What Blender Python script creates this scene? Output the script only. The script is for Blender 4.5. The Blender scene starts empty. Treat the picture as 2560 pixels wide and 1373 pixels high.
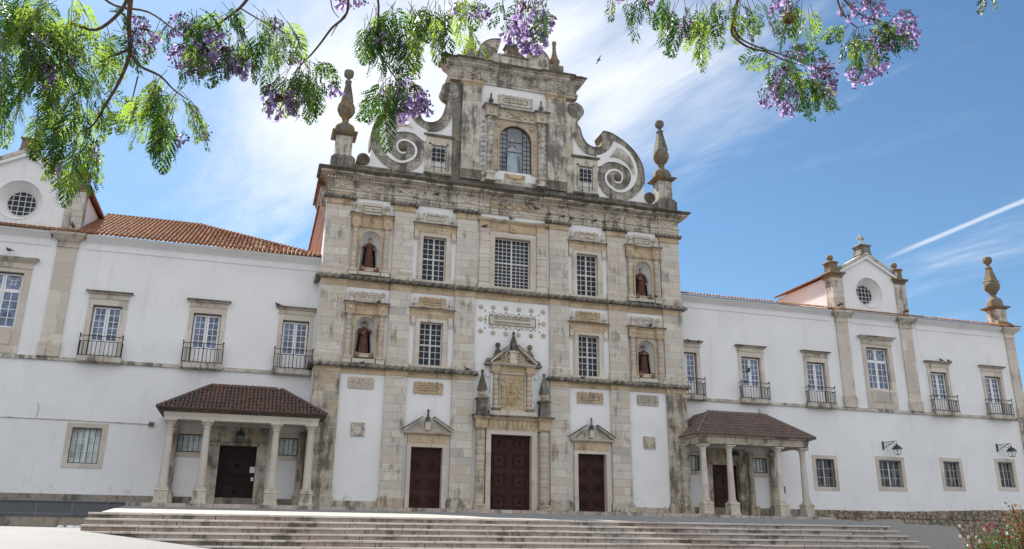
import bpy, bmesh, math, random
import numpy as np
from mathutils import Vector, Matrix
random.seed(7)
R_ = math.radians
SC = bpy.context.scene
COL = SC.collection

# ------------------------------------------------------------------ camera
EYE = Vector((-14.57, -48.0, -1.72))
YAW, PITCH, ROLL, FPX = 0.293895, 0.308095, 0.010143, 2090.3      # FPX at 2560 px wide
cy, sy, cp, sp = math.cos(YAW), math.sin(YAW), math.cos(PITCH), math.sin(PITCH)
FW = Vector((sy*cp, cy*cp, sp)); RT = Vector((cy, -sy, 0)); UP = RT.cross(FW)
RT, UP = math.cos(ROLL)*RT + math.sin(ROLL)*UP, -math.sin(ROLL)*RT + math.cos(ROLL)*UP
cam = bpy.data.cameras.new('camera')
camo = bpy.data.objects.new('camera', cam); COL.objects.link(camo)
camo.matrix_world = Matrix(((RT.x, UP.x, -FW.x, EYE.x), (RT.y, UP.y, -FW.y, EYE.y), (RT.z, UP.z, -FW.z, EYE.z), (0, 0, 0, 1)))
cam.sensor_width = 36; cam.lens = 36*FPX/2560; cam.clip_start = .1; cam.clip_end = 3000
SC.camera = camo

def ray(px, py):
    return (px-1280)*RT - (py-686.5)*UP + FPX*FW
def at(px, py, d):                     # point at distance d metres along the view axis
    return EYE + ray(px, py)*(d/FPX)
def onY(px, py, Y):                    # point on the vertical plane at depth Y
    v = ray(px, py); return EYE + v*((Y-EYE.y)/v.y)

# ------------------------------------------------------------------ light
SUNV = Vector((-.27, 1.0, 1.02)).normalized()          # towards the sun
EL = math.asin(SUNV.z); AZ = math.atan2(SUNV.x, SUNV.y)
SUNROT = AZ
sl = bpy.data.lights.new('sun', 'SUN'); sl.energy = 4.8; sl.angle = R_(.5); sl.color = (1, .95, .87)
so = bpy.data.objects.new('sun', sl); COL.objects.link(so)
so.rotation_euler = (-SUNV).to_track_quat('-Z', 'Y').to_euler(); so.location = (0, 0, 60)
SC.view_settings.view_transform = 'Standard'; SC.view_settings.look = 'None'
SC.view_settings.exposure = 1.1; SC.view_settings.gamma = 1
SC.view_settings.use_curve_mapping = False

W = bpy.data.worlds.new('World'); SC.world = W; W.use_nodes = True
nt = W.node_tree; nt.nodes.clear()
def nn(nt, t, **k):
    n = nt.nodes.new(t)
    for a, b in k.items(): setattr(n, a, b)
    return n
def mathn(nt, op, a, b=None, c=None, clamp=False):
    n = nn(nt, 'ShaderNodeMath', operation=op, use_clamp=clamp)
    for i, v in enumerate((a, b, c)):
        if v is None: continue
        if isinstance(v, (int, float)): n.inputs[i].default_value = v
        else: nt.links.new(v, n.inputs[i])
    return n.outputs[0]
def ramp(nt, fac, stops, interp='LINEAR'):
    n = nn(nt, 'ShaderNodeValToRGB'); n.color_ramp.interpolation = interp
    els = n.color_ramp.elements
    while len(els) < len(stops): els.new(.5)
    for e, (p, c) in zip(els, stops):
        e.position = p; e.color = (c[0], c[1], c[2], 1) if isinstance(c, (tuple, list)) else (c, c, c, 1)
    nt.links.new(fac, n.inputs[0]); return n.outputs[0]
def mixc(nt, fac, a, b, blend='MIX'):
    n = nn(nt, 'ShaderNodeMix', data_type='RGBA', blend_type=blend)
    for i, v in ((0, fac), (6, a), (7, b)):
        if isinstance(v, (int, float)): n.inputs[i].default_value = v
        elif isinstance(v, (tuple, list)): n.inputs[i].default_value = (v[0], v[1], v[2], 1)
        else: nt.links.new(v, n.inputs[i])
    return n.outputs[2]
def noise(nt, vec, scale, detail=4, rough=.55, dist=0):
    n = nn(nt, 'ShaderNodeTexNoise'); n.inputs['Scale'].default_value = scale
    n.inputs['Detail'].default_value = detail; n.inputs['Roughness'].default_value = rough
    n.inputs['Distortion'].default_value = dist
    nt.links.new(vec, n.inputs['Vector']); return n.outputs[0]
def vmul(nt, vec, s):
    n = nn(nt, 'ShaderNodeVectorMath', operation='MULTIPLY'); nt.links.new(vec, n.inputs[0]); n.inputs[1].default_value = s
    return n.outputs[0]
def dotn(nt, vec, v):
    n = nn(nt, 'ShaderNodeVectorMath', operation='DOT_PRODUCT'); nt.links.new(vec, n.inputs[0]); n.inputs[1].default_value = v
    return n.outputs['Value']

sky = nn(nt, 'ShaderNodeTexSky', sky_type='NISHITA'); sky.sun_disc = False
sky.sun_elevation = EL; sky.sun_rotation = SUNROT; sky.air_density = 1.0; sky.dust_density = .35; sky.ozone_density = 1.6
tc = nn(nt, 'ShaderNodeTexCoord').outputs['Generated']
# cirrus: streaks laid out in sky directions. axis along the streaks and across them
def dirv(px, py): return ray(px, py).normalized()
# project direction onto a high flat layer (x/z, y/z)
sep = nn(nt, 'ShaderNodeSeparateXYZ'); nt.links.new(tc, sep.inputs[0])
zc = mathn(nt, 'MAXIMUM', sep.outputs[2], .04)
u = mathn(nt, 'DIVIDE', sep.outputs[0], zc); v = mathn(nt, 'DIVIDE', sep.outputs[1], zc)
def uv(px, py):
    d = dirv(px, py); return d.x/d.z, d.y/d.z
a0 = uv(560, 700); a1 = uv(1000, 250)
th = math.atan2(a1[1]-a0[1], a1[0]-a0[0])
ct, st = math.cos(th), math.sin(th)
along = mathn(nt, 'ADD', mathn(nt, 'MULTIPLY', u, ct), mathn(nt, 'MULTIPLY', v, st))
across = mathn(nt, 'ADD', mathn(nt, 'MULTIPLY', u, -st), mathn(nt, 'MULTIPLY', v, ct))
cmb = nn(nt, 'ShaderNodeCombineXYZ'); nt.links.new(mathn(nt, 'MULTIPLY', along, .55), cmb.inputs[0]); nt.links.new(mathn(nt, 'MULTIPLY', across, 1.6), cmb.inputs[1])
n1 = noise(nt, cmb.outputs[0], 1.3, 7, .6, .5)
n2 = noise(nt, cmb.outputs[0], 4.5, 8, .65, .8)
cl = mathn(nt, 'ADD', mathn(nt, 'MULTIPLY', n1, .7), mathn(nt, 'MULTIPLY', n2, .3))
def blob(px, py, r, amp, stretch=1.0, rot=0.0):
    """soft patch of cloud centred on a sky direction"""
    d = dirv(px, py); e1 = (d.cross(Vector((0, 0, 1)))).normalized(); e2 = e1.cross(d).normalized()
    c_, s_ = math.cos(rot), math.sin(rot)
    f1 = (e1*c_ + e2*s_)/(r*stretch); f2 = (-e1*s_ + e2*c_)/r
    p = dotn(nt, nvec, tuple(f1)); q = dotn(nt, nvec, tuple(f2))
    rr = mathn(nt, 'ADD', mathn(nt, 'MULTIPLY', p, p), mathn(nt, 'MULTIPLY', q, q))
    front = mathn(nt, 'GREATER_THAN', dotn(nt, nvec, tuple(d)), 0)
    g = mathn(nt, 'POWER', 2.718, mathn(nt, 'MULTIPLY', rr, -1.0))
    return mathn(nt, 'MULTIPLY', mathn(nt, 'MULTIPLY', g, amp), front)
nv = nn(nt, 'ShaderNodeVectorMath', operation='NORMALIZE'); nt.links.new(tc, nv.inputs[0]); nvec = nv.outputs[0]
acc = None
for b_ in [(720, 500, .085, .17, 3.2, .75), (560, 660, .05, .05, 1.8, .8), (900, 260, .13, .26, 1.6, .7), (1080, 120, .2, .10, 1.6, .4), (1500, 90, .15, .20, 2.0, .45), (1620, 230, .08, .16, 2.2, .5),
           (1330, 20, .2, .1, 1.5, 0), (740, 60, .16, .06, 1.5, 0), (2480, 640, .05, .13, 4.2, .35), (2300, 760, .07, .08, 3.2, .2), (1850, 330, .05, .07, 3, .4),
           (2500, 60, .05, .08, 2.4, .7), (60, 600, .08, .05, 1.5, .2), (640, 600, .07, -.16, 1.6, .75), (300, 470, .1, -.06, 1.4, .75), (2000, 480, .05, .03, 4, .5)]:
    g = blob(*b_); acc = g if acc is None else mathn(nt, 'ADD', acc, g)
cl = mathn(nt, 'ADD', cl, acc)
# unseen bright cloud added behind the viewer to light the shaded front
bk_ = nn(nt, 'ShaderNodeMapRange', interpolation_type='SMOOTHSTEP'); nt.links.new(sep.outputs[1], bk_.inputs[0]); bk_.inputs[1].default_value = .25; bk_.inputs[2].default_value = -.35; bk_.inputs[3].default_value = 0; bk_.inputs[4].default_value = .60
cl = mathn(nt, 'ADD', cl, bk_.outputs[0])
cov = nn(nt, 'ShaderNodeMapRange', interpolation_type='SMOOTHSTEP'); nt.links.new(cl, cov.inputs[0])
cov.inputs[1].default_value = .61; cov.inputs[2].default_value = 1.12
# contrail: a thin band round the plane through two sky directions
ca, cb = dirv(2560, 502), dirv(2195, 655); cn = ca.cross(cb).normalized(); cm = (dirv(2540, 510)+dirv(2300, 611)).normalized()
wob = mathn(nt, 'MULTIPLY', mathn(nt, 'SUBTRACT', noise(nt, nvec, 30, 3), .5), .0012)
dcn = mathn(nt, 'ABSOLUTE', mathn(nt, 'ADD', dotn(nt, nvec, tuple(cn)), wob))
trl = nn(nt, 'ShaderNodeMapRange', interpolation_type='SMOOTHSTEP'); nt.links.new(dcn, trl.inputs[0])
trl.inputs[1].default_value = .0036; trl.inputs[2].default_value = .0004; trl.inputs[3].default_value = 0; trl.inputs[4].default_value = .55
near = mathn(nt, 'GREATER_THAN', dotn(nt, nvec, tuple(cm)), .5)
al_ = (cb - ca).normalized(); endd = dotn(nt, nvec, tuple(al_)); e0 = cb.dot(al_)
fade = nn(nt, 'ShaderNodeMapRange'); nt.links.new(endd, fade.inputs[0]); fade.inputs[1].default_value = e0; fade.inputs[2].default_value = e0-.05
trail = mathn(nt, 'MULTIPLY', mathn(nt, 'MULTIPLY', trl.outputs[0], near), fade.outputs[0])
covt = mathn(nt, 'MAXIMUM', mathn(nt, 'MULTIPLY', cov.outputs[0], .95), trail, clamp=True)
SKYCOL = mixc(nt, 1.0, sky.outputs[0], (.58, .75, .83), 'MULTIPLY')
wc = mixc(nt, covt, SKYCOL, (6.6, 6.8, 7.2))
bg = nn(nt, 'ShaderNodeBackground'); nt.links.new(wc, bg.inputs[0]); bg.inputs[1].default_value = .075
out = nn(nt, 'ShaderNodeOutputWorld'); nt.links.new(bg.outputs[0], out.inputs[0])

# ------------------------------------------------------------------ materials
def base(name, rough=.85, spec=.3):
    m = bpy.data.materials.new(name); m.use_nodes = True; t = m.node_tree
    b = t.nodes['Principled BSDF']; b.inputs['Roughness'].default_value = rough
    b.inputs['Specular IOR Level'].default_value = spec
    g = nn(t, 'ShaderNodeNewGeometry').outputs['Position']
    return m, t, b, g
def bump(t, b, h, strength=.4, dist=.02):
    n = nn(t, 'ShaderNodeBump'); n.inputs['Strength'].default_value = strength; n.inputs['Distance'].default_value = dist
    t.links.new(h, n.inputs['Height']); t.links.new(n.outputs[0], b.inputs['Normal'])
def setc(t, b, c): t.links.new(c, b.inputs['Base Color'])
def wallvec(t, g, ky=.9):
    s = nn(t, 'ShaderNodeSeparateXYZ'); t.links.new(g, s.inputs[0])
    c = nn(t, 'ShaderNodeCombineXYZ')
    t.links.new(mathn(t, 'ADD', s.outputs[0], mathn(t, 'MULTIPLY', s.outputs[1], ky)), c.inputs[0])
    t.links.new(s.outputs[2], c.inputs[1]); return c.outputs[0], s
def stone(name, c1, c2, c3, bw=1.1, bh=.48, joint=.012, grime=.5, lichen=0.0, blocks=True, pale=.5, jd=.2):
    m, t, b, g = base(name, .9, .2)
    v, s = wallvec(t, g)
    big = noise(t, g, .55, 4); fine = noise(t, g, 9, 5, .65)
    col = mixc(t, ramp(t, big, [(.35, 0), (.65, 1)]), c1, c2)
    h = fine
    if blocks:
        w = nn(t, 'ShaderNodeVectorMath', operation='ADD'); t.links.new(v, w.inputs[0])
        dn = nn(t, 'ShaderNodeTexNoise'); dn.inputs['Scale'].default_value = 2.2; t.links.new(g, dn.inputs['Vector'])
        t.links.new(vmul(t, dn.outputs[1], (.07, .05, 0)), w.inputs[1])
        bk = nn(t, 'ShaderNodeTexBrick'); t.links.new(w.outputs[0], bk.inputs['Vector'])
        bk.inputs['Scale'].default_value = 1; bk.inputs['Brick Width'].default_value = bw; bk.inputs['Row Height'].default_value = bh
        bk.inputs['Mortar Size'].default_value = joint; bk.inputs['Mortar Smooth'].default_value = .3; bk.inputs['Bias'].default_value = 0
        bk.squash = .75; bk.squash_frequency = 3; bk.offset = .42
        bk.inputs['Color1'].default_value = (0, 0, 0, 1); bk.inputs['Color2'].default_value = (1, 1, 1, 1); bk.inputs['Mortar'].default_value = (.5, .5, .5, 1)
        bv = nn(t, 'ShaderNodeSeparateColor'); t.links.new(bk.outputs[0], bv.inputs[0])
        tint = ramp(t, bv.outputs[0], [(0, tuple(x*.92 for x in c3)), (.22, c3), (.45, c1), (.62, c2), (.85, tuple(min(1, x*1.16) for x in c1)), (1, tuple(x*.72 for x in c2))])
        col = mixc(t, .72, col, tint)
        jn = mathn(t, 'MULTIPLY', bk.outputs['Fac'], ramp(t, noise(t, g, 1.7, 2), [(.35, .35), (.6, 1.25)]))
        col = mixc(t, mathn(t, 'MULTIPLY', jn, jd*2.2, clamp=True), col, (.10, .085, .07))
        h = mathn(t, 'SUBTRACT', fine, mathn(t, 'MULTIPLY', bk.outputs['Fac'], 1.4))
    # mottling
    mo = noise(t, g, 3.1, 6, .7)
    col = mixc(t, mathn(t, 'MULTIPLY', ramp(t, mo, [(.48, 0), (.7, 1)]), .5*pale), col, (.55, .51, .45))
    # weather streaks, drawn out down the wall
    st_ = noise(t, vmul(t, g, (2.4, 2.4, .35)), 1.0, 6, .7)
    sb = noise(t, g, .8, 5, .65)
    gr = ramp(t, mathn(t, 'ADD', mathn(t, 'MULTIPLY', st_, .5), mathn(t, 'MULTIPLY', sb, .5)), [(.585-.15*grime, 0), (.665-.15*grime, 1)])
    col = mixc(t, mathn(t, 'MULTIPLY', gr, min(.92, .42+.5*grime)), col, (.072, .066, .056))
    sp_ = noise(t, g, 5.5, 6, .75)
    col = mixc(t, mathn(t, 'MULTIPLY', ramp(t, sp_, [(.58-.05*grime, 0), (.68-.05*grime, 1)]), .3+.55*grime, clamp=True), col, (.13, .115, .095))
    if lichen:
        ln = noise(t, g, 2.6, 6, .7)
        col = mixc(t, ramp(t, ln, [(.62-.2*lichen, 0), (.72-.2*lichen, 1)]), col, (.30, .17, .045))
    setc(t, b, col); bump(t, b, h, .5, .03)
    return m
CREAM, GREY, TAN = (.60, .55, .475), (.53, .495, .45), (.55, .47, .375)
M = {}
M['stone'] = stone('limestone_blocks', CREAM, GREY, TAN, grime=.34)
M['stone_low'] = stone('stained_limestone_blocks', (.52, .46, .36), (.45, .42, .37), (.45, .35, .23), grime=.66)
M['trim'] = stone('limestone_trim', (.58, .52, .43), (.51, .465, .39), TAN, bw=1.4, bh=.9, joint=.006, grime=.44, jd=.2)
M['ochre'] = stone('ochre_limestone', (.53, .41, .26), (.49, .39, .27), (.46, .34, .20), bw=.8, bh=.4, grime=.36, joint=.006, pale=.25)
M['rosy'] = stone('rosy_limestone', (.54, .45, .355), (.49, .42, .35), (.49, .39, .29), bw=2, bh=.30, grime=.3, joint=.012, pale=.25)
M['entab'] = stone('weathered_limestone', (.60, .54, .45), (.54, .495, .43), (.52, .43, .32), bw=1.3, bh=.3, grime=.66)
M['attic'] = stone('grey_limestone_blocks', (.58, .53, .455), (.50, .465, .42), (.50, .44, .36), bw=.9, bh=.4, grime=.64)
M['volute'] = stone('dark_patched_volute_stone', (.40, .365, .31), (.31, .29, .25), (.22, .20, .17), bw=.8, bh=.45, grime=.74, joint=.014, jd=.5)
M['dark'] = stone('dark_weathered_stone', (.22, .205, .175), (.17, .16, .14), (.2, .17, .12), bw=1.2, bh=.5, grime=.78, joint=.008, pale=.6)
M['moss'] = stone('mossy_dark_stone', (.115, .10, .072), (.17, .145, .10), (.13, .10, .06), blocks=False, grime=.75, lichen=.18, pale=.3)
M['cable'] = stone('grey_cable_stone', (.27, .25, .215), (.19, .175, .15), (.2, .16, .1), blocks=False, grime=.72, lichen=.06, pale=.9)
M['lichen'] = stone('lichened_stone', (.19, .165, .13), (.14, .125, .10), (.2, .14, .07), blocks=False, grime=.5, lichen=.62, pale=.5)
M['sand'] = stone('smooth_cut_stone', (.60, .54, .465), (.55, .50, .435), (.54, .47, .39), bw=1.5, bh=.8, joint=.006, grime=.16, jd=.15, pale=.3)
M['step'] = stone('worn_step_stone', (.50, .43, .375), (.44, .385, .34), (.44, .345, .285), bw=1.3, bh=3, joint=.012, grime=.58, jd=.5)
M['foot'] = stone('rough_foot_stone', (.30, .27, .23), (.24, .22, .19), (.27, .22, .16), bw=1.1, bh=.6, grime=.6)
M['nosing'] = stone('worn_nosing_painted_light', (.54, .49, .44), (.48, .44, .39), (.46, .385, .33), bw=1.9, bh=3, joint=.02, grime=.3, pale=.2)  # worn step edges, made paler to paint in their bright light line
M['beige'] = stone('beige_base_stone', (.40, .33, .25), (.36, .31, .25), (.33, .24, .17), bw=3, bh=2, joint=.01, grime=.5)

def plaster(name, c=(.79, .785, .775), dirt=.25, rosy=False):
    m, t, b, g = base(name, .9, .2)
    n1 = noise(t, g, .35, 5, .6); n2 = noise(t, vmul(t, g, (1.6, 1.6, .22)), 1, 6, .68); n3 = noise(t, g, 14, 4, .6)
    col = mixc(t, ramp(t, n1, [(.35, 0), (.7, 1)]), c, tuple(x*.91 for x in c))
    n6 = noise(t, vmul(t, g, (6, 6, .3)), 1, 5, .7)
    col = mixc(t, mathn(t, 'MULTIPLY', mathn(t, 'MULTIPLY', ramp(t, n6, [(.55, 0), (.75, 1)]), ramp(t, n1, [(.45, 0), (.6, 1)])), dirt), col, (.52, .51, .49))
    col = mixc(t, mathn(t, 'MULTIPLY', ramp(t, n2, [(.56, 0), (.76, 1)]), dirt), col, (.46, .45, .43))
    n4 = noise(t, g, 1.8, 7, .72)
    col = mixc(t, mathn(t, 'MULTIPLY', ramp(t, n4, [(.62, 0), (.70, 1)]), dirt*.5), col, (.50, .48, .45))
    # a band of flaking limewash and rising damp at the foot of the wall
    s = nn(t, 'ShaderNodeSeparateXYZ'); t.links.new(g, s.inputs[0])
    ft = nn(t, 'ShaderNodeMapRange'); t.links.new(s.outputs[2], ft.inputs[0]); ft.inputs[1].default_value = 1.3; ft.inputs[2].default_value = .3
    n5 = noise(t, g, 2.4, 7, .75)
    fl = mathn(t, 'MULTIPLY', ramp(t, n5, [(.55, 0), (.66, 1)]), ft.outputs[0])
    col = mixc(t, mathn(t, 'MULTIPLY', fl, .7), col, (.42, .37, .30))
    setc(t, b, col); bump(t, b, mathn(t, 'ADD', n3, mathn(t, 'MULTIPLY', n4, 2)), .25, .02)
    return m
M['bounceplaster'] = plaster('roof_bounce_plaster', (.55, .38, .30), .3); M['white'] = plaster('white_limewash'); M['wingwhite'] = plaster('white_limewash_wing', (.79, .79, .785), .34)  # nave cornice plaster has the red roof's bounced light put into its pink
def plain(name, c, rough=.6, spec=.4, var=.15, sc=4, metal=0):
    m, t, b, g = base(name, rough, spec)
    setc(t, b, mixc(t, ramp(t, noise(t, g, sc, 5, .6), [(.3, 0), (.7, 1)]), tuple(x*(1-var) for x in c), tuple(min(1, x*(1+var)) for x in c)))
    b.inputs['Metallic'].default_value = metal
    return m
M['paint'] = plain('white_paint', (.78, .78, .78), .5, .4, .05)
M['greypaint'] = plain('weathered_white_paint', (.60, .60, .57), .6, .3, .1)
M['iron'] = plain('black_iron', (.018, .018, .02), .5, .4, .3)
M['green_iron'] = plain('dark_green_iron', (.012, .03, .028), .4, .5, .3)
M['soffit'] = plain('soffit_white', (.62, .60, .56), .9, .2, .1)
M['paper'] = plain('paper', (.8, .8, .8), .7, .2, .02)
M['rust'] = plain('rusty_box', (.16, .1, .07), .7, .3, .3)
M['stroke'] = plain('dark_incised_line', (.12, .105, .085), .9, .1, .3)
M['skin'] = plain('painted_skin', (.45, .28, .2), .6, .3, .1)
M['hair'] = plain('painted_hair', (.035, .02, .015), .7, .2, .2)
M['crosswood'] = plain('cross_wood', (.22, .12, .07), .7, .3, .3)
M['robe'] = plain('brown_robe', (.085, .03, .018), .6, .35, .5, 6)
M['cape'] = plain('dark_cape', (.022, .014, .013), .6, .3, .4, 6)
M['madonna'] = plain('white_blue_mantle', (.50, .55, .60), .6, .3, .25, 5)
M['seed'] = plain('brown_seed_pod', (.13, .045, .02), .6, .3, .4, 40)
M['pigeon'] = plain('pigeon_grey', (.06, .065, .08), .7, .3, .6, 30)
def granite():
    m, t, b, g = base('dark_granite_slabs', .6, .4); v, s_ = wallvec(t, g, 0)
    bk = nn(t, 'ShaderNodeTexBrick'); t.links.new(v, bk.inputs['Vector']); bk.inputs['Scale'].default_value = 1; bk.offset = 0
    bk.inputs['Brick Width'].default_value = 1.65; bk.inputs['Row Height'].default_value = .62; bk.inputs['Mortar Size'].default_value = .012
    bk.inputs['Color1'].default_value = (.085, .092, .105, 1); bk.inputs['Color2'].default_value = (.12, .125, .135, 1); bk.inputs['Mortar'].default_value = (.26, .26, .27, 1)
    col = mixc(t, ramp(t, noise(t, g, 3, 6, .7), [(.4, 0), (.7, .5)]), bk.outputs[0], (.16, .155, .15)); setc(t, b, col); return m
M['granite'] = granite()
def door(name, c):
    m, t, b, g = base(name, .5, .2)
    n = noise(t, vmul(t, g, (14, 14, 1.2)), 1, 6, .7); n2 = noise(t, g, 1.5, 4)
    col = mixc(t, ramp(t, n, [(.3, 0), (.75, 1)]), tuple(x*.55 for x in c), c)
    col = mixc(t, mathn(t, 'MULTIPLY', ramp(t, n2, [(.45, 0), (.75, 1)]), .35), col, tuple(min(1, x*1.9+.01) for x in c))
    setc(t, b, col); bump(t, b, n, .2, .01); return m
M['door'] = door('maroon_door_wood', (.060, .023, .018)); M['door_dark'] = door('dark_brown_door_wood', (.022, .010, .008))
def glass(name, c, rough=.12, spec=.6, var=.5):
    m, t, b, g = base(name, rough, spec)
    vv = nn(t, 'ShaderNodeTexVoronoi'); vv.inputs['Scale'].default_value = 2.6; vv.inputs['Randomness'].default_value = .3; t.links.new(g, vv.inputs['Vector']); sv = nn(t, 'ShaderNodeSeparateColor'); t.links.new(vv.outputs['Color'], sv.inputs[0])
    n = mathn(t, 'ADD', mathn(t, 'MULTIPLY', noise(t, g, 1.3, 4), .55), mathn(t, 'MULTIPLY', sv.outputs[0], .45))
    setc(t, b, mixc(t, ramp(t, n, [(.3, 0), (.7, 1)]), tuple(x*(1-var) for x in c), tuple(x*(1+var) for x in c)))
    bump(t, b, noise(t, g, 2.5, 2), .15, .02)
    return m
M['glass'] = glass('dark_window_glass', (.018, .022, .034), .2, .25)
M['glass_blue'] = glass('blue_reflecting_glass', (.085, .13, .23), .1, .7, .5)
M['glass_mid'] = glass('dim_window_glass', (.10, .11, .115), .2, .4, .6)
M['glass_curtain'] = glass('curtained_window_glass', (.46, .53, .53), .15, .6, .3)
m, t, b, g = base('clear_pane'); t.nodes.remove(b)
tr = nn(t, 'ShaderNodeBsdfTransparent'); gl = nn(t, 'ShaderNodeBsdfGlossy'); gl.inputs['Roughness'].default_value = .08
tr.inputs[0].default_value = (.92, .95, .97, 1)
mx = nn(t, 'ShaderNodeMixShader'); mx.inputs[0].default_value = .07
t.links.new(tr.outputs[0], mx.inputs[1]); t.links.new(gl.outputs[0], mx.inputs[2]); t.links.new(mx.outputs[0], t.nodes['Material Output'].inputs[0]); M['clear'] = m
def tiles(name, ca, cb_, cc, grey=.3, pale=.3):
    m, t, b, g = base(name, .85, .25)
    n1 = noise(t, g, 3.5, 5, .7); n2 = noise(t, g, .7, 5, .6); n3 = noise(t, g, 16, 5, .7)
    vo = nn(t, 'ShaderNodeTexVoronoi'); vo.inputs['Scale'].default_value = 3.2; t.links.new(g, vo.inputs['Vector'])
    sv = nn(t, 'ShaderNodeSeparateColor'); t.links.new(vo.outputs['Color'], sv.inputs[0])
    col = ramp(t, sv.outputs[0], [(0, ca), (.5, cb_), (1, cc)])
    col = mixc(t, mathn(t, 'MULTIPLY', ramp(t, n1, [(.5, 0), (.66, 1)]), grey), col, (.085, .075, .07))
    col = mixc(t, mathn(t, 'MULTIPLY', ramp(t, n3, [(.52, 0), (.68, 1)]), pale), col, (.50, .42, .34))
    col = mixc(t, mathn(t, 'MULTIPLY', ramp(t, n2, [(.5, 0), (.72, 1)]), grey*.8), col, (.12, .09, .075))
    setc(t, b, col); bump(t, b, n3, .4, .02); return m
M['tile'] = tiles('terracotta_tiles', (.36, .155, .075), (.44, .22, .12), (.29, .12, .065), .45, .55)
M['tile_red'] = tiles('red_terracotta_tiles', (.30, .12, .075), (.34, .15, .09), (.24, .09, .06), .4, .25)
M['tile_old'] = tiles('old_mossy_tiles', (.15, .078, .06), (.095, .08, .075), (.21, .095, .065), .95, .3)
M['tile_grey'] = tiles('grey_weathered_tiles', (.22, .16, .14), (.17, .14, .125), (.25, .15, .12), .7, .35)
# cobbles / paving / rubble
def cobble():
    m, t, b, g = base('cobblestones', .85, .25)
    vo = nn(t, 'ShaderNodeTexVoronoi', feature='F1'); vo.inputs['Scale'].default_value = 6; t.links.new(g, vo.inputs['Vector'])
    sv = nn(t, 'ShaderNodeSeparateColor'); t.links.new(vo.outputs['Color'], sv.inputs[0])
    col = ramp(t, sv.outputs[0], [(0, (.24, .225, .20)), (.6, (.37, .35, .32)), (1, (.46, .435, .40))])
    col = mixc(t, ramp(t, vo.outputs['Distance'], [(.55, 0), (.8, .6)]), col, (.12, .11, .09))
    setc(t, b, col); return m
M['cobble'] = cobble()
def paving():
    m, t, b, g = base('pale_paving', .8, .3)
    bk = nn(t, 'ShaderNodeTexBrick'); t.links.new(g, bk.inputs['Vector']); bk.inputs['Scale'].default_value = 1
    bk.inputs['Brick Width'].default_value = 1.5; bk.inputs['Row Height'].default_value = .6; bk.inputs['Mortar Size'].default_value = .008
    bk.inputs['Color1'].default_value = (.14, .136, .135, 1); bk.inputs['Color2'].default_value = (.165, .160, .158, 1); bk.inputs['Mortar'].default_value = (.12, .11, .105, 1)
    col = mixc(t, mathn(t, 'MULTIPLY', ramp(t, noise(t, g, 1.5, 6, .7), [(.45, 0), (.75, 1)]), .4), bk.outputs[0], (.11, .104, .10))
    setc(t, b, col); return m
M['paving'] = paving()
def rubble():
    m, t, b, g = base('rubble_masonry', .9, .2)
    v, s = wallvec(t, g)
    vo = nn(t, 'ShaderNodeTexVoronoi', feature='DISTANCE_TO_EDGE'); vo.inputs['Scale'].default_value = 1
    vc = nn(t, 'ShaderNodeTexVoronoi', feature='F1'); vc.inputs['Scale'].default_value = 1
    w = vmul(t, v, (2.6, 3.6, 1)); t.links.new(w, vo.inputs['Vector']); t.links.new(w, vc.inputs['Vector'])
    for q in (vo, vc): q.inputs['Randomness'].default_value = .75
    sv = nn(t, 'ShaderNodeSeparateColor'); t.links.new(vc.outputs['Color'], sv.inputs[0])
    col = ramp(t, sv.outputs[0], [(0, (.22, .19, .15)), (.35, (.33, .29, .23)), (.7, (.38, .27, .18)), (1, (.40, .37, .32))])
    col = mixc(t, mathn(t, 'MULTIPLY', ramp(t, noise(t, g, 3, 6, .7), [(.45, 0), (.65, 1)]), .6), col, (.10, .09, .07))
    e = ramp(t, vo.outputs['Distance'], [(.0, 1), (.09, 0)])
    col = mixc(t, mathn(t, 'MULTIPLY', e, .8), col, (.06, .05, .04))
    setc(t, b, col); bump(t, b, mathn(t, 'MULTIPLY', e, -1), .7, .05); return m
M['rubble'] = rubble()
M['cement'] = plaster('grey_cement', (.36, .35, .33), .3)
M['soil'] = plain('soil', (.12, .09, .06), .95, .1, .3, 3)
def leafmat(name, c, tc_, mixf=.5):
    m, t, b, g = base(name, .5, .3)
    n = noise(t, g, 6, 3); k = ramp(t, n, [(.3, .6), (.7, 1.35)])
    b.inputs['Roughness'].default_value = .45
    setc(t, b, mixc(t, 1, (c[0], c[1], c[2]), k, 'MULTIPLY'))
    tl = nn(t, 'ShaderNodeBsdfTranslucent'); t.links.new(mixc(t, 1, (tc_[0], tc_[1], tc_[2]), k, 'MULTIPLY'), tl.inputs[0])
    mx = nn(t, 'ShaderNodeMixShader'); mx.inputs[0].default_value = mixf
    t.links.new(b.outputs[0], mx.inputs[1]); t.links.new(tl.outputs[0], mx.inputs[2]); t.links.new(mx.outputs[0], t.nodes['Material Output'].inputs[0])
    return m
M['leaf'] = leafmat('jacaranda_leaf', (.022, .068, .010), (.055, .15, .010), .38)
M['leaf_light'] = leafmat('backlit_jacaranda_leaf', (.08, .17, .025), (.30, .44, .05), .55)  # brighter copy of the leaf, backlight put into its colour
M['flower'] = leafmat('jacaranda_flower', (.34, .26, .49), (.52, .40, .70), .5)
M['bark'] = plain('jacaranda_bark', (.13, .075, .05), .85, .2, .35, 25)
M['bud'] = plain('purple_bud', (.06, .03, .05), .7, .2, .3, 30)
M['shrubleaf'] = leafmat('shrub_leaf', (.05, .10, .025), (.12, .18, .03), .3)
M['shrubred'] = leafmat('reddish_shrub_leaf', (.16, .07, .03), (.3, .12, .04), .3)
M['petalred'] = leafmat('red_flower', (.45, .04, .05), (.5, .05, .05), .3)
M['petalwhite'] = leafmat('white_flower', (.75, .72, .70), (.6, .6, .55), .3)
M['weed'] = leafmat('dry_weed', (.09, .09, .05), (.12, .12, .05), .3)

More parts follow.
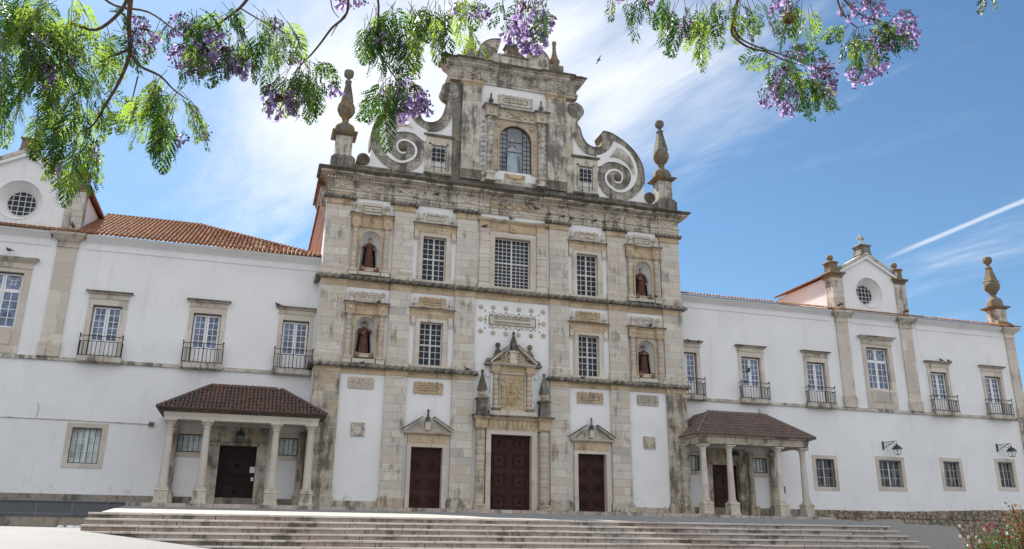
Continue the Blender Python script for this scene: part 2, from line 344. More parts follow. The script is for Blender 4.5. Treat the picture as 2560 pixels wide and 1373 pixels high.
# ------------------------------------------------------------------ mesh building
class MB:
    def __init__(s): s.v = []; s.f = []
    def add(s, vs, fs):
        o = len(s.v); s.v += [tuple(p) for p in vs]; s.f += [tuple(i+o for i in f) for f in fs]
    def hexa(s, b, t):          # b,t: 4 points each, same winding
        s.add(list(b)+list(t), [(3, 2, 1, 0), (4, 5, 6, 7), (0, 1, 5, 4), (1, 2, 6, 5), (2, 3, 7, 6), (3, 0, 4, 7)])
    def box(s, x0, x1, y0, y1, z0, z1):
        s.hexa([(x0, y0, z0), (x1, y0, z0), (x1, y1, z0), (x0, y1, z0)], [(x0, y0, z1), (x1, y0, z1), (x1, y1, z1), (x0, y1, z1)])
    def slab(s, a, b, z0, z1):  # a,b = (x0,x1,y0,y1) at bottom and top
        q = lambda r, z: [(r[0], r[2], z), (r[1], r[2], z), (r[1], r[3], z), (r[0], r[3], z)]
        s.hexa(q(a, z0), q(b, z1))
    def prism(s, poly, y0, y1):
        n = len(poly); a = [(p[0], y0, p[1]) for p in poly]; b = [(p[0], y1, p[1]) for p in poly]
        s.add(a+b, [tuple(range(n)), tuple(range(2*n-1, n-1, -1))]+[(i, i+n, (i+1) % n+n, (i+1) % n) for i in range(n)])
    def prismx(s, poly, x0, x1):     # poly in (y,z)
        n = len(poly); a = [(x0, p[0], p[1]) for p in poly]; b = [(x1, p[0], p[1]) for p in poly]
        s.add(a+b, [tuple(range(n-1, -1, -1)), tuple(range(n, 2*n))]+[(i, (i+1) % n, (i+1) % n+n, i+n) for i in range(n)])
    def lathe(s, prof, cx, cy_, seg=14, rot=0, sx=1, sy_=1):
        vs = []
        for r, z in prof:
            for k in range(seg):
                a = rot+2*math.pi*k/seg; vs.append((cx+r*math.cos(a)*sx, cy_+r*math.sin(a)*sy_, z))
        n = len(prof); fs = [tuple(range(seg-1, -1, -1)), tuple((n-1)*seg+k for k in range(seg))]
        for i in range(n-1):
            for k in range(seg):
                k2 = (k+1) % seg; fs.append((i*seg+k, i*seg+k2, (i+1)*seg+k2, (i+1)*seg+k))
        s.add(vs, fs)
    def sq(s, prof, cx, cy_): s.lathe([(r*1.41421, z) for r, z in prof], cx, cy_, 4, math.pi/4)
    def ell(s, cx, cy_, cz, rx, ry, rz, seg=10, rings=6):
        pr = []
        vs = [(cx, cy_, cz-rz)]
        for i in range(1, rings):
            a = -math.pi/2+math.pi*i/rings
            for k in range(seg):
                b = 2*math.pi*k/seg; vs.append((cx+rx*math.cos(a)*math.cos(b), cy_+ry*math.cos(a)*math.sin(b), cz+rz*math.sin(a)))
        vs.append((cx, cy_, cz+rz)); fs = []
        for k in range(seg):
            fs.append((0, 1+(k+1) % seg, 1+k)); fs.append((len(vs)-1, len(vs)-1-seg+k, len(vs)-1-seg+(k+1) % seg))
        for i in range(rings-2):
            for k in range(seg):
                k2 = (k+1) % seg; o = 1+i*seg; fs.append((o+k, o+k2, o+seg+k2, o+seg+k))
        s.add(vs, fs)
    def tube(s, pts, rad, seg=6, ref=None):
        P_ = [Vector(p) for p in pts]; n = len(P_)
        if isinstance(rad, (int, float)): rad = [rad]*n
        vs = []; last = None
        for i in range(n):
            d = (P_[min(i+1, n-1)]-P_[max(i-1, 0)])
            d = d.normalized() if d.length > 1e-9 else Vector((0, 0, 1))
            a = last if last is not None else (Vector((0, 0, 1)) if abs(d.z) < .9 else Vector((1, 0, 0)))
            a = (a-d*a.dot(d)).normalized(); b = d.cross(a); last = a
            for k in range(seg):
                t_ = 2*math.pi*k/seg; vs.append(P_[i]+a*(rad[i]*math.cos(t_))+b*(rad[i]*math.sin(t_)))
        fs = [tuple(range(seg-1, -1, -1)), tuple((n-1)*seg+k for k in range(seg))]
        for i in range(n-1):
            for k in range(seg):
                k2 = (k+1) % seg; fs.append((i*seg+k, i*seg+k2, (i+1)*seg+k2, (i+1)*seg+k))
        s.add(vs, fs)
    def grid(s, x0, x1, z0, z1, holes, y0, y1):      # wall with rectangular openings
        xs = sorted(set([x0, x1]+[max(x0, min(x1, h[i])) for h in holes for i in (0, 1)]))
        zs = sorted(set([z0, z1]+[max(z0, min(z1, h[i])) for h in holes for i in (2, 3)]))
        for j in range(len(zs)-1):
            run = None
            for i in range(len(xs)-1):
                cx_, cz_ = (xs[i]+xs[i+1])/2, (zs[j]+zs[j+1])/2
                solid = not any(h[0] < cx_ < h[1] and h[2] < cz_ < h[3] for h in holes)
                if solid:
                    if run is None: run = xs[i]
                    end = xs[i+1]
                if (not solid or i == len(xs)-2) and run is not None:
                    s.box(run, end, y0, y1, zs[j], zs[j+1]); run = None
    def build(s, name, mat, parent=None, label=None, sharp=38):
        me = bpy.data.meshes.new(name); me.from_pydata(s.v, [], s.f); me.update()
        bm = bmesh.new(); bm.from_mesh(me); bmesh.ops.recalc_face_normals(bm, faces=bm.faces); bm.to_mesh(me); bm.free()
        me.polygons.foreach_set('use_smooth', [True]*len(me.polygons)); me.set_sharp_from_angle(angle=R_(sharp))
        me.materials.append(M[mat] if isinstance(mat, str) else mat)
        o = bpy.data.objects.new(name, me); COL.objects.link(o)
        if parent is not None: o.parent = parent; o.matrix_parent_inverse = PINV(parent)
        if label: o['label'] = label
        return o
def PINV(p):
    q = p; m_ = Matrix.Identity(4); chain = []
    while q is not None: chain.append(q); q = q.parent
    for q in reversed(chain): m_ = m_ @ q.matrix_parent_inverse @ q.matrix_basis if q.parent else q.matrix_basis.copy()
    return m_.inverted()
def thing(name, label, cat, loc=(0, 0, 0), group=None):
    o = bpy.data.objects.new(name, None); o.empty_display_size = .3; o.location = loc; COL.objects.link(o)
    o['label'] = label; o['category'] = cat
    if group: o['group'] = group
    return o
def tag(o, label, cat, group=None):
    o['label'] = label; o['category'] = cat
    if group: o['group'] = group
    return o
def structure(name, mb, mat):
    o = mb.build(name, mat); o['kind'] = 'structure'; return o
def spline(pts, n=4, closed=False):
    P_ = [Vector((p[0], p[1])) for p in pts]; out = []
    N = len(P_); rng = range(N) if closed else range(N-1)
    for i in rng:
        g = lambda k: P_[k % N] if closed else P_[max(0, min(N-1, k))]
        a, b, c, d = g(i-1), g(i), g(i+1), g(i+2)
        for j in range(n):
            t_ = j/n
            out.append(tuple(.5*((2*b)+(c-a)*t_+(2*a-5*b+4*c-d)*t_*t_+(3*b-a-3*c+d)*t_**3)))
    if not closed: out.append(tuple(P_[-1]))
    return out
def cornice(mb, segs, layers, yb, le=True, re=True):
    """moulded course with breaks: segs (x0,x1,yface), layers (z0,z1,proj0,proj1)"""
    for z0, z1, p0, p1 in layers:
        for i, (x0, x1, yf) in enumerate(segs):
            def ends(p):
                if i == 0: a = x0-(p if le else 0)
                else:
                    o = segs[i-1][2]; a = x0-p if yf < o-1e-6 else (x0+p if yf > o+1e-6 else x0)
                if i == len(segs)-1: b = x1+(p if re else 0)
                else:
                    o = segs[i+1][2]; b = x1+p if yf < o-1e-6 else (x1-p if yf > o+1e-6 else x1)
                return a, b
            a, b = ends(p0); c, d = ends(p1)
            mb.slab((a, b, yf-p0, yb), (c, d, yf-p1, yb), z0, z1)
def rope(mb, path, r=.115, pitch=.42, amp=.26, step=.05, seg=10):
    """twisted cable moulding along a plan path [(x,y)], at height z"""
    z = path[0][2]; pts = []
    for (x0, y0, _), (x1, y1, _) in zip(path[:-1], path[1:]):
        L = math.hypot(x1-x0, y1-y0); n = max(1, int(L/step))
        for k in range(n): pts.append((x0+(x1-x0)*k/n, y0+(y1-y0)*k/n))
    pts.append(path[-1][:2]); vs = []; s_ = 0; n = len(pts)
    for i, (x, y) in enumerate(pts):
        a = pts[max(0, i-1)]; b = pts[min(n-1, i+1)]; d = Vector((b[0]-a[0], b[1]-a[1])).normalized(); nx, ny = -d.y, d.x
        if i: s_ += math.hypot(x-pts[i-1][0], y-pts[i-1][1])
        for k in range(seg):
            t_ = 2*math.pi*k/seg; rr = r*(1+amp*math.sin(2*t_+2*math.pi*s_/pitch))
            vs.append((x+nx*rr*math.cos(t_), y+ny*rr*math.cos(t_), z+rr*math.sin(t_)))
    fs = [tuple(range(seg)), tuple((n-1)*seg+k for k in range(seg-1, -1, -1))]
    for i in range(n-1):
        for k in range(seg):
            k2 = (k+1) % seg; fs.append((i*seg+k, (i+1)*seg+k, (i+1)*seg+k2, i*seg+k2))
    mb.add(vs, fs)
def text(s, x, z, size, y, mat, parent, name='inscription', align='CENTER', label=None, sx=1.0, depth=.008):
    cu = bpy.data.curves.new(name, 'FONT'); cu.body = s; cu.size = size; cu.align_x = align; cu.align_y = 'CENTER'; cu.extrude = depth
    o = bpy.data.objects.new(name+'_tmp', cu); COL.objects.link(o)
    dg = bpy.context.evaluated_depsgraph_get(); me = bpy.data.meshes.new_from_object(o.evaluated_get(dg))
    bpy.data.objects.remove(o); bpy.data.curves.remove(cu)
    for v_ in me.vertices: a = v_.co.copy(); v_.co = (x+a.x*sx, y-a.z, z+a.y)
    me.materials.clear(); me.materials.append(M[mat])
    q = bpy.data.objects.new(name, me); COL.objects.link(q); q.parent = parent; q.matrix_parent_inverse = PINV(parent)
    if label: q['label'] = label
    return q
def spiral(mb, cx, cz, y, r0, r1, turns, th0, w, seg=6, n=40):
    pts = []; rad = []
    for i in range(n+1):
        k = i/n; a = th0+turns*2*math.pi*k; r = r0+(r1-r0)*k; pts.append((cx+r*math.cos(a), y, cz+r*math.sin(a))); rad.append(w*(1-.5*k))
    mb.tube(pts, rad, seg)
def leafmotif(mb, cx, cz, w, h, y):
    """carved saltire of leaves round a boss"""
    for sx in (-1, 1):
        for sz in (-1, 1):
            for k in range(3):
                t_ = .35+.3*k; mb.ell(cx+sx*w*.5*t_, y, cz+sz*h*.5*t_, w*.13, .09, h*.15, 6, 4)
            mb.ell(cx+sx*w*.12, y, cz+sz*h*.38, w*.06, .04, h*.1, 6, 4)
    mb.ell(cx, y-.02, cz, w*.12, .07, h*.2, 8, 5)
def cartouche(mb, cx, cz, w, h, y, curls=True, oval=True, seed=0):
    rnd = random.Random(seed)
    poly = []
    n = 44
    for i in range(n):
        a = 2*math.pi*i/n; c, s = math.cos(a), math.sin(a)
        r = (abs(c)**5+abs(s)**5)**(-1/5); k = 1+.07*math.sin(i*math.pi*.72+seed)
        poly.append((cx+w/2*.93*c*r*k, cz+h/2*.9*s*r*k))
    mb.prism(poly, y-.05, y+.05)
    if curls:
        k = max(4, int(w/.24))
        for i in range(k):
            for s in (-1, 1):
                x = cx-w/2+w*(i+.5)/k; mb.ell(x, y-.06, cz+s*h*.40, w/k*.33, .045, h*.085, 7, 4)
                spiral(mb, x, cz+s*h*.40, y-.08, w/k*.36, .02, 1.1, 0 if i % 2 else math.pi, .018, 5, 10)
        for s in (-1, 1):
            for t_ in (-.28, 0, .28): mb.ell(cx+s*w*.46, y-.06, cz+t_*h, .06, .04, h*.12, 7, 4)
def plaque_rim(mb, cx, cz, w, h, y, r=0.0, t_=.02):
    if r:
        pts = []
        for sx, a0 in ((1, -90), (-1, 90)):
            for k in range(9):
                a = R_(a0+180*k/8); pts.append((cx+sx*(w/2-h/2)+h/2*math.cos(a), y, cz+h/2*math.sin(a)))
        pts.append(pts[0]); mb.tube(pts, t_, 5)
    else:
        for z in (cz-h/2, cz+h/2): mb.box(cx-w/2, cx+w/2, y-t_, y+t_, z-t_/2, z+t_/2)
        for x in (cx-w/2, cx+w/2): mb.box(x-t_/2, x+t_/2, y-t_, y+t_, cz-h/2+t_/2, cz+h/2-t_/2)
def strokes(mb, cx, cz, w, h, y, rows=1, seed=1):
    """worn, illegible lettering: short carved strokes"""
    rnd = random.Random(seed)
    for r in range(rows):
        z = cz+h*(.5-(r+.5)/rows); x = cx-w/2; lh = h/rows*.55
        while x < cx+w/2:
            if rnd.random() < .78:
                k = rnd.random(); hh = lh*rnd.uniform(.6, 1)
                mb.box(x, x+.016, y-.006, y+.01, z-hh/2, z+hh/2)
                if k > .5: mb.box(x+.016, x+.06, y-.006, y+.01, z+hh*rnd.choice((-.5, 0, .38)), z+hh*rnd.choice((-.5, 0, .38))+.018)
            x += rnd.uniform(.06, .1)

# ================================================================== SETTING: ground
g_ = MB()
def GZ(x, y):
    if x > -9 and y > -30: return -3.35
    z = -1.54-.115*max(0, x+18.8)-.01*min(0, x+18.8)+(.009 if y > -24.7 else .042)*(y+24.7)
    if y < -55: z = GZ(x, -55)
    return max(-3.35, z)
xs = [-600, -200, -90, -60]+[-46+1.15*i for i in range(33)]+[-8.9, -8, 0, 20, 60, 200, 600]
ys = [-600, -200, -90, -60]+[-55+1.3*i for i in range(46)]+[10, 40, 120, 400, 1500]
vs = [(x, y, GZ(x, y)) for y in ys for x in xs]; nx_ = len(xs)
g_.add(vs, [(j*nx_+i, j*nx_+i+1, (j+1)*nx_+i+1, (j+1)*nx_+i) for j in range(len(ys)-1) for i in range(nx_-1)])
structure('ground', g_, 'paving')
# terrace in front of the church (cobbled, sloping up to the doors)
TF, ZF, ZB, YB = -23.5, -1.12, -.30, -2.3
def tz(y): return ZB+(y-YB)*(ZB-ZF)/(YB-TF)
te = MB()
ter = [(-18.2, TF+.35), (6.3, TF+.35), (21.5, -2.3), (24.5, 1.6), (-20.3, 1.6), (-20.3, -2.3)]
n = len(ter)
te.add([(x, y, tz(y)) for x, y in ter]+[(x, y, -3.6) for x, y in ter], [tuple(range(n)), tuple(range(2*n-1, n-1, -1))]+[(i, i+n, (i+1) % n+n, (i+1) % n) for i in range(n)])
structure('terrace', te, 'cobble')
# steps
st = thing('staircase', 'broad flight of long worn stone steps climbing to the cobbled terrace', 'steps', (-6, TF, -3.3))
RI, TR = .16, .41
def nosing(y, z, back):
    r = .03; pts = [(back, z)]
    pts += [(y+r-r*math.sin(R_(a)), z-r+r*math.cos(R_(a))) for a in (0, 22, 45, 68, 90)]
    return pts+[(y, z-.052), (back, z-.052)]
for i in range(14):
    mb = MB(); nb_ = MB(); z = ZF-RI*i; y = TF-TR*i
    x = -18.45
    while x < 6.3:
        L = random.uniform(1.3, 2.6); x1 = min(6.32, x+L)
        if 6.32-x1 < .5: x1 = 6.32
        dz = random.uniform(-.006, .006); dy = random.uniform(-.008, .008)
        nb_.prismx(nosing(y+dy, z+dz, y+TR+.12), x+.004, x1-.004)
        mb.box(x+.004, x1-.004, y+.075+dy, y+TR+.12, z-RI-.02, z-.056+dz); x = x1
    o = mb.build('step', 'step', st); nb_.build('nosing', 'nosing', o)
pf = MB()
for x0, x1 in ((-20.2, -16), (-16, -11.2), (-11.2, -7), (-7, -3.2), (-3.2, .6), (.6, 4.2), (4.2, 8.6), (8.6, 11.9)):
    pf.box(x0, x1-.01, -2.3, 1.7, -3, -.11+random.uniform(-.008, .008))
for x0, x1 in ((11.9, 16), (16, 20.4)): pf.box(x0, x1-.01, -2.3, 1.68, -3, -.15)
tag(pf.build('doorstep_platform', 'step'), 'low stone platform the church doors and both porches stand on', 'platform')

# ================================================================== CHURCH
CH = thing('church', 'tall limestone baroque church front with white panels, volutes and obelisks', 'church', (0, 0, 0))
PIL = [(-11.7, -10.22), (-7.62, -6.4), (-3.66, -2.38), (2.48, 3.75), (6.5, 7.78), (10.38, 11.75)]
WY = .16
holes = []
NC = (-8.98, 9.05); WC = (-5.03, 5.1)
for c in NC: holes += [(c-.6, c+.6, 13.42, 16.1), (c-.6, c+.6, 8.2, 10.75)]
for c in WC: holes += [(c-.73, c+.73, 13.37, 16.18), (c-.7, c+.7, 8.12, 10.73), (c-.93, c+.93, -.3, 3.33)]
holes += [(-1.17, 1.2, 13.4, 16.66), (-1.25, 1.27, -.3, 4.25)]
holes = [(a-.03, b+.03, c_-.03, d+.03) for a, b, c_, d in holes]
w = MB(); w.grid(-11.6, 11.65, -.3, 18.2, holes, WY, 1.1); w.build('facade_wall', 'white', CH)
# stone dado under the white panels, bands between storeys
for a, b in ((-10.22, -7.62), (7.78, 10.38)):
    d_ = MB(); d_.box(a, b, WY-.05, WY+.02, -.12, .28); d_.build('dado', 'stone_low', CH)
for a, b in [(PIL[i][1], PIL[i+1][0]) for i in range(5)]:
    mid = -3 < a < 0
    for z0, z1, nm, mt in [(12.52, 12.93, 'storey_band', 'ochre')]+([] if mid else [(7.35, 7.68, 'storey_band', 'ochre'), (7.88, 8.05, 'sill_band', 'trim')])+([(13.12, 13.4, 'sill_band', 'trim')] if abs(a) > 6.5 and abs(b) > 7 else []):
        bd = MB(); bd.box(a, b, WY-.065, WY+.02, z0, z1); bd.build(nm, mt, CH)
for i, (a, b) in enumerate(PIL):
    for z0, z1, mt in ((-.12, 7.66, 'stone_low' if i in (0, 5) else 'stone'), (7.88, 12.9, 'stone'), (13.12, 18.2, 'stone')):
        p = MB(); p.box(a, b, 0, WY+.03, z0, z1); o = p.build('pilaster', mt, CH)
        q = MB()
        if z0 < 0:
            q.box(a-.1, b+.1, -.12, WY+.01, z0, .42); q.slab((a-.1, b+.1, -.12, WY+.01), (a-.0, b+.0, -.0, WY+.01), .42, .56)
            q.build('pilaster_base', 'stone_low', o)
            q = MB(); q.box(a-.02, b+.02, -.03, WY+.0, 7.36, 7.67); q.build('pilaster_capital', 'ochre', o)
        elif z0 < 10:
            q.box(a-.05, b+.05, -.06, WY+.01, 7.9, 8.45); q.slab((a-.05, b+.05, -.06, WY+.01), (a, b, 0, WY+.01), 8.45, 8.5); q.build('pilaster_base', 'trim', o)
            q = MB(); q.box(a-.02, b+.02, -.03, WY+.0, 12.54, 12.9); q.build('pilaster_capital', 'ochre', o)
        else:
            q.box(a-.05, b+.05, -.06, WY+.01, 13.14, 13.66); q.slab((a-.05, b+.05, -.06, WY+.01), (a, b, 0, WY+.01), 13.66, 13.72); q.build('pilaster_base', 'trim', o)
            q = MB(); q.box(a-.03, b+.03, -.04, WY+.0, 17.66, 17.98); q.box(a-.06, b+.06, -.07, WY, 17.62, 17.66)
            q.build('pilaster_capital', 'ochre', o)
            q = MB(); rope(q, [(a-.16, WY, 18.08), (a-.14, -.12, 18.08), (b+.14, -.12, 18.08), (b+.16, WY, 18.08)], .11, .3); q.build('cable_moulding', 'cable', o)
# side (left) strip of the facade thickness, pale
cs = MB(); cs.box(-11.72, -11.6, .2, 1.69, -.12, 18.2); cs.build('corner_return', 'white', CH)
cs = MB(); cs.box(11.65, 11.75, .2, 1.69, -.12, 18.2); cs.build('corner_return', 'stone', CH)
# cable mouldings
def ropepath(x0, x1, z, wl=True, wr=True):
    pts = []
    if wl: pts.append((x0-.22, 1.6, z))
    pts.append((x0-.22 if wl else x0, -.16, z))
    for a, b in PIL:
        pass
    pts.append((x1+.22 if wr else x1, -.16, z))
    if wr: pts.append((x1+.22, 1.6, z))
    return pts
r_ = MB(); rope(r_, ropepath(-11.7, 11.75, 13.03), .12, .42); cornice(r_, [(-11.7, 11.75, .05)], [(12.93, 13.0, .1, .14), (13.06, 13.13, .1, .05)], 1.2); r_.build('cable_moulding', 'cable', CH, 'long twisted stone cable moulding across the whole front')
for x0, x1, wl, wr in ((-11.7, -2.2, 1, 0), (2.35, 11.75, 0, 1)):
    r_ = MB(); rope(r_, ropepath(x0, x1, 7.79, wl, wr), .12, .42); cornice(r_, [(x0, x1, .05)], [(7.68, 7.75, .1, .14), (7.82, 7.88, .1, .05)], 1.2)
    r_.build('cable_moulding', 'cable', CH)
# entablature
segs = []; px_ = None
for a, b in PIL:
    if px_ is not None: segs.append((px_, a, .1))
    segs.append((a, b, 0)); px_ = b
en = MB(); cornice(en, segs, [(18.2, 18.4, .04, .04), (18.4, 18.56, .08, .08), (18.56, 18.62, .10, .14), (18.62, 19.08, .03, .03), (19.08, 19.2, .04, .14), (19.2, 19.34, .16, .16)], 1.2)
en.build('entablature', 'entab', CH)
en = MB()
for i, (a, b, yf) in enumerate(segs):
    x = a+.06+ (.14 if yf > .05 else -.2); e = b+(.0 if yf < .05 else -.2)
    while x < e+.1: en.box(x, x+.10, yf-.27, yf-.15, 19.21, 19.33); x += .19
en.build('dentil_course', 'trim', CH)
en = MB(); cornice(en, segs, [(19.34, 19.46, .22, .50), (19.46, 19.58, .55, .55)], 1.2); en.build('cornice', 'entab', CH)
en = MB(); cornice(en, segs, [(19.58, 19.72, .58, .74), (19.72, 19.78, .74, .70)], 1.3); en.build('cornice_top', 'moss', CH)
for cx, w_ in ((-10.9, .85), (-8.92, .9), (-7.0, .85), (-4.95, .95), (-3.02, .8), (3.12, .8), (5.1, .95), (7.12, .85), (9.02, .85), (11.05, .75)):
    o = MB(); yy = -.03 if any(a-.1 < cx < b+.1 for a, b in PIL) else .07
    leafmotif(o, cx, 18.85, w_, .46, yy-.01); plaque_rim(o, cx, 18.85, w_*1.08, .44, yy-.01, 0, .025); o.build('carved_relief', 'sand', CH)
o = MB()
for k in range(-2, 3): leafmotif(o, .1+k*.66, 18.83, .72, .44, .06)
o.build('carved_relief', 'ochre', CH, 'long carved frieze of leaves over the middle window')

# ---- openings helpers
def sash(parent, x0, x1, z0, z1, yg, nx, nz, mat='greypaint', gm='glass', bar=.035, frame=.06, mid=True, tr_=None, name='window'):
    """glazed window: frame with bars, pane behind it"""
    f = MB(); y0, y1 = yg-.05, yg
    f.box(x0, x0+frame, y0, y1, z0, z1); f.box(x1-frame, x1, y0, y1, z0, z1)
    f.box(x0+frame, x1-frame, y0, y1, z0, z0+frame); f.box(x0+frame, x1-frame, y0, y1, z1-frame, z1)
    xa, xb, za, zb = x0+frame, x1-frame, z0+frame, z1-frame; cx = (xa+xb)/2
    mw = .05 if mid else 0
    if mid: f.box(cx-mw, cx+mw, y0-.01, y1, za, zb)
    trs = tr_ or []
    for tzz in trs: f.box(xa, xb, y0-.015, y1+.002, tzz-.045, tzz+.045)
    halves = [(xa, cx-mw), (cx+mw, xb)] if mid else [(xa, xb)]
    for a, b in halves:
        for i in range(1, nx): x = a+(b-a)*i/nx; f.box(x-bar/2, x+bar/2, y0+.02, y1-.004, za, zb)
    zz = [za]+trs+[zb]
    for i in range(len(zz)-1):
        n_ = nz[i] if isinstance(nz, (list, tuple)) else nz
        for k in range(1, n_): z = zz[i]+(zz[i+1]-zz[i])*k/n_; f.box(xa, xb, y0+.016, y1-.008, z-bar/2, z+bar/2)
    o = f.build(name, mat, parent)
    g2 = MB(); g2.box(x0+.01, x1-.01, yg-.002, yg+.03, z0+.01, z1-.01); g2.build('pane', gm, o)
    return o
def urn(mb, x, y, z, h, r):      # small pear-shaped finial
    mb.lathe([(r*.9, z), (r*.9, z+h*.1), (r*.55, z+h*.14), (r*.35, z+h*.2), (r*1.0, z+h*.36), (r*1.0, z+h*.44), (r*.45, z+h*.58), (r*.3, z+h*.8), (r*.42, z+h*.88), (r*.3, z+h*.97), (.01, z+h)], x, y, 10)
def ballfin(mb, x, y, z, h, r):
    mb.lathe([(r*1.1, z), (r*1.1, z+h*.18), (r*.9, z+h*.26), (r*.5, z+h*.36), (r*.42, z+h*.46), (r*.85, z+h*.6), (r*1.02, z+h*.76), (r*.8, z+h*.92), (.02, z+h)], x, y, 12)
def column(mb, x, y, z0, z1, r, bands=0):
    h = z1-z0
    pr = [(r*1.35, z0), (r*1.35, z0+.07), (r*1.2, z0+.12), (r*1.05, z0+.16)]
    if bands:
        a, b = z0+.16, z1-.2
        for k in range(bands):
            u0 = a+(b-a)*k/bands; u1 = a+(b-a)*(k+1)/bands
            pr += [(r*.93, u0+.012), (r*1.03, u0+.045), (r*1.03, u1-.045), (r*.93, u1-.012)]
    else: pr += [(r, z0+.3), (r*.9, z1-.3)]
    pr += [(r*.88, z1-.18), (r*1.1, z1-.15), (r*.95, z1-.12), (r*1.3, z1-.05), (r*1.35, z1)]
    mb.lathe(pr, x, y, 14)
def archplate(mb, cx, hw, z0, zs, x0, x1, ztop, y0, y1, n=14):
    """flat surround pierced by a round-headed opening"""
    arc = [(cx-hw*math.cos(math.pi*k/n), zs+hw*math.sin(math.pi*k/n)) for k in range(n+1)]
    mb.box(x0, cx-hw, y0, y1, z0, zs); mb.box(cx+hw, x1, y0, y1, z0, zs)
    L = [(x0, zs)]+arc[:n//2+1]+[(cx, ztop), (x0, ztop)]; mb.prism(L, y0, y1)
    Rr = [(x1, zs), (x1, ztop), (cx, ztop)]+arc[n//2:]; mb.prism(Rr, y0, y1)
def archring(mb, cx, hw, z0, zs, t_, y0, y1, n=18):
    pts = [(cx-hw, z0)]+[(cx-hw*math.cos(math.pi*k/n), zs+hw*math.sin(math.pi*k/n)) for k in range(n+1)]+[(cx+hw, z0)]
    o = hw+t_
    out_ = [(cx-o, z0)]+[(cx-o*math.cos(math.pi*k/n), zs+o*math.sin(math.pi*k/n)) for k in range(n+1)]+[(cx+o, z0)]
    for i in range(len(pts)-1):
        a, b, c, d = pts[i], pts[i+1], out_[i+1], out_[i]
        mb.prism([a, b, c, d], y0, y1)
def nichebowl(mb, cx, r, z0, zs, y, depth, n=12):
    """concave half-cylinder with a quarter-sphere head"""
    vs = []; rows = []
    levels = [(z0, 1.0, 0)]+[(zs, 1.0, 0)]+[(zs+r*math.sin(a), math.cos(a), 0) for a in [math.pi/2*k/6 for k in range(1, 7)]]
    for z, s_, _ in levels:
        row = []
        for k in range(n+1):
            a = math.pi*k/n; vs.append((cx-r*s_*math.cos(a), y+depth*s_*math.sin(a), z)); row.append(len(vs)-1)
        rows.append(row)
    fs = []
    for i in range(len(rows)-1):
        for k in range(n): fs.append((rows[i][k], rows[i][k+1], rows[i+1][k+1], rows[i+1][k]))
    fs.append(tuple(rows[0]))
    mb.add(vs, fs)

# ---- statue niches
def niche(c, upper):
    s = 1 if c > 0 else -1
    if upper: z0, zs, zt, ze, zcor, zc0 = 13.55, 15.48, 16.3, 16.3, 17.0, 13.2
    else: z0, zs, zt, ze, zcor, zc0 = 8.3, 10.12, 10.85, 10.85, 11.45, 7.9
    pl = MB(); archplate(pl, c, .6, z0-.12, zs, c-1.1, c+1.1, ze, WY-.09, WY+.05)
    o = pl.build('niche', 'trim', CH)
    b = MB(); nichebowl(b, c, .6, z0-.12, zs, WY, .62); b.build('niche_bowl', 'white', o)
    b = MB(); archring(b, c, .59, z0, zs, .1, WY-.16, WY-.04); b.box(c-.74, c-.56, WY-.18, WY-.06, zs-.06, zs+.02); b.box(c+.56, c+.74, WY-.18, WY-.06, zs-.06, zs+.02); b.build('arch_moulding', 'ochre', o)
    for sx in (-1, 1):
        x = c+sx*.95
        b = MB(); column(b, x, WY-.2, z0, ze, .155, 9 if upper else 8); b.build('column', 'rosy', o)
        b = MB(); b.box(x-.24, x+.24, WY-.42, WY, zc0, z0-.09); b.box(x-.28, x+.28, WY-.46, WY, z0-.09, z0); b.build('pedestal', 'trim', o)
        b = MB(); ballfin(b, x+sx*(-.04), WY-.22, zcor+.13, .68, .165); b.build('ball_finial', 'lichen' if upper and 0 else 'trim', o)
    b = MB(); b.box(c-.66, c+.66, WY-.36, WY+.04, zc0+.04, z0-.12); b.build('sill', 'sand', o)
    sg = [(c-1.2, c-.7, WY-.34), (c-.7, c+.7, WY-.16), (c+.7, c+1.2, WY-.34)]
    b = MB(); cornice(b, sg, [(ze, ze+.1, .03, .03), (ze+.1, zcor-.08, 0, 0), (zcor-.08, zcor+.02, .02, .12)], WY+.04); b.build('frieze', 'ochre', o)
    b = MB(); cornice(b, sg, [(zcor+.02, zcor+.1, .14, .17)], WY+.04); b.build('cornice', 'dark', o)
    b = MB()
    for k in range(-2, 3): b.ell(c+k*.24, WY-.17, (ze+zcor)/2+.03, .05, .04, .07, 7, 4)
    for sx in (-1, 1): b.ell(c+sx*.95, WY-.36, (ze+zcor)/2+.05, .09, .04, .12, 8, 5)
    b.build('carved_relief', 'trim', o)
    b = MB()
    if upper:
        b.prism([(c-.8, 17.12), (c+.8, 17.12), (c+.8, 17.8), (c+.6, 17.98), (c-.6, 17.98), (c-.8, 17.8)], WY-.06, WY+.02); q = b.build('plaque', 'sand', o)
        b = MB(); plaque_rim(b, c, 17.55, 1.15, .36, WY-.07, 0, .025); strokes(b, c, 17.55, .95, .2, WY-.062, 1, int(c*7)+90); b.build('carved_lettering', 'stroke', q)
    else:
        cartouche(b, c, 11.95, 1.4, .66, WY-.02, True, seed=int(c+20)); q = b.build('plaque', 'sand', o)
        b = MB(); plaque_rim(b, c, 11.92, 1.0, .28, WY-.075, 0, .016); strokes(b, c, 11.92, .85, .2, WY-.072, 1, int(c*5)+70); b.build('carved_lettering', 'stroke', q)
    # dark carved scrolls either side of the statue's foot
    for sx in (-1, 1):
        b = MB(); spiral(b, c+sx*.42, z0+.18, WY-.06, .16, .03, 1.2, -1.2 if sx < 0 else 4.2, .06, 7, 16); b.ell(c+sx*.4, WY-.05, z0+.06, .12, .12, .1, 8, 5); b.build('carved_scroll', 'crosswood', o)
    return o
for c in NC: niche(c, True); niche(c, False)

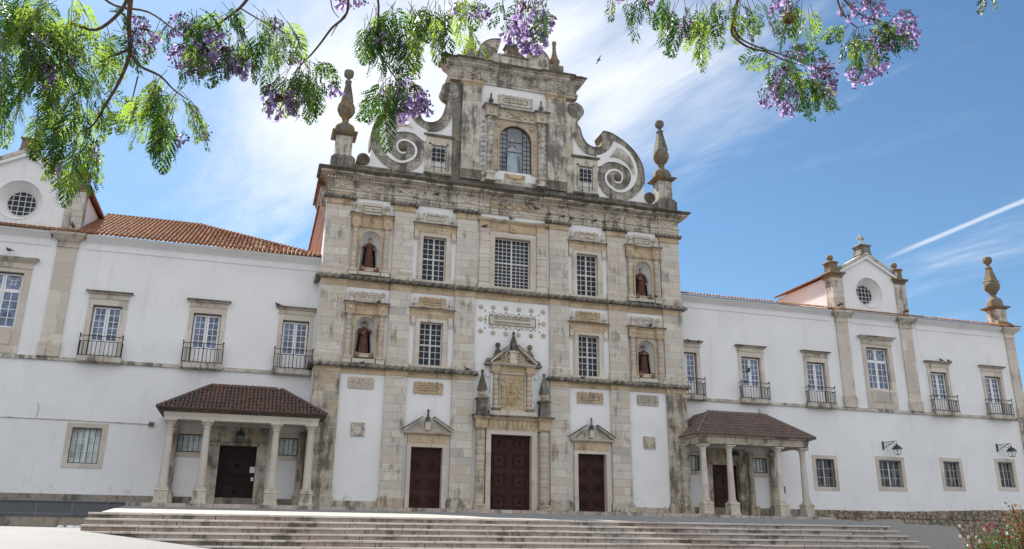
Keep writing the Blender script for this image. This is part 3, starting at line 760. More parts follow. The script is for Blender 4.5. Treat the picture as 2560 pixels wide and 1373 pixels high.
# ---- framed windows of the side bays
def baywindow(c, upper):
    if upper: z0, z1, hw = 13.37, 16.18, .73
    else: z0, z1, hw = 8.12, 10.73, .70
    fr = MB()
    for x0, x1 in ((c-hw-.24, c-hw), (c+hw, c+hw+.24)): fr.box(x0, x1, WY-.12, .45, z0-.02, z1)
    fr.box(c-hw-.24, c+hw+.24, WY-.12, .45, z1, z1+.24)
    fr.box(c-hw-.34, c-hw-.24, WY-.07, WY+.02, z0, z1+.24); fr.box(c+hw+.24, c+hw+.34, WY-.07, WY+.02, z0, z1+.24)
    fr.box(c-hw-.52, c+hw+.52, WY-.15, .45, z0-.16, z0-.02)
    for sx in (-1, 1): fr.box(c+sx*(hw+.44)-.13, c+sx*(hw+.44)+.13, WY-.16, WY, z1-.1, z1+.3); fr.box(c+sx*(hw+.44)-.1, c+sx*(hw+.44)+.1, WY-.12, WY, z1-.22, z1-.1)
    o = fr.build('window_surround', 'sand', CH)
    sash(o, c-hw, c+hw, z0, z1, .40, 2, [4, 4] if upper else [3, 4], bar=.035, tr_=[z0+(z1-z0)*(.5 if upper else .475)])
    b = MB(); ze = z1+.24
    cornice(b, [(c-1.28, c+1.28, WY-.1)], [(ze, ze+.06, .05, .05), (ze+.06, ze+.42, 0, 0), (ze+.42, ze+.52, .0, .1)], WY+.02); b.build('frieze', 'ochre', o)
    b = MB()
    for k in range(-4, 5): b.ell(c+k*.2, WY-.11, ze+.24, .055, .035, .09 if k % 2 else .06, 7, 4)
    b.build('carved_relief', 'trim', o)
    b = MB(); cornice(b, [(c-1.28, c+1.28, WY-.1)], [(ze+.52, ze+.6, .12, .15)], WY+.02); b.build('cornice', 'dark', o)
    for sx in (-1, 1): b = MB(); urn(b, c+sx*1.1, WY-.12, ze+.6, .66, .145); b.build('urn_finial', 'lichen' if 0 else 'trim', o)
    zc = ze+.98
    b = MB(); cartouche(b, c, zc, 1.72, .70, WY-.03, True, seed=int(c*3)+40); q = b.build('cartouche', 'sand' if upper else ('ochre' if not upper else 'sand'), o)
    b = MB(); plaque_rim(b, c, zc, 1.22, .30, WY-.085, 1, .016)
    if not upper and c < 0:
        b.build('plaque_rim', 'stroke', q); text('IMACVLATA VIRGO', c, zc, .17, WY-.084, 'stroke', q, sx=.72)
    elif upper and c > 0:
        strokes(b, c, zc+.07, .9, .1, WY-.08, 1, 11); b.build('plaque_rim', 'stroke', q); text('VIRGA', c+.05, zc-.06, .13, WY-.084, 'stroke', q, sx=.9)
    else: strokes(b, c, zc, .95, .24, WY-.08, 2 if upper else 1, int(c)+33); b.build('carved_lettering', 'stroke', q)
for c in WC: baywindow(c, True); baywindow(c, False)

# ---- big central window
o = MB(); c = .01
for x0, x1 in ((-1.54, -1.17), (1.2, 1.6)): o.box(x0, x1, WY-.12, .45, 13.24, 16.66)
o.box(-1.54, 1.6, WY-.12, .45, 16.66, 17.0); o.box(-1.17, 1.2, WY-.1, .45, 13.24, 13.4)
bw_ = o.build('window_surround', 'sand', CH)
sash(bw_, -1.17, 1.2, 13.4, 16.66, .42, 4, [7, 7][:1]+[6], bar=.035, tr_=[15.04])
for x0, x1 in ((-2.2, -1.54), (1.6, 2.26)):
    o = MB(); o.box(x0+.04, x1-.04, WY-.2, WY+.02, 13.5, 16.9); o.box(x0-.03, x1+.03, WY-.28, WY+.02, 13.14, 13.4); o.slab((x0-.03, x1+.03, WY-.28, WY+.02), (x0+.04, x1-.04, WY-.2, WY+.02), 13.4, 13.5)
    o.box(x0, x1, WY-.24, WY+.02, 16.9, 17.02); o.box(x0-.03, x1+.03, WY-.27, WY+.02, 17.02, 17.1)
    for k in range(7): z = 13.62+k*.45; o.box(x0+.01, x1-.01, WY-.225, WY+.01, z, z+.38)
    o.build('small_pilaster', 'sand', bw_)
o = MB(); sg = [(-2.2, -1.58, WY-.2), (-1.58, 1.62, WY-.08), (1.62, 2.26, WY-.2)]
cornice(o, sg, [(17.1, 17.62, 0, 0), (17.62, 17.72, .02, .12)], WY+.02)
for k in range(9):
    if k == 4: continue
    x = -1.3+k*.34; o.prism([(x-.02, 17.02), (x+.02, 17.02), (x+.02+(x)*.06, 17.6), (x-.02+(x)*.06, 17.6)], WY-.10, WY-.07)
o.build('flat_arch', 'ochre', bw_)
o = MB(); o.box(-.17, .19, WY-.2, WY, 17.05, 17.55); o.ell(.01, WY-.22, 17.3, .1, .07, .16); o.build('keystone', 'crosswood' if 0 else 'ochre', bw_)
o = MB(); cornice(o, sg, [(17.72, 17.82, .14, .2), (17.82, 17.86, .2, .16)], WY+.02); o.build('cornice', 'trim', bw_)

# ---- inscription plaque with rosettes
o = MB(); o.box(-1.47, 1.6, WY-.03, WY+.02, 10.92, 11.53); pq = o.build('inscription_tablet', 'sand', CH)
o = MB(); plaque_rim(o, .065, 11.225, 3.0, .56, WY-.03, 0, .028); o.build('tablet_rim', 'stroke', pq)
text('IHAC QVA MACVLA DEI NVMEN ARDENTE', .065, 11.36, .2, WY-.034, 'stroke', pq, sx=.62)
text('SACRATIS DOM VLTA SERVATA COMVN', .065, 11.1, .2, WY-.034, 'stroke', pq, sx=.64)
o = MB()
for k in range(8):
    x = -1.3+.39*k
    for z, a in ((11.66, math.pi), (10.79, 0)):
        pts = [(x+.13*math.cos(a+math.pi*i/8), WY-.03, z+.13*math.sin(a+math.pi*i/8)+(.06 if a else -.06)) for i in range(9)]; o.tube(pts, .035, 6)
for sx in (-1, 1):
    for z in (11.08, 11.38): o.tube([(.065+sx*(1.68+.09*math.sin(math.pi*i/8)), WY-.03, z-.11+.22*i/8) for i in range(9)], .03, 6)
o.build('scroll_border', 'sand', pq)
o = MB()
for x, z in [(-1.7, 11.78), (-1.2, 11.76), (-.36, 11.75), (.47, 11.75), (1.28, 11.75), (1.8, 11.78), (-1.7, 11.22), (1.83, 11.22), (-1.7, 10.68), (-1.2, 10.71), (-.36, 10.7), (.47, 10.7), (1.28, 10.72), (1.83, 10.7)]: o.ell(x, WY-.02, z, .045, .03, .045, 8, 5)
o.build('dark_stud', 'iron', pq)
for x, z in [(-1.97, 12.0), (-1.19, 12.03), (-.37, 12.04), (.47, 12.04), (1.29, 12.02), (2.06, 12.0), (-1.98, 11.23), (2.09, 11.24), (-1.97, 10.46), (-1.18, 10.41), (-.37, 10.41), (.46, 10.41), (1.29, 10.41), (2.08, 10.47)]:
    o = MB(); o.lathe([(.05, 0), (.05, .01)], 0, 0, 8)
    mb = MB()
    for k in range(8): a = 2*math.pi*k/8+.2; mb.ell(x+.11*math.cos(a), WY-.015, z+.11*math.sin(a), .052, .03, .052, 7, 4)
    mb.ell(x, WY-.02, z, .12, .03, .12, 10, 5); mb.ell(x, WY-.05, z, .025, .02, .025, 6, 4)
    mb.build('rosette', 'rosy', CH)

# ---- doors
def paneldoor(parent, x0, x1, z0, z1, y, rows, mat='door', cols=2, name='door'):
    d = MB(); d.box(x0, x1, y, y+.08, z0, z1); o = d.build(name, mat, parent)
    d = MB(); cw = (x1-x0)/cols; d.box((x0+x1)/2-.03, (x0+x1)/2+.03, y-.03, y+.01, z0, z1)
    z = z1
    for h in rows:
        zt, zb = z-.06, z-h+.04
        for c_ in range(cols):
            a, b = x0+cw*c_+.09, x0+cw*(c_+1)-.09
            for ins, pr in ((0, .03), (.11, .055), (.2, .08)):
                if b-a > 2*ins+.06 and zt-zb > 2*ins+.06:
                    p, q, r2, s2 = a+ins, b-ins, zb+ins, zt-ins; t_ = .035
                    d.box(p, q, y-pr, y+.01, s2-t_, s2); d.box(p, q, y-pr, y+.01, r2, r2+t_)
                    d.box(p, p+t_, y-pr, y+.01, r2+t_, s2-t_); d.box(q-t_, q, y-pr, y+.01, r2+t_, s2-t_)
            if zt-zb > .5: d.hexa([((a+b)/2-.09, y, (zt+zb)/2-.1), ((a+b)/2+.09, y, (zt+zb)/2-.1), ((a+b)/2+.09, y, (zt+zb)/2+.1), ((a+b)/2-.09, y, (zt+zb)/2+.1)], [((a+b)/2-.02, y-.1, (zt+zb)/2-.03), ((a+b)/2+.02, y-.1, (zt+zb)/2-.03), ((a+b)/2+.02, y-.1, (zt+zb)/2+.03), ((a+b)/2-.02, y-.1, (zt+zb)/2+.03)])
        z -= h
    d.build('panel_moulding', mat, o)
    d = MB(); d.ell((x0+x1)/2+.09, y-.07, z0+1.1, .03, .04, .03); d.build('handle', 'iron', o)
    return o
def broken_pediment(name, mat, parent, xc, xl, xr, zl, zt, gap, y0, y1, th=.14):
    for a, b in ((xl, xc-gap), (xr, xc+gap)):
        mb = MB()
        dx = b-a; dz = zt-zl; L = math.hypot(dx, dz); n_ = (-dz/L*th, dx/L*th) if dx > 0 else (dz/L*th, -dx/L*th)
        mb.prism([(a, zl), (b, zt), (b+n_[0]*.2, zt+th), (a+n_[0], zl+n_[1])], y0, y1); mb.build(name, mat, parent)
for c in (-5.04, 5.13):
    o = MB()
    for x0, x1 in ((c-1.16, c-.92), (c+.92, c+1.16)): o.box(x0, x1, -.1, .6, -.12, 3.33)
    o.box(c-1.16, c+1.16, -.1, .6, 3.33, 3.5)
    q = o.build('doorway', 'sand', CH)
    o = MB(); o.box(c-1.13, c-.02, -.07, .6, 3.5, 4.02); o.box(c-.02, c+1.13, -.065, .6, 3.5, 4.02); o.build('lintel', 'ochre', q)
    o = MB(); cornice(o, [(c-1.2, c+1.2, -.08)], [(4.02, 4.1, .02, .14), (4.1, 4.18, .17, .2)], WY+.02); o.prism([(c-1.1, 4.18), (c+1.1, 4.18), (c+.5, 4.72), (c+.2, 4.5), (c-.2, 4.5), (c-.5, 4.72)], .04, WY+.02); o.build('tympanum', 'trim', q)
    broken_pediment('broken_pediment', 'trim', q, c, c-1.42, c+1.42, 4.2, 4.92, .34, -.3, WY+.02, .1)
    broken_pediment('pediment_capping', 'dark', q, c, c-1.47, c+1.47, 4.31, 5.03, .33, -.34, WY+.02, .045)
    o = MB()
    for sx in (-1, 1): spiral(o, c+sx*.3, 4.56, .0, .15, .03, 1.3, math.pi/2, .045, 6, 16)
    o.box(c-.14, c+.14, -.16, .1, 4.3, 4.78); o.build('scrolled_pedestal', 'sand', q)
    o = MB(); o.lathe([(.2, 4.78), (.2, 4.83), (.1, 4.88), (.15, 4.94), (.16, 5.0), (.07, 5.08), (.05, 5.36), (.09, 5.41), (.06, 5.48), (.01, 5.52)], c, -.04, 10); o.build('finial', 'lichen' if 0 else 'dark', q)
    paneldoor(q, c-.92, c+.92, -.12, 3.33, .34, [.55, .95, .95, .95])
# main portal
PT = MB(); c = .05
for x0, x1 in ((-1.55, -1.25), (1.27, 1.6)): PT.box(x0, x1, -.1, .6, -.12, 4.25)
PT.box(-1.55, 1.6, -.1, .6, 4.25, 4.5); PT = PT.build('main_portal', 'sand', CH)
paneldoor(PT, -1.25, 1.27, -.12, 4.25, .34, [.85, 1.18, 1.18, 1.14])
for x in (-1.9, 2.03):
    o = MB(); o.box(x-.36, x+.36, -.38, WY, -.12, .14); column(o, x, -.1, .14, 4.62, .27, 9); o.build('column', 'rosy', PT)
    o = MB(); o.box(x-.34, x+.34, -.34, WY, 4.62, 5.06); o.build('column_block', 'ochre', PT)
    o = MB()
o = MB(); o.box(-1.56, 1.69, -.12, WY+.01, 4.5, 5.06)
for k in range(11):
    x = -1.35+k*.28; lean = (x-.05)*.12; o.prism([(x-.012, 4.62), (x+.012, 4.62), (x+.012+lean, 5.04), (x-.012+lean, 5.04)], -.14, -.1)
    if k < 10: o.prism([(x+.03, 4.62), (x+.25, 4.62), (x+.25+lean+.01, 5.04), (x+.03+lean, 5.04)], -.15, -.1)
o.build('flat_arch', 'ochre', PT)
sg = [(-2.25, -1.56, -.34), (-1.56, 1.69, -.14), (1.69, 2.38, -.34)]
o = MB(); cornice(o, sg, [(5.06, 5.16, .02, .1), (5.16, 5.24, .12, .14)], WY+.02); o.build('cornice', 'ochre', PT)
o = MB(); cornice(o, sg, [(5.24, 5.31, .18, .22), (5.31, 5.35, .22, .16)], WY+.02); o.build('cornice_top', 'dark', PT)
# relief aedicule over the door
AE = MB(); AE.box(-.80, .90, -.02, WY+.02, 5.62, 7.95); AE = AE.build('relief_panel', 'ochre', CH)
o = MB()
for x0, x1, z0, z1 in ((-.8, -.72, 5.62, 7.95), (.82, .9, 5.62, 7.95), (-.72, .82, 5.62, 5.7), (-.72, .82, 7.87, 7.95)): o.box(x0, x1, -.1, 0, z0, z1)
o.build('panel_frame', 'trim', AE)
o = MB(); z = 6.82
def bar(mb, x0, z0, x1, z1, r=.05): mb.tube([(x0, -.05, z0), (x1, -.05, z1)], r, 6)
for x, z0, z1 in ((-.58, 6.45, 7.15), (-.25, 6.45, 7.15), (.22, 6.45, 7.15)): bar(o, x, z0, x, z1, .055); o.ell(x, -.05, z1, .09, .06, .05); o.ell(x, -.05, z0, .09, .06, .05)
bar(o, -.25, 6.8, .22, 6.8, .05)
o.tube([(.68, -.05, 7.02), (.6, -.05, 7.14), (.47, -.05, 7.14), (.4, -.05, 7.0), (.46, -.05, 6.86), (.58, -.05, 6.78), (.68, -.05, 6.66), (.64, -.05, 6.52), (.5, -.05, 6.46), (.38, -.05, 6.56)], .05, 6)
bar(o, .0, 6.8, .0, 7.62, .05); bar(o, -.17, 7.38, .17, 7.38, .045)
for sx in (-.12, 0, .12): bar(o, .0+sx*2, 6.35, .0, 5.95, .03)
for cx_, cz_ in ((-.5, 7.55), (.58, 7.55), (-.5, 5.98), (.58, 5.98), (.03, 7.65)):
    for k in range(5): o.ell(cx_+random.uniform(-.14, .14), -.03, cz_+random.uniform(-.12, .12), .09, .05, .08, 7, 4)
o.build('monogram_ihs', 'ochre', AE, 'carved IHS letters with cross and nails')
for x in (-1.0, 1.1):
    o = MB(); column(o, x, -.08, 5.78, 7.95, .17, 6); o.build('column', 'rosy', AE)
    o = MB(); o.box(x-.25, x+.25, -.32, WY, 5.6, 5.78); o.build('column_base', 'dark', AE)
o = MB(); o.box(-1.42, 1.52, -.34, WY+.01, 5.35, 5.6); o.build('plinth', 'trim', AE)
sg = [(-1.32, -.78, -.24), (-.78, .88, -.06), (.88, 1.42, -.24)]
o = MB(); cornice(o, sg, [(7.95, 8.3, 0, 0), (8.3, 8.36, .02, .06)], WY+.02); o.build('entablature', 'ochre', AE)
o = MB()
for k in range(24): x = -1.27+k*.117; o.box(x, x+.06, -.3, -.1, 8.36, 8.42)
cornice(o, [(-1.3, 1.4, -.24)], [(8.42, 8.5, .08, .12)], WY+.02)
o.build('dentil_course', 'trim', AE)
o = MB(); o.prism([(-1.2, 8.5), (1.3, 8.5), (.5, 9.3), (.25, 9.0), (-.15, 9.0), (-.4, 9.3)], .0, WY+.02); o.build('tympanum', 'ochre', AE)
broken_pediment('broken_pediment', 'trim', AE, .07, -1.36, 1.5, 8.5, 9.5, .28, -.34, WY+.02, .12)
broken_pediment('pediment_capping', 'dark', AE, .07, -1.43, 1.57, 8.62, 9.62, .27, -.38, WY+.02, .05)
o = MB(); o.box(-.16, .3, -.2, .1, 8.5, 9.2)
for sx in (-1, 1): spiral(o, .07+sx*.34, 9.0, -.06, .2, .03, 1.4, math.pi/2, .05, 6, 18); spiral(o, .07+sx*.5, 8.66, -.06, .14, .03, 1.2, 0, .04, 6, 14)
o.box(-.24, .38, -.26, .12, 9.2, 9.28); o.build('scrolled_pedestal', 'sand', AE)
o = MB(); o.lathe([(.2, 9.28), (.16, 9.36), (.1, 9.42), (.21, 9.55), (.23, 9.62)], .08, -.06, 12); o.sq([(.19, 9.62), (.2, 9.68), (.055, 10.3), (.06, 10.34)], .08, -.06); o.ell(.08, -.06, 10.44, .1, .1, .11); o.build('obelisk', 'dark', AE)
for x, z in ((-.93, 9.0), (1.12, 9.0)): o = MB(); o.sq([(.2, z-.25), (.2, z+.12), (.14, z+.16)], x, -.1); ballfin(o, x, -.1, z+.14, .64, .165); o.build('ball_finial', 'dark', AE)
for x in (-1.5, 1.66): o = MB(); o.box(x-.2, x+.2, -.3, WY, 8.36, 8.5); o.lathe([(.12, 8.5), (.18, 8.6), (.15, 8.72), (.02, 8.8)], x, -.08, 10); o.build('knob_finial', 'dark', AE)
for x in (-1.86, 2.03):
    o = MB(); o.sq([(.34, 5.35), (.34, 5.42), (.28, 5.48), (.28, 6.2), (.36, 6.26), (.36, 6.34), (.24, 6.38)], x, -.12); o.box(x-.17, x+.17, -.43, -.39, 5.6, 6.08); ob = o.build('obelisk_pedestal', 'dark', AE)
    o = MB(); o.lathe([(.13, 6.38), (.1, 6.44), (.2, 6.55), (.18, 6.64), (.1, 6.7), (.22, 6.8)], x, -.12, 12); o.build('vase', 'ochre', ob)
    o = MB(); o.sq([(.24, 6.8), (.25, 6.86), (.055, 7.78), (.06, 7.82)], x, -.12); o.ell(x, -.12, 7.94, .11, .11, .12); o.build('obelisk', 'dark', ob)
for s in (-1, 1):
    o = MB(); x = .05+s*1.42
    spiral(o, x+s*.02, 5.82, .0, .19, .03, 1.5, math.pi/2, .045, 6, 20); o.tube([(x-s*.05, 0, 6.02), (x+s*.06, 0, 6.25), (x-s*.02, 0, 6.5), (x-s*.1, 0, 6.75)], .05, 6); spiral(o, x, 6.5, .0, .12, .03, 1.2, 0, .035, 6, 14)
    o.box(min(x-s*.2, x-s*.06), max(x-s*.2, x-s*.06), 0, WY, 5.6, 7.9); o.ell(x+s*.1, .08, 7.8, .15, .06, .15); o.build('side_scroll', 'white', AE)
# cartouches and diamond plaques low on the front
for c in (-9.0, 9.08):
    o = MB(); o.box(c-.72, c+.72, WY-.035, WY+.01, 6.52, 7.12)
    for k in range(12):
        for z in (6.52, 7.12): o.ell(c-.66+k*.12, WY-.03, z, .065, .03, .05, 6, 4)
    for z in (6.65, 6.82, 7.0):
        for s in (-1, 1): o.ell(c+s*.72, WY-.03, z, .05, .03, .07, 6, 4)
    q = o.build('plaque', 'rosy' if c < 0 else 'trim', CH)
    o = MB(); strokes(o, c, 6.84, 1.1, .4, WY-.037, 4, int(c)+50); o.build('carved_lettering', 'stroke', q)
    o = MB(); o.box(c-.4, c+.38, WY-.06, WY+.01, 3.8, 4.57); q = o.build('diamond_plaque', 'entab', CH)
    o = MB()
    z = 4.185
    for a, b in (((c-.01-.36, z), (c-.01, z+.36)), ((c-.01, z+.36), (c+.35, z)), ((c+.35, z), (c-.01, z-.36)), ((c-.01, z-.36), (c-.37, z))): o.tube([(a[0], WY-.065, a[1]), (b[0], WY-.065, b[1])], .022, 5)
    o.build('diamond_rim', 'attic', q)
for c in (-5.06, 5.14):
    o = MB(); cartouche(o, c, 6.76, 1.8, .74, WY-.0, True, seed=int(c)+9); q = o.build('cartouche', 'ochre', CH)
    o = MB(); plaque_rim(o, c, 6.75, 1.25, .28, WY-.055, 1, .016); strokes(o, c, 6.75, 1.0, .2, WY-.052, 1, int(c)+66); o.build('carved_lettering', 'stroke', q)

# ================================================================== ATTIC (gable screen)
def mir(pts, s): return [(p[0]*s, p[1]) for p in pts]
bl = MB(); cornice(bl, [(-10.3, 10.3, -.06)], [(19.7, 20.2, 0, 0), (20.2, 20.31, .02, .02)], 1.0, True, True); bl.build('blocking_course', 'dark', CH)
OUT_ = spline([(4.5, 26.0), (4.55, 25.55), (4.74, 25.05), (4.83, 24.67), (4.98, 24.38), (5.2, 24.12), (5.51, 23.96), (5.87, 23.92), (6.1, 23.98), (6.27, 24.16), (6.33, 24.43), (6.27, 24.74), (6.2, 24.95)], 3)
OUT2 = spline([(6.42, 25.27), (6.94, 25.22), (7.56, 24.94), (8.23, 24.51), (8.74, 24.03), (9.1, 23.5), (9.31, 22.95), (9.38, 22.35), (9.36, 21.7)], 3)
DISC = spline([(9.05, 21.2), (8.51, 20.66), (7.93, 20.36), (7.41, 20.27), (6.85, 20.38), (6.3, 20.78), (6.01, 21.35), (5.98, 22.07), (6.1, 22.5)], 3)
RIM = spline([(5.85, 23.35), (5.34, 23.38), (4.94, 23.55), (4.64, 23.85), (4.39, 24.23), (4.24, 24.62)], 3)
WO = spline([(5.85, 23.33), (6.22, 23.46), (6.58, 23.7), (6.91, 24.09), (7.13, 24.58)], 3)[:-1]+spline([(7.13, 24.58), (7.75, 24.38), (8.21, 24.03), (8.62, 23.5), (8.83, 22.95), (8.86, 22.38), (8.74, 21.84), (8.49, 21.38), (8.11, 21.02), (7.69, 20.84), (7.28, 20.83), (6.92, 20.99), (6.62, 21.23), (6.45, 21.57), (6.46, 21.98), (6.65, 22.27), (6.96, 22.46), (7.33, 22.5), (7.58, 22.38), (7.76, 22.17), (7.77, 21.86), (7.61, 21.55), (7.35, 21.46), (7.14, 21.54)], 3)
WI = spline([(7.2, 21.63), (7.36, 21.56), (7.54, 21.63), (7.66, 21.87), (7.65, 22.12), (7.51, 22.28), (7.3, 22.37), (7.0, 22.34), (6.76, 22.18), (6.6, 21.94), (6.59, 21.6), (6.74, 21.33), (7.0, 21.12), (7.3, 20.98), (7.63, 21.0), (7.95, 21.2), (8.2, 21.5), (8.33, 21.8), (8.37, 22.2), (8.22, 22.6), (7.86, 22.86), (7.29, 23.02), (6.67, 22.95), (6.2, 22.62), (5.92, 22.5)], 3)
TEAR = [(7.38, 24.14), (7.75, 24.02), (8.05, 23.84), (8.4, 23.42), (8.57, 22.97), (8.64, 22.5), (8.62, 22.24), (8.42, 22.52), (8.18, 22.91), (7.87, 23.18), (7.51, 23.34), (7.1, 23.38), (6.78, 23.31), (6.95, 23.48), (7.1, 23.7)]
for s in (-1, 1):
    o = MB(); o.prism(mir([(4.05, 20.31), (10.1, 20.31), (9.6, 20.5), (9.42, 20.9), (9.32, 21.6), (8.9, 22.6), (7.3, 24.3), (6.1, 23.85), (5.3, 23.95), (4.9, 24.35), (4.6, 25.0), (4.05, 25.2)], s), .04, .86)
    vw = o.build('volute_wall', 'white', CH)
    o = MB(); o.prism(mir(OUT_+OUT2+DISC+[(6.02, 22.9)]+RIM, s), -.04, .92); o.build('volute', 'volute', vw)
    # dark top face of the rim
    o = MB(); P2 = OUT_[4:]+OUT2
    for a, b in zip(P2[:-1], P2[1:]):
        d = Vector((b[0]-a[0], b[1]-a[1])).normalized(); n_ = Vector((-d.y, d.x))*.035
        o.prism(mir([a, b, (b[0]+n_.x, b[1]+n_.y), (a[0]+n_.x, a[1]+n_.y)], s), -.09, .97)
    o.build('volute_capping', 'lichen', vw)
    o = MB(); o.prism(mir(WO+WI, s), -.11, -.03); o.build('spiral_band', 'white', vw)
    o = MB(); o.prism(mir(TEAR, s), -.16, -.09); o.build('teardrop_stone', 'attic', vw)
    o = MB(); o.ell(s*7.38, -.10, 21.92, .27, .16, .27, 12, 8); o.build('volute_eye', 'moss', vw)
    # little scroll beside the corner pedestal
    o = MB(); o.lathe([(.01, 0), (.4, 0), (.4, 1.0), (.01, 1.0)], 0, 0, 20)
    o.v = [(s*9.77+p[0], -.05+p[2]*.95, 20.76+p[1]) for p in o.v]
    for r1 in (.3, .17): o.tube([(s*9.77+r1*math.cos(2*math.pi*k/20), -.06, 20.76+r1*math.sin(2*math.pi*k/20)) for k in range(21)], .04, 6)
    o.ell(s*9.77, -.05, 20.76, .1, .08, .1); o.build('corner_scroll', 'moss', vw)
    # barred window
    o = MB(); c = s*5.05
    o.grid(c-.86, c+.86, 20.45, 22.95, [(c-.5, c+.5, 20.7, 22.4)], -.06, .3)
    for x0, x1 in ((c-.62, c-.5), (c+.5, c+.62)): o.box(x0, x1, -.1, 0, 20.7, 22.52)
    o.box(c-.62, c+.62, -.1, -.05, 22.4, 22.52)
    ws = o.build('window_surround', 'trim', CH)
    o = MB(); cornice(o, [(c-.86, c+.86, -.06)], [(22.95, 23.03, .04, .12), (23.03, 23.1, .14, .16)], .3); o.box(c-.9, c+.9, -.16, .3, 20.31, 20.45); o.build('sill_and_hood', 'dark', ws)
    o = MB(); o.box(c-.5, c+.5, .0, .035, 20.7, 21.27); o.box(c-.5, c-.44, .0, .035, 21.27, 22.4); o.box(c+.44, c+.5, .0, .035, 21.27, 22.4); o.box(c-.44, c+.44, .0, .035, 22.2, 22.4); o.build('window_board', 'greypaint', ws)
    sash(ws, c-.45, c+.45, 21.25, 22.22, .005, 3, 3, mid=False, bar=.03, frame=.03)
    o = MB()
    for k in (-.27, .22): o.box(c+k-.016, c+k+.016, -.12, -.09, 20.55, 22.45)
    for z in (20.85, 21.4, 21.95, 22.3): o.box(c-.5, c+.5, -.11, -.085, z-.014, z+.014)
    o.build('iron_grille', 'iron', ws)
    # corner obelisk
    X = s*11.0; Y = .45
    o = MB(); o.box(X-.74, X+.74, Y-.62, Y+.62, 19.75, 20.6); o.slab((X-.74, X+.74, Y-.62, Y+.62), (X-.55, X+.55, Y-.5, Y+.5), 20.6, 20.85); ob = o.build('obelisk_pedestal', 'dark', CH)
    o = MB(); o.box(X-.5, X+.5, Y-.45, Y+.45, 20.85, 22.2); o.build('pedestal_shaft', 'attic', ob)
    o = MB(); o.sq([(.5, 22.2), (.74, 22.34), (.78, 22.42), (.62, 22.46)], X, Y); o.lathe([(.66, 22.46), (.66, 22.8), (.55, 23.05), (.26, 23.22), (.2, 23.4), (.2, 23.48)], X, Y, 8, R_(22.5)); o.build('pedestal_cap', 'lichen', ob)
    o = MB(); o.lathe([(.22, 23.48), (.24, 23.54), (.2, 23.6), (.42, 23.8), (.56, 24.1), (.55, 24.4), (.5, 24.55), (.4, 24.6)], X, Y, 12); o.build('vase', 'lichen', ob)
    o = MB(); o.sq([(.38, 24.6), (.38, 24.7), (.15, 26.1), (.2, 26.16), (.2, 26.22), (.1, 26.3), (.09, 26.45)], X, Y); o.lathe([(.12, 26.45), (.3, 26.62), (.34, 26.82), (.3, 26.98), (.1, 27.02)], X, Y, 8, R_(22.5)); o.build('obelisk', 'dark', ob)
    # top volute against the central block
    o = MB(); R1 = .62; cx = s*4.4
    o.lathe([(.01, 0), (R1, 0), (R1, 1.0), (.01, 1.0)], 0, 0, 26); o.v = [(cx+p[0], -.03+p[2]*.9, 26.55+p[1]) for p in o.v]
    spiral(o, cx, 26.55, -.05, .52, .12, 1.9, math.pi/2, .06, 6, 50); o.ell(cx, -.05, 26.55, .17, .12, .17)
    o.build('upper_volute', 'volute', CH)
    # recessed strip beside the pilaster
    o = MB(); o.prism(mir([(3.6, 20.31), (4.18, 20.31), (4.2, 24.6), (4.55, 25.3), (4.55, 26.1), (4.45, 27.1), (3.6, 27.1)], s), -.01, .85); o.build('side_strip', 'attic' if s > 0 else 'dark', CH)
    p = MB(); p.box(min(s*2.3, s*3.6), max(s*2.3, s*3.6), -.16, .9, 20.31, 27.05); q = p.build('pilaster', 'attic', CH)
    p = MB(); a, b = min(s*2.3, s*3.6), max(s*2.3, s*3.6); p.box(a-.06, b+.06, -.22, .91, 20.31, 20.95); p.slab((a-.06, b+.06, -.22, .91), (a, b, -.16, .91), 20.95, 21.02); p.build('pilaster_base', 'dark', q)
    p = MB(); cornice(p, [(a, b, -.16)], [(27.05, 27.15, .03, .03), (27.15, 27.3, .03, .12), (27.3, 27.42, .13, .13)], .9); p.build('pilaster_capital', 'ochre', q)
c = .08
o = MB(); o.grid(-2.3, 2.3, 20.31, 27.4, [(c-1.14, c+1.14, 21.27, 24.65)], .02, .3); cw = o.build('attic_wall', 'white', CH)
o = MB(); o.box(-2.3, 2.3, 1.3, 1.4, 20.31, 27.4); o.box(-2.3, -2.2, .3, 1.3, 20.31, 27.4); o.box(2.2, 2.3, .3, 1.3, 20.31, 27.4); o.box(-2.2, 2.2, .3, 1.3, 20.31, 21.2); o.box(-2.2, 2.2, .3, 1.3, 26, 26.2); o.build('niche_chamber', 'wingwhite', cw)
TB = MB(); archplate(TB, c, 1.13, 21.2, 23.48, c-1.55, c+1.55, 24.95, -.06, .3, 18); TB = TB.build('tabernacle', 'rosy', CH)
o = MB(); archring(o, c, 1.12, 21.25, 23.48, .09, -.12, -.02); o.box(c-1.35, c-1.1, -.14, 0, 23.38, 23.5); o.box(c+1.1, c+1.35, -.14, 0, 23.38, 23.5); o.build('arch_moulding', 'ochre', TB)
o = MB(); arc = [(c-1.1, 21.26), (c+1.1, 21.26)]+[(c+1.1*math.cos(math.pi*k/18), 23.48+1.1*math.sin(math.pi*k/18)) for k in range(19)]; o.prism(arc, .1, .11); o.build('pane', 'clear', TB)
o = MB()
for x in (c-.54, c+.54): o.box(x-.022, x+.022, .05, .09, 21.27, 23.48+math.sqrt(1.12**2-.54**2))
for x in (c-.83, c+.83): o.box(x-.014, x+.014, .055, .085, 21.27, 23.75)
for z in (21.9+.85, 23.46): o.box(c-.54, c+.54, .055, .087, z-.018, z+.018)
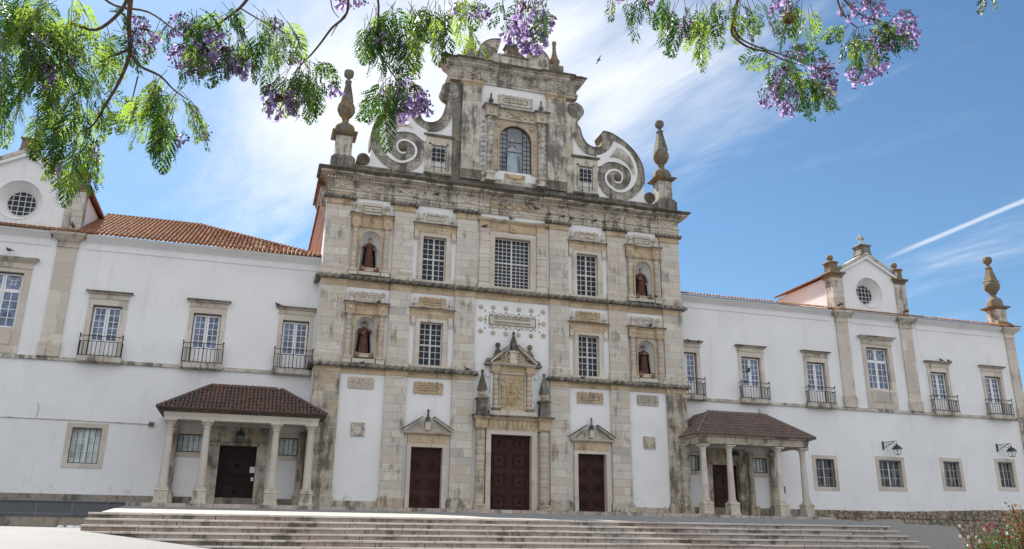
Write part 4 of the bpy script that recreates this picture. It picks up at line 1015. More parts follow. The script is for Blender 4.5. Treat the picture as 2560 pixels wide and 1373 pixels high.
for k in range(9):
    z = 21.62+k*.33; hw_ = 1.1 if z < 23.48 else math.sqrt(max(.01, 1.1**2-(z-23.48)**2))
    o.box(c-hw_, c-.54, .056, .086, z-.014, z+.014); o.box(c+.54, c+hw_, .056, .086, z-.014, z+.014)
o.box(c-1.1, c+1.1, .05, .09, 21.26, 21.31); archring(o, c, 1.09, 21.28, 23.48, .03, .04, .09); o.build('iron_glazing_bars', 'iron', TB)
for x in (-1.68, 1.84):
    o = MB(); column(o, x, -.2, 20.9, 24.85, .22, 9); o.build('column', 'attic', TB)
    o = MB(); o.sq([(.34, 20.31), (.34, 20.4), (.25, 20.5), (.25, 20.72), (.34, 20.8), (.34, 20.9)], x, -.2); o.build('column_pedestal', 'trim', TB)
    o = MB(); urn(o, x, -.2, 25.78, .95, .17); o.build('urn_finial', 'dark', TB)
sg = [(-2.0, -1.3, -.42), (-1.3, 1.46, -.14), (1.46, 2.16, -.42)]
o = MB(); cornice(o, sg, [(24.95, 25.02, .06, .06), (25.02, 25.5, 0, 0), (25.5, 25.6, .03, .12)], .3); o.build('entablature', 'trim', TB)
o = MB(); leafmotif(o, c, 25.25, .9, .4, -.16)
for x in (-1.68, 1.84): o.ell(x, -.44, 25.27, .15, .06, .16)
for x in (-1.05, -.55, .7, 1.2): o.ell(x, -.16, 25.25, .1, .05, .1)
for x in (-1.05, 1.22): o.ell(x, -.08, 24.55, .2, .07, .2); spiral(o, x, 24.55, -.13, .18, .04, 1.3, 0, .03, 6, 16)
o.build('carved_relief', 'ochre', TB)
o = MB(); cornice(o, sg, [(25.6, 25.72, .16, .22), (25.72, 25.77, .22, .16)], .3); o.build('cornice', 'dark', TB)
o = MB(); cartouche(o, c, 26.45, 2.5, .82, .0, True, seed=3); q = o.build('cartouche', 'trim', TB)
o = MB(); plaque_rim(o, c, 26.45, 1.7, .3, -.06, 1, .02); strokes(o, c, 26.45, 1.4, .2, -.055, 1, 8); o.build('carved_lettering', 'stroke', q)
o = MB(); o.prism([(c-.72, 21.1), (c+.72, 21.1), (c+.66, 20.62), (c-.66, 20.62)], -.04, .04)
for s in (-1, 1):
    for k in range(4): o.ell(c+s*(.2+.12*k), -.07, 20.83+.06*k, .12, .04, .1, 7, 4)
o.ell(c, -.1, 20.84, .15, .12, .17); o.build('winged_head_relief', 'ochre', TB)
o = MB(); o.box(-1.4, 1.56, -.1, .04, 20.31, 20.6); q = o.build('inscription_band', 'attic', TB)
text('AVE', -1.05, 20.47, .22, -.104, 'stroke', q); text('VVM FRASIL', .15, 20.47, .2, -.104, 'stroke', q, sx=.95); text('MA', 1.3, 20.47, .2, -.104, 'stroke', q)
for s, x in ((-1, -2.08), (1, 2.27)):
    o = MB()
    for k in range(12): spiral(o, x+s*.02, 20.75+k*.35, -.02, .13, .03, 1.2, 0 if k % 2 else math.pi, .04, 5, 12)
    o.build('scroll_edging', 'trim', TB)
# upper entablature
segs2 = [(-4.5, -3.62, -.02), (-3.62, -2.28, -.18), (-2.28, 2.28, -.04), (2.28, 3.62, -.18), (3.62, 4.5, -.02)]
o = MB(); cornice(o, segs2, [(27.42, 27.6, .03, .03), (27.6, 27.7, .06, .1), (27.7, 28.26, .0, .0), (28.26, 28.38, .02, .12)], .95); UE = o.build('entablature', 'attic', CH)
o = MB(); cornice(o, segs2, [(28.38, 28.52, .14, .3), (28.52, 28.64, .32, .34), (28.64, 28.74, .36, .5)], 1.0); o.build('cornice', 'attic', UE)
o = MB(); cornice(o, segs2, [(28.74, 28.86, .52, .6), (28.86, 28.92, .6, .55)], 1.05); o.build('cornice_top', 'moss', UE)
for x in (-2.95, 2.95): o = MB(); leafmotif(o, x, 27.97, 1.0, .48, -.2); plaque_rim(o, x, 27.97, 1.1, .5, -.19, 0, .03); o.build('carved_relief', 'trim', UE)
for x in (-4.08, 4.08): o = MB(); o.tube([(x+.22*math.cos(2*math.pi*k/18), -.03, 27.98+.22*math.sin(2*math.pi*k/18)) for k in range(19)], .045, 6); o.ell(x, -.03, 27.98, .12, .04, .12); o.build('medallion', 'trim', UE)
o = MB()
for x in (-1.5, -1.0, 1.0, 1.5): leafmotif(o, x, 27.97, .5, .38, -.06)
o.tube([(c+.24*math.cos(2*math.pi*k/18), -.05, 27.99+.24*math.sin(2*math.pi*k/18)) for k in range(19)], .05, 6); o.box(c-.03, c+.03, -.1, -.03, 27.85, 28.13); o.box(c-.1, c+.1, -.1, -.03, 27.97, 28.02); o.build('carved_relief', 'trim', UE, 'carved round boss with cross between leaves')
# crest
def arcpoly(cx, cz, r, a0, a1, n=10): return [(cx+r*math.cos(R_(a0+(a1-a0)*k/n)), cz+r*math.sin(R_(a0+(a1-a0)*k/n))) for k in range(n+1)]
o = MB(); o.box(-2.5, 2.55, .0, .8, 28.9, 29.85); o.slab((-2.5, 2.55, 0, .8), (-.9, .95, 0, .8), 29.85, 30.02); CR = o.build('crest', 'attic', CH)
for s, x in ((-1, -3.03), (1, 3.03)):
    o = MB(); o.box(x-.56, x+.52, -.02, .9, 28.9, 29.85); q = o.build('pinnacle_pedestal', 'dark', CR)
    o = MB(); o.lathe([(.4, 29.85), (.3, 30.0), (.38, 30.25), (.40, 30.42), (.27, 30.62), (.18, 30.95), (.12, 31.4), (.15, 31.5), (.09, 31.54), (.16, 31.75), (.16, 31.95), (.05, 32.02)], x, .45, 8, R_(22.5)); o.build('pinnacle', 'lichen', q)
    # curled half of the broken segmental pediment
    outer = spline([(2.52, 29.9), (2.42, 30.3), (2.12, 30.68), (1.68, 30.95), (1.1, 31.08), (.98, 31.06)], 4); inner = spline([(1.22, 30.1), (1.4, 30.3), (1.7, 30.4), (1.9, 30.28), (1.95, 29.95)], 3)
    o = MB(); o.prism(mir(outer+inner, s), .0, .8)
    o.tube([(p[0]*s, .0, p[1]) for p in [(q_[0]-.12*(q_[0]-1.6), q_[1]-.12) for q_ in outer]], .04, 5)
    spiral(o, s*2.02, 29.93, -.02, .42, .05, 2.0, math.pi/2, .05, 6, 40); o.ell(s*2.02, 0, 29.93, .46, .12, .46, 14, 6); o.build('curled_pediment', 'attic', CR)
    o = MB(); P2 = outer
    for a, b in zip(P2[:-1], P2[1:]):
        d = Vector((b[0]-a[0], b[1]-a[1])).normalized(); n_ = Vector((-d.y, d.x))*-.05; o.prism(mir([a, b, (b[0]+n_.x, b[1]+n_.y), (a[0]+n_.x, a[1]+n_.y)], s), -.06, .86)
    o.build('pediment_capping', 'dark', CR)
    o = MB(); o.tube([(s*4.95, .3, 28.9), (s*4.95, .3, 29.25)], .03, 6); o.box(s*4.95-.12, s*4.95+.1, .15, .4, 29.2, 29.42); o.ell(s*4.95+.1, .22, 29.3, .1, .1, .09); o.build('floodlight', 'iron', CH, 'small dark floodlight on a short pole at the cornice corner')
o = MB(); o.slab((-.95, 1.0, -.05, .9), (-.6, .65, .05, .8), 29.85, 30.15); o.box(-.55, .6, .05, .8, 30.15, 30.75); o.slab((-.55, .6, .05, .8), (-.65, .7, -.05, .9), 30.75, 30.85); o.slab((-.65, .7, -.05, .9), (-.3, .35, .2, .7), 30.85, 31.1); o.build('cross_pedestal', 'moss', CR)
cz_ = onY(1284, 52, .45).z; o = MB(); o.tube([(.05, .45, 31.0), (.05, .45, cz_+.55)], .035, 6); o.tube([(-.65, .45, cz_), (.75, .45, cz_)], .035, 6)
for x, z in ((-.65, cz_), (.75, cz_), (.05, cz_+.55)):
    o.ell(x, .45, z, .1, .05, .1)
o.tube([(.05+.28*math.cos(2*math.pi*k/16), .45, cz_+.28*math.sin(2*math.pi*k/16)) for k in range(17)], .02, 5); o.build('iron_cross', 'iron', CR)
# body of the church behind the front, seen on the left above the wing
bo = MB(); bo.box(-11.6, 11.6, 1.1, 4.6, 0, 19.1); bo.box(-11.55, 11.55, 4.6, 42, 0, 17.8); BO = bo.build('nave_walls', 'wingwhite', CH)
bo = MB()
for z0, z1, p0, p1 in ((17.9, 18.3, .05, .08), (18.3, 18.6, .12, .25), (18.6, 18.9, .3, .42), (18.9, 19.2, .45, .55)):
    bo.slab((-11.6-p0, 11.6+p0, 1.3, 4.6+p0), (-11.6-p1, 11.6+p1, 1.3, 4.6+p1), z0, z1)
bo.build('front_block_cornice', 'entab', BO)
bo = MB()
for z0, z1, p0, p1 in ((16.2, 16.5, .05, .1), (16.5, 17.1, .12, .2), (17.1, 17.5, .24, .40), (17.5, 17.8, .42, .52)):
    for s in (-1, 1): bo.slab((min(s*11.3, s*(11.55+p0)), max(s*11.3, s*(11.55+p0)), 1.2, 42), (min(s*11.3, s*(11.55+p1)), max(s*11.3, s*(11.55+p1)), 1.2, 42), z0, z1)
bo.build('nave_cornice', 'bounceplaster', BO)
def tile_slope(mb, O, A, U, L, f, pitch=.24, tile=.42, r=.085):
    """clay pan tiles: rows of half-round tiles running down the slope. O eave corner, A along eave, U up slope"""
    O, A, U = Vector(O), Vector(A).normalized(), Vector(U).normalized(); N = A.cross(U).normalized()
    if N.z < 0: N = -N
    n_ = int(L/pitch)
    for i in range(n_):
        a = (i+.5)*L/n_; u0, u1 = f(a); u = u0
        while u < u1-.05:
            e = min(u+tile, u1); jr = random.uniform(-.012, .012); ja = random.uniform(-.012, .012)
            vs = []
            for uu, rr, hh in ((u-.03, r*1.12+jr, .03), (e, r*.9, 0)):
                for k in range(5):
                    t_ = math.pi*k/4; vs.append(O+A*(a+ja-rr*math.cos(t_))+U*uu+N*(hh+rr*math.sin(t_)*1.1))
            mb.add(vs, [(k, k+1, k+6, k+5) for k in range(4)]+[(0, 1, 2, 3, 4)])
            u = e
def quadsheet(mb, pts): mb.add(pts, [tuple(range(len(pts)))])
bo = MB(); bo.slab((-12.2, 12.2, 1.2, 5.1), (-12.2, 12.2, 1.2, 5.1), 19.2, 19.26); tile_slope(bo, (-12.3, 5.1, 19.28), (0, -1, 0), (1, 0, .3), 4.4, lambda a: (0, 1.2)); bo.build('side_eave_tiles', 'tile_red', BO)
bo = MB(); bo.add([(-12.1, 4.7, 17.81), (-12.1, 42, 17.81), (0, 42, 20.4), (0, 4.7, 20.4), (12.1, 4.7, 17.81), (12.1, 42, 17.81)], [(0, 3, 2, 1), (3, 4, 5, 2)]); tile_slope(bo, (-12.14, 24, 17.84), (0, -1, 0), (1, 0, .22), 22.6, lambda a: (0, 1.0)); bo.build('nave_roof', 'tile_red', BO)

# ================================================================== WINGS
WYW = 1.7
def wing(s):
    lab = 'long white convent wing left of the church with hipped tile roof' if s < 0 else 'long white convent wing right of the church ending in an obelisk'
    WG = thing('convent_wing', lab, 'building', (s*27, 2, 0), 'white wings flanking the church')
    X0, X1 = (-46, -11.6) if s < 0 else (11.6, 41.5)
    balc = [12.85, 17.8, 23.07] + ([33.75, 38.8] if s > 0 else [33.8])
    lows = [(-24.1, -22.12, 1.7, 4.05)] if s < 0 else [(22.0, 24.0, 1.73, 4.08), (27.2, 29.6, 1.84, 4.18), (32.75, 34.7, 1.99, 4.28), (37.7, 39.57, 2.1, 4.4)]
    pc = -15.33 if s < 0 else 15.2
    holes = [(s*b-.755 , s*b+.755, 7.72, 10.56) for b in balc]
    holes = [(min(h[0], h[1]), max(h[0], h[1]), h[2], h[3]) for h in holes]
    bigc = s*28.45
    holes.append((bigc-.96, bigc+.96, 8.93, 12.02))
    lo = [(a+.27, b-.27, c_+.24, d-.25) for a, b, c_, d in lows]; holes += lo
    pwin = [(pc-3.22, pc-1.85), (pc+1.92, pc+3.2)]
    holes += [(a, b, 2.72, 3.7) for a, b in pwin]+[(pc-.99, pc+.99, -.3, 3.16)]
    holes = [(a-.03, b+.03, c_-.03, d+.03) for a, b, c_, d in holes]
    w = MB(); w.grid(X0, X1, .3 if s < 0 else .45, 14.6, holes, WYW, WYW+.5); w.box(X0, X1, WYW+.5, 14, 9, 14.5)
    w.box(X0, X1, WYW+.5, WYW+.6, 0, 9) if False else None
    w.build('wall', 'wingwhite', WG)
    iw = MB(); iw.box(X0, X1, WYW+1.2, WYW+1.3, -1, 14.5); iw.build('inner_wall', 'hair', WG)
    # stone foot
    p = MB()
    if s < 0: p.box(X0, -11.6, WYW-.05, WYW+.3, -1.4, .36)
    else: p.box(11.6, 41.9, WYW-.08, WYW+.3, -.3, .45)
    p.build('stone_foot', 'foot', WG)
    # belt course
    p = MB(); gaps = sorted([(s*b-1.12, s*b+1.12) for b in balc])
    x = X0
    for a, b in gaps:
        if a > x: p = MB(); p.box(x, a, WYW-.1, WYW+.02, 7.3, 7.5); p.build('belt_course', 'attic', WG)
        x = max(x, b)
    if x < X1: p = MB(); p.box(x, X1, WYW-.1, WYW+.02, 7.3, 7.5); p.build('belt_course', 'attic', WG)
    # pilasters
    pls = [(25.12, 26.1), (30.74, 31.78)]+([(40.66, 41.5)] if s > 0 else [])
    segs = []
    P3 = sorted([(min(s*a, s*b), max(s*a, s*b)) for a, b in pls]); x = X0
    for a, b in P3:
        if a > x: segs.append((x, a, WYW))
        segs.append((a, b, WYW-.12)); x = b
    if x < X1: segs.append((x, X1, WYW))
    for a, b in P3:
        p = MB(); p.box(a, b, WYW-.12, WYW+.02, 8.35, 13.7); q = p.build('pilaster', 'sand', WG)
        p = MB(); p.box(a-.05, b+.05, WYW-.2, WYW+.02, 7.5, 8.25); p.slab((a-.05, b+.05, WYW-.2, WYW+.02), (a, b, WYW-.12, WYW+.02), 8.25, 8.35); p.build('pilaster_base', 'trim', q)
        p = MB(); cornice(p, [(a, b, WYW-.125)], [(13.7, 13.82, .05, .05), (13.82, 14.02, .01, .01), (14.02, 14.16, .04, .16), (14.16, 14.34, .18, .34), (14.34, 14.5, .37, .41)], WYW+.02); p.build('pilaster_capital', 'trim', q)
    sg2 = []
    bnd = [X0]+[v_ for a, b in P3 for v_ in (a-.42, b+.42)]+[X1]
    p = MB()
    ivs = [(bnd[i], bnd[i+1]) for i in range(0, len(bnd), 2)]
    for a, b in ivs:
        if b-a < .1: continue
        cornice(p, [(a, b, WYW)], [(13.72, 13.82, .05, .05), (13.82, 14.1, .02, .02), (14.1, 14.2, .04, .12), (14.2, 14.38, .14, .34), (14.38, 14.5, .37, .40)], WYW+.02, False, False)
    p.build('eaves_cornice', 'wingwhite', WG)
    # balcony doors
    for b in balc:
        c = s*b
        p = MB(); p.grid(c-1.0, c+1.0, 7.6, 10.92, [(c-.755, c+.755, 7.72, 10.56)], WYW-.06, WYW+.52); q = p.build('balcony_surround', 'sand', WG)
        p = MB(); cornice(p, [(c-.98, c+.98, WYW-.06)], [(10.92, 10.98, .05, .05), (10.98, 11.16, .0, .03), (11.16, 11.26, .05, .18)], WYW+.02); p.build('frieze', 'trim', q)
        p = MB(); cornice(p, [(c-.98, c+.98, WYW-.06)], [(11.26, 11.34, .2, .24)], WYW+.02); p.build('hood', 'dark', q)
        d = MB(); y = WYW+.2
        d.box(c-.755, c-.72, y-.02, y+.05, 7.72, 10.56); d.box(c+.72, c+.755, y-.02, y+.05, 7.72, 10.56); d.box(c-.72, c+.72, y-.02, y+.05, 10.52, 10.56); d.build('dark_rebate', 'iron', q)
        d = MB(); gl_ = MB()
        for s2 in (-1, 1):
            a0, a1 = (c-.71, c-.01) if s2 < 0 else (c+.01, c+.71)
            d.grid(a0, a1, 7.76, 10.5, [(a0+.1, a1-.1, 8.62, 10.42)], y, y+.05)
            d.box((a0+a1)/2-.016, (a0+a1)/2+.016, y+.01, y+.045, 8.62, 10.42)
            for k in range(1, 5): z = 8.62+1.8*k/5; d.box(a0+.1, a1-.1, y+.012, y+.043, z-.016, z+.016)
            for z0, z1 in ((7.9, 7.93), (8.42, 8.45)): d.box(a0+.1, a1-.1, y-.012, y+.002, z0, z1)
            gl_.box(a0+.09, a1-.09, y+.046, y+.06, 8.6, 10.44)
        dd = d.build('french_window', 'paint', q); gl_.build('pane', 'glass_blue', dd)
        r = MB(); yb = WYW-.42; r.box(c-1.13, c+1.13, yb-.04, WYW+.02, 7.33, 7.6); r.slab((c-1.05, c+1.05, yb+.05, WYW), (c-1.13, c+1.13, yb-.04, WYW), 7.26, 7.33); r.build('balcony_slab', 'attic', q)
        r = MB(); rr = .021
        def rod(p0, p1, rad=rr): r.tube([p0, p1], rad, 5)
        for z in (7.66, 8.42, 8.72):
            rod((c-1.07, yb, z), (c+1.07, yb, z)); rod((c-1.07, yb, z), (c-1.07, WYW, z)); rod((c+1.07, yb, z), (c+1.07, WYW, z))
        for k in range(11): x = c-1.07+2.14*k/10; rod((x, yb, 7.6), (x, yb, 8.72 if k in (0, 5, 10) else 8.42), .024 if k in (0, 10) else .019)
        for sx in (-1, 1):
            r.ell(c+sx*1.07, yb, 8.8, .055, .055, .055, 8, 6)
            for yy in (yb+.14, yb+.28): rod((c+sx*1.07, yy, 7.6), (c+sx*1.07, yy, 8.42))
        r.build('railing', 'iron', q)
    # tall window in the middle bay
    c = bigc; p = MB(); p.grid(c-1.3, c+1.3, 7.55, 12.25, [(c-.96, c+.96, 8.93, 12.02)], WYW-.06, WYW+.3); p.box(c-.9, c+.9, WYW-.09, WYW-.05, 8.02, 8.7); q = p.build('tall_window_surround', 'sand', WG)
    p = MB(); cornice(p, [(c-1.27, c+1.27, WYW-.06)], [(12.25, 12.32, .06, .06), (12.32, 12.55, 0, .04), (12.55, 12.72, .06, .24)], WYW+.02); p.build('frieze', 'trim', q)
    p = MB(); cornice(p, [(c-1.27, c+1.27, WYW-.06)], [(12.72, 12.82, .27, .33)], WYW+.02); p.build('hood', 'attic', q)
    y = WYW+.22; p = MB(); p.box(c-.96, c-.92, y-.02, y+.05, 8.93, 12.02); p.box(c+.92, c+.96, y-.02, y+.05, 8.93, 12.02); p.box(c-.92, c+.92, y-.02, y+.05, 11.98, 12.02); p.build('dark_rebate', 'iron', q)
    p = MB(); gl_ = MB(); pet = MB()
    for s2 in (-1, 1):
        a0, a1 = (c-.91, c-.01) if s2 < 0 else (c+.01, c+.91)
        p.grid(a0, a1, 8.96, 11.96, [(a0+.09, a1-.09, 9.05, 10.92), (a0+.09, a1-.09, 11.12, 11.88)], y, y+.05)
        mx_ = (a0+a1)/2; p.box(mx_-.02, mx_+.02, y+.01, y+.045, 9.05, 10.92)
        for k in range(1, 4): z = 9.05+1.87*k/4; p.box(a0+.09, a1-.09, y+.012, y+.043, z-.018, z+.018)
        zc = 11.5; p.tube([(mx_+.11*math.cos(2*math.pi*k/14), y+.03, zc+.11*math.sin(2*math.pi*k/14)) for k in range(15)], .018, 5)
        for ang in (45, 135, 225, 315):
            ca_, sa_ = math.cos(R_(ang)), math.sin(R_(ang)); Lp = .5
            for b_ in (-1, 1):
                pts = [(mx_+ca_*(.1+Lp*.8*t_)-sa_*b_*.07*math.sin(math.pi*t_), y+.03, zc+sa_*(.1+Lp*.8*t_)*.92+ca_*b_*.07*math.sin(math.pi*t_)) for t_ in [k/6 for k in range(7)]]; p.tube(pts, .015, 5)
        gl_.box(a0+.05, a1-.05, y+.046, y+.06, 9.0, 11.92)
    dd = p.build('casement', 'paint', q); gl_.build('pane', 'glass_blue', dd)
    # low windows
    for i, (a, b, z0, z1) in enumerate(lows):
        h = lo[i]; p = MB(); p.grid(a, b, z0, z1, [h], WYW-.03, WYW+.3); q = p.build('low_window_surround', 'sand', WG)
        sash(q, h[0], h[1], h[2], h[3], WYW+.27, 2, 3, 'paint', 'glass_curtain' if s < 0 else 'glass_mid', bar=.03, frame=.05)
        r = MB(); nb = 4 if s < 0 else 7
        for k in range(1, nb+1): x = h[0]+(h[1]-h[0])*k/(nb+1); r.tube([(x, WYW+.02, h[2]), (x, WYW+.02, h[3])], .018, 5)
        if s < 0 or i == 0:
            for x0, x1, u0, u1 in ((h[0], h[0]+.04, h[2], h[3]), (h[1]-.04, h[1], h[2], h[3]), (h[0]+.04, h[1]-.04, h[2], h[2]+.04), (h[0]+.04, h[1]-.04, h[3]-.04, h[3])): r.box(x0, x1, WYW-.0, WYW+.04, u0, u1)
        else:
            for z in (h[2]+.12, h[3]-.12): r.box(h[0], h[1], WYW+.0, WYW+.02, z-.012, z+.012)
        r.build('window_bars', 'iron', q)
    # windows and door under the porch
    for a, b in pwin:
        p = MB(); p.grid(a-.2, b+.2, 2.45, 3.95, [(a, b, 2.72, 3.7)], WYW-.05, WYW+.3); q = p.build('porch_window_surround', 'sand', WG)
        sash(q, a, b, 2.72, 3.7, WYW+.22, 1, 2, 'paint', 'glass_curtain', bar=.03, frame=.06)
        r = MB()
        for k in range(1, 5): x = a+(b-a)*k/5; r.tube([(x, WYW+.0, 2.72), (x, WYW+.0, 3.7)], .014, 5)
        for x0, x1, u0, u1 in ((a, a+.05, 2.72, 3.7), (b-.05, b, 2.72, 3.7), (a+.05, b-.05, 2.72, 2.77), (a+.05, b-.05, 3.65, 3.7)): r.box(x0, x1, WYW-.03, WYW+.02, u0, u1)
        r.build('window_bars', 'iron', q)
    p = MB()
    for x0, x1 in ((pc-1.55, pc-.99), (pc+.99, pc+1.55)): p.box(x0, x1, WYW-.16, WYW+.35, -.14, 3.16); p.box(x0-.03, x1+.03, WYW-.22, WYW+.3, 3.16, 3.3)
    p.box(pc-1.58, pc+1.58, WYW-.1, WYW+.35, 3.3, 4.2); p.box(pc-.99, pc+.99, WYW-.08, WYW+.35, 3.16, 3.3)
    q = p.build('porch_doorway', 'stone_low', WG); paneldoor(q, pc-.99, pc+.99, -.14, 3.18, WYW+.2, [.35, 1.45, 1.45], 'door_dark' if s < 0 else 'door', 1)
    # gable with the round window
    c = s*28.45; zt = 14.5
    gb = MB(); ring_o, ring_i = 1.17, .76; n_ = 28
    cx_, cz_ = c-.02, 16.25
    # wall face with round hole: two halves
    top = [(c-2.4, 14.3), (c-2.4, 17.55), (c, 18.92), (c+2.4, 17.55), (c+2.4, 14.3)]
    La = [(cx_-ring_o*math.sin(math.pi*k/n_), cz_+ring_o*math.cos(math.pi*k/n_)) for k in range(n_+1)]
    Ra = [(cx_+ring_o*math.sin(math.pi*k/n_), cz_-ring_o*math.cos(math.pi*k/n_)) for k in range(n_+1)]
    gb.prism([(cx_, 14.3), (c-2.4, 14.3), (c-2.4, 17.55), (cx_, 18.92)]+La, WYW, WYW+.12)
    gb.prism([(cx_, 18.92), (c+2.4, 17.55), (c+2.4, 14.3), (cx_, 14.3)]+Ra, WYW, WYW+.12)
    for sx in (-1, 1):
        gb.box(min(c+sx*1.15, c+sx*2.35), max(c+sx*1.15, c+sx*2.35), WYW-.05, WYW, 17.32, 17.42) if 0 else None
    GB = gb.build('gable', 'wingwhite', WG)
    p = MB(); vs = []
    for k in range(32):
        a = 2*math.pi*k/32; vs += [(cx_+ring_o*math.cos(a), WYW+.01, cz_+ring_o*math.sin(a)), (cx_+ring_i*math.cos(a), WYW+.66, cz_-.02+ring_i*math.sin(a))]
    p.add(vs, [(2*k, 2*k+1, (2*k+3) % 64, (2*k+2) % 64) for k in range(32)]); p.tube([(cx_+ring_o*math.cos(2*math.pi*k/32), WYW-.01, cz_+ring_o*math.sin(2*math.pi*k/32)) for k in range(33)], .03, 6)
    rv = p.build('oculus_reveal', 'white', GB)
    p = MB(); cz2 = cz_-.02
    for k in (-.47, -.16, .16, .47):
        h_ = math.sqrt(ring_i**2-k*k); p.box(cx_+k-.018, cx_+k+.018, WYW+.6, WYW+.64, cz2-h_, cz2+h_); p.box(cx_-h_, cx_+h_, WYW+.605, WYW+.645, cz2+k-.018, cz2+k+.018)
    p.tube([(cx_+(ring_i-.02)*math.cos(2*math.pi*k/32), WYW+.62, cz2+(ring_i-.02)*math.sin(2*math.pi*k/32)) for k in range(33)], .035, 6); p.build('oculus_bars', 'greypaint', rv)
    p = MB(); p.prism([(cx_+ring_i*math.cos(2*math.pi*k/32), cz2+ring_i*math.sin(2*math.pi*k/32)) for k in range(32)], WYW+.66, WYW+.7); p.build('pane', 'glass', rv)
    for sx in (-1, 1):
        a, b = min(c+sx*2.35, c+sx*3.3), max(c+sx*2.35, c+sx*3.3)
        p = MB(); p.box(a, b, WYW-.1, WYW+.7, 14.5, 17.1); q = p.build('gable_pier', 'attic', GB)
        p = MB(); cornice(p, [(a, b, WYW-.1)], [(17.1, 17.3, .0, .03), (17.3, 17.45, .05, .2), (17.45, 17.55, .22, .2)], WYW+.9); p.build('pier_cap', 'lichen', q)
        X = c+sx*2.9; p = MB(); p.sq([(.42, 17.55), (.42, 17.65), (.34, 17.7), (.34, 18.25), (.44, 18.33), (.4, 18.42), (.2, 18.52), (.1, 18.56)], X, WYW+.35); p.ell(X, WYW+.35, 18.78, .25, .25, .24, 12, 8); p.build('ball_finial', 'lichen', q)
        # side wall of the dormer and its roof edge
        xo = c+sx*3.2
        p = MB(); p.box(min(xo, xo-sx*.2), max(xo, xo-sx*.2), WYW+.6, 8.5, 14.4, 17.3); p.build('side_wall', 'white', GB)
        # raking copings
    p = MB()
    for sx in (-1, 1): p.prism([(c, 18.9), (c, 19.12), (c+sx*2.55, 17.68), (c+sx*2.55, 17.5)][::sx], WYW-.2, WYW+.5)
    p.build('raking_moulding', 'wingwhite', GB)
    p = MB()
    for sx in (-1, 1): p.prism([(c, 19.12), (c, 19.4), (c+sx*1.9, 18.3), (c+sx*2.6, 18.0), (c+sx*2.6, 17.68)][::sx], WYW-.24 if 1 else 0, WYW+.6)
    p.build('coping', 'attic', GB)
    p = MB(); p.sq([(.5, 19.2), (.45, 19.3), (.42, 19.85), (.52, 19.92), (.5, 20.0), (.3, 20.12), (.08, 20.2)], c-.1 if 0 else c, WYW+.25); q = p.build('cross_pedestal', 'dark' if s > 0 else 'lichen', GB)
    if s > 0:
        p = MB(); p.box(c-.07, c+.07, WYW+.18, WYW+.32, 20.15, 20.95); p.box(c-.32, c-.07, WYW+.18, WYW+.32, 20.58, 20.72); p.box(c+.07, c+.32, WYW+.18, WYW+.32, 20.58, 20.72); p.build('stone_cross', 'trim', q)
    p = MB(); p.add([(c-3.5, WYW+.6, 17.35), (c, WYW+.6, 18.9), (c+3.5, WYW+.6, 17.35), (c-3.5, 9, 17.35), (c, 12, 18.9), (c+3.5, 9, 17.35)], [(0, 1, 4, 3), (1, 2, 5, 4)])
    for sx in (-1, 1):
        for k in range(26): y_ = WYW+.7+k*.24; p.tube([(c+sx*3.55, y_, 17.36), (c+sx*3.2, y_, 17.52)], .07, 6)
    p.build('gable_roof', 'tile_red', GB)
    # main roof
    ev = WYW-.5; ez = 14.5; slope = .5 if s < 0 else .33
    p = MB(); ry = ev+8; rz = ez+8*slope
    if s < 0: P5 = [(-46, ev, ez), (-11.6, ev, ez), (-19.4, ry, rz), (-46, ry, rz), (-11.6, 18, ez), (-19.4, 10.5, rz), (-46, 10.5, rz)]
    else: P5 = [(41.9, ev, ez), (11.6, ev, ez), (11.6, ry, rz), (34, ry, rz), (11.6, 18, ez), (11.6, ry+.01, rz), (34, ry+.01, rz)]
    if s < 0: p.add(P5, [(0, 1, 2, 3), (1, 4, 5, 2), (3, 2, 5, 6)])
    else: p.add(P5+[(41.9, 18, ez)], [(0, 3, 2, 1), (3, 0, 7, 4, 2)])
    L = 34.4 if s < 0 else 30.3
    dx = abs(-19.4+11.6)
    U = Vector((0, 1, slope)).normalized(); ul = math.hypot(8, 8*slope)
    if s < 0:
        def f(a):
            x = -46+a
            if -31.7 < x < -25.2: return (0, .45)
            if x < -32: return (0, .9)
            return (0, ul*min(1, (-11.6-x)/dx))
        tile_slope(p, (-46, ev-.06, ez+.02), (1, 0, 0), U, L, f)
        p.tube([(-25.3, ry, rz+.06), (-19.4, ry, rz+.06)], .12, 8); p.tube([(-19.4, ry, rz+.06), (-11.6, ev, ez+.06)], .11, 8)
        for k in range(34): t_ = k/34; p.ell(-19.4+7.8*t_, ry-8*t_, rz+.1-8*slope*t_, .12, .12, .1, 7, 4)
        for k in range(24): p.ell(-25.2+.25*k, ry, rz+.12, .1, .12, .09, 7, 4)
    else:
        def f(a):
            x = 11.6+a
            if 25.2 < x < 31.7: return (0, .45)
            return (0, 1.4 if x < 25 else 1.4)
        tile_slope(p, (11.6, ev-.06, ez+.02), (1, 0, 0), U, L, f)
    p.build('roof', 'tile', WG)
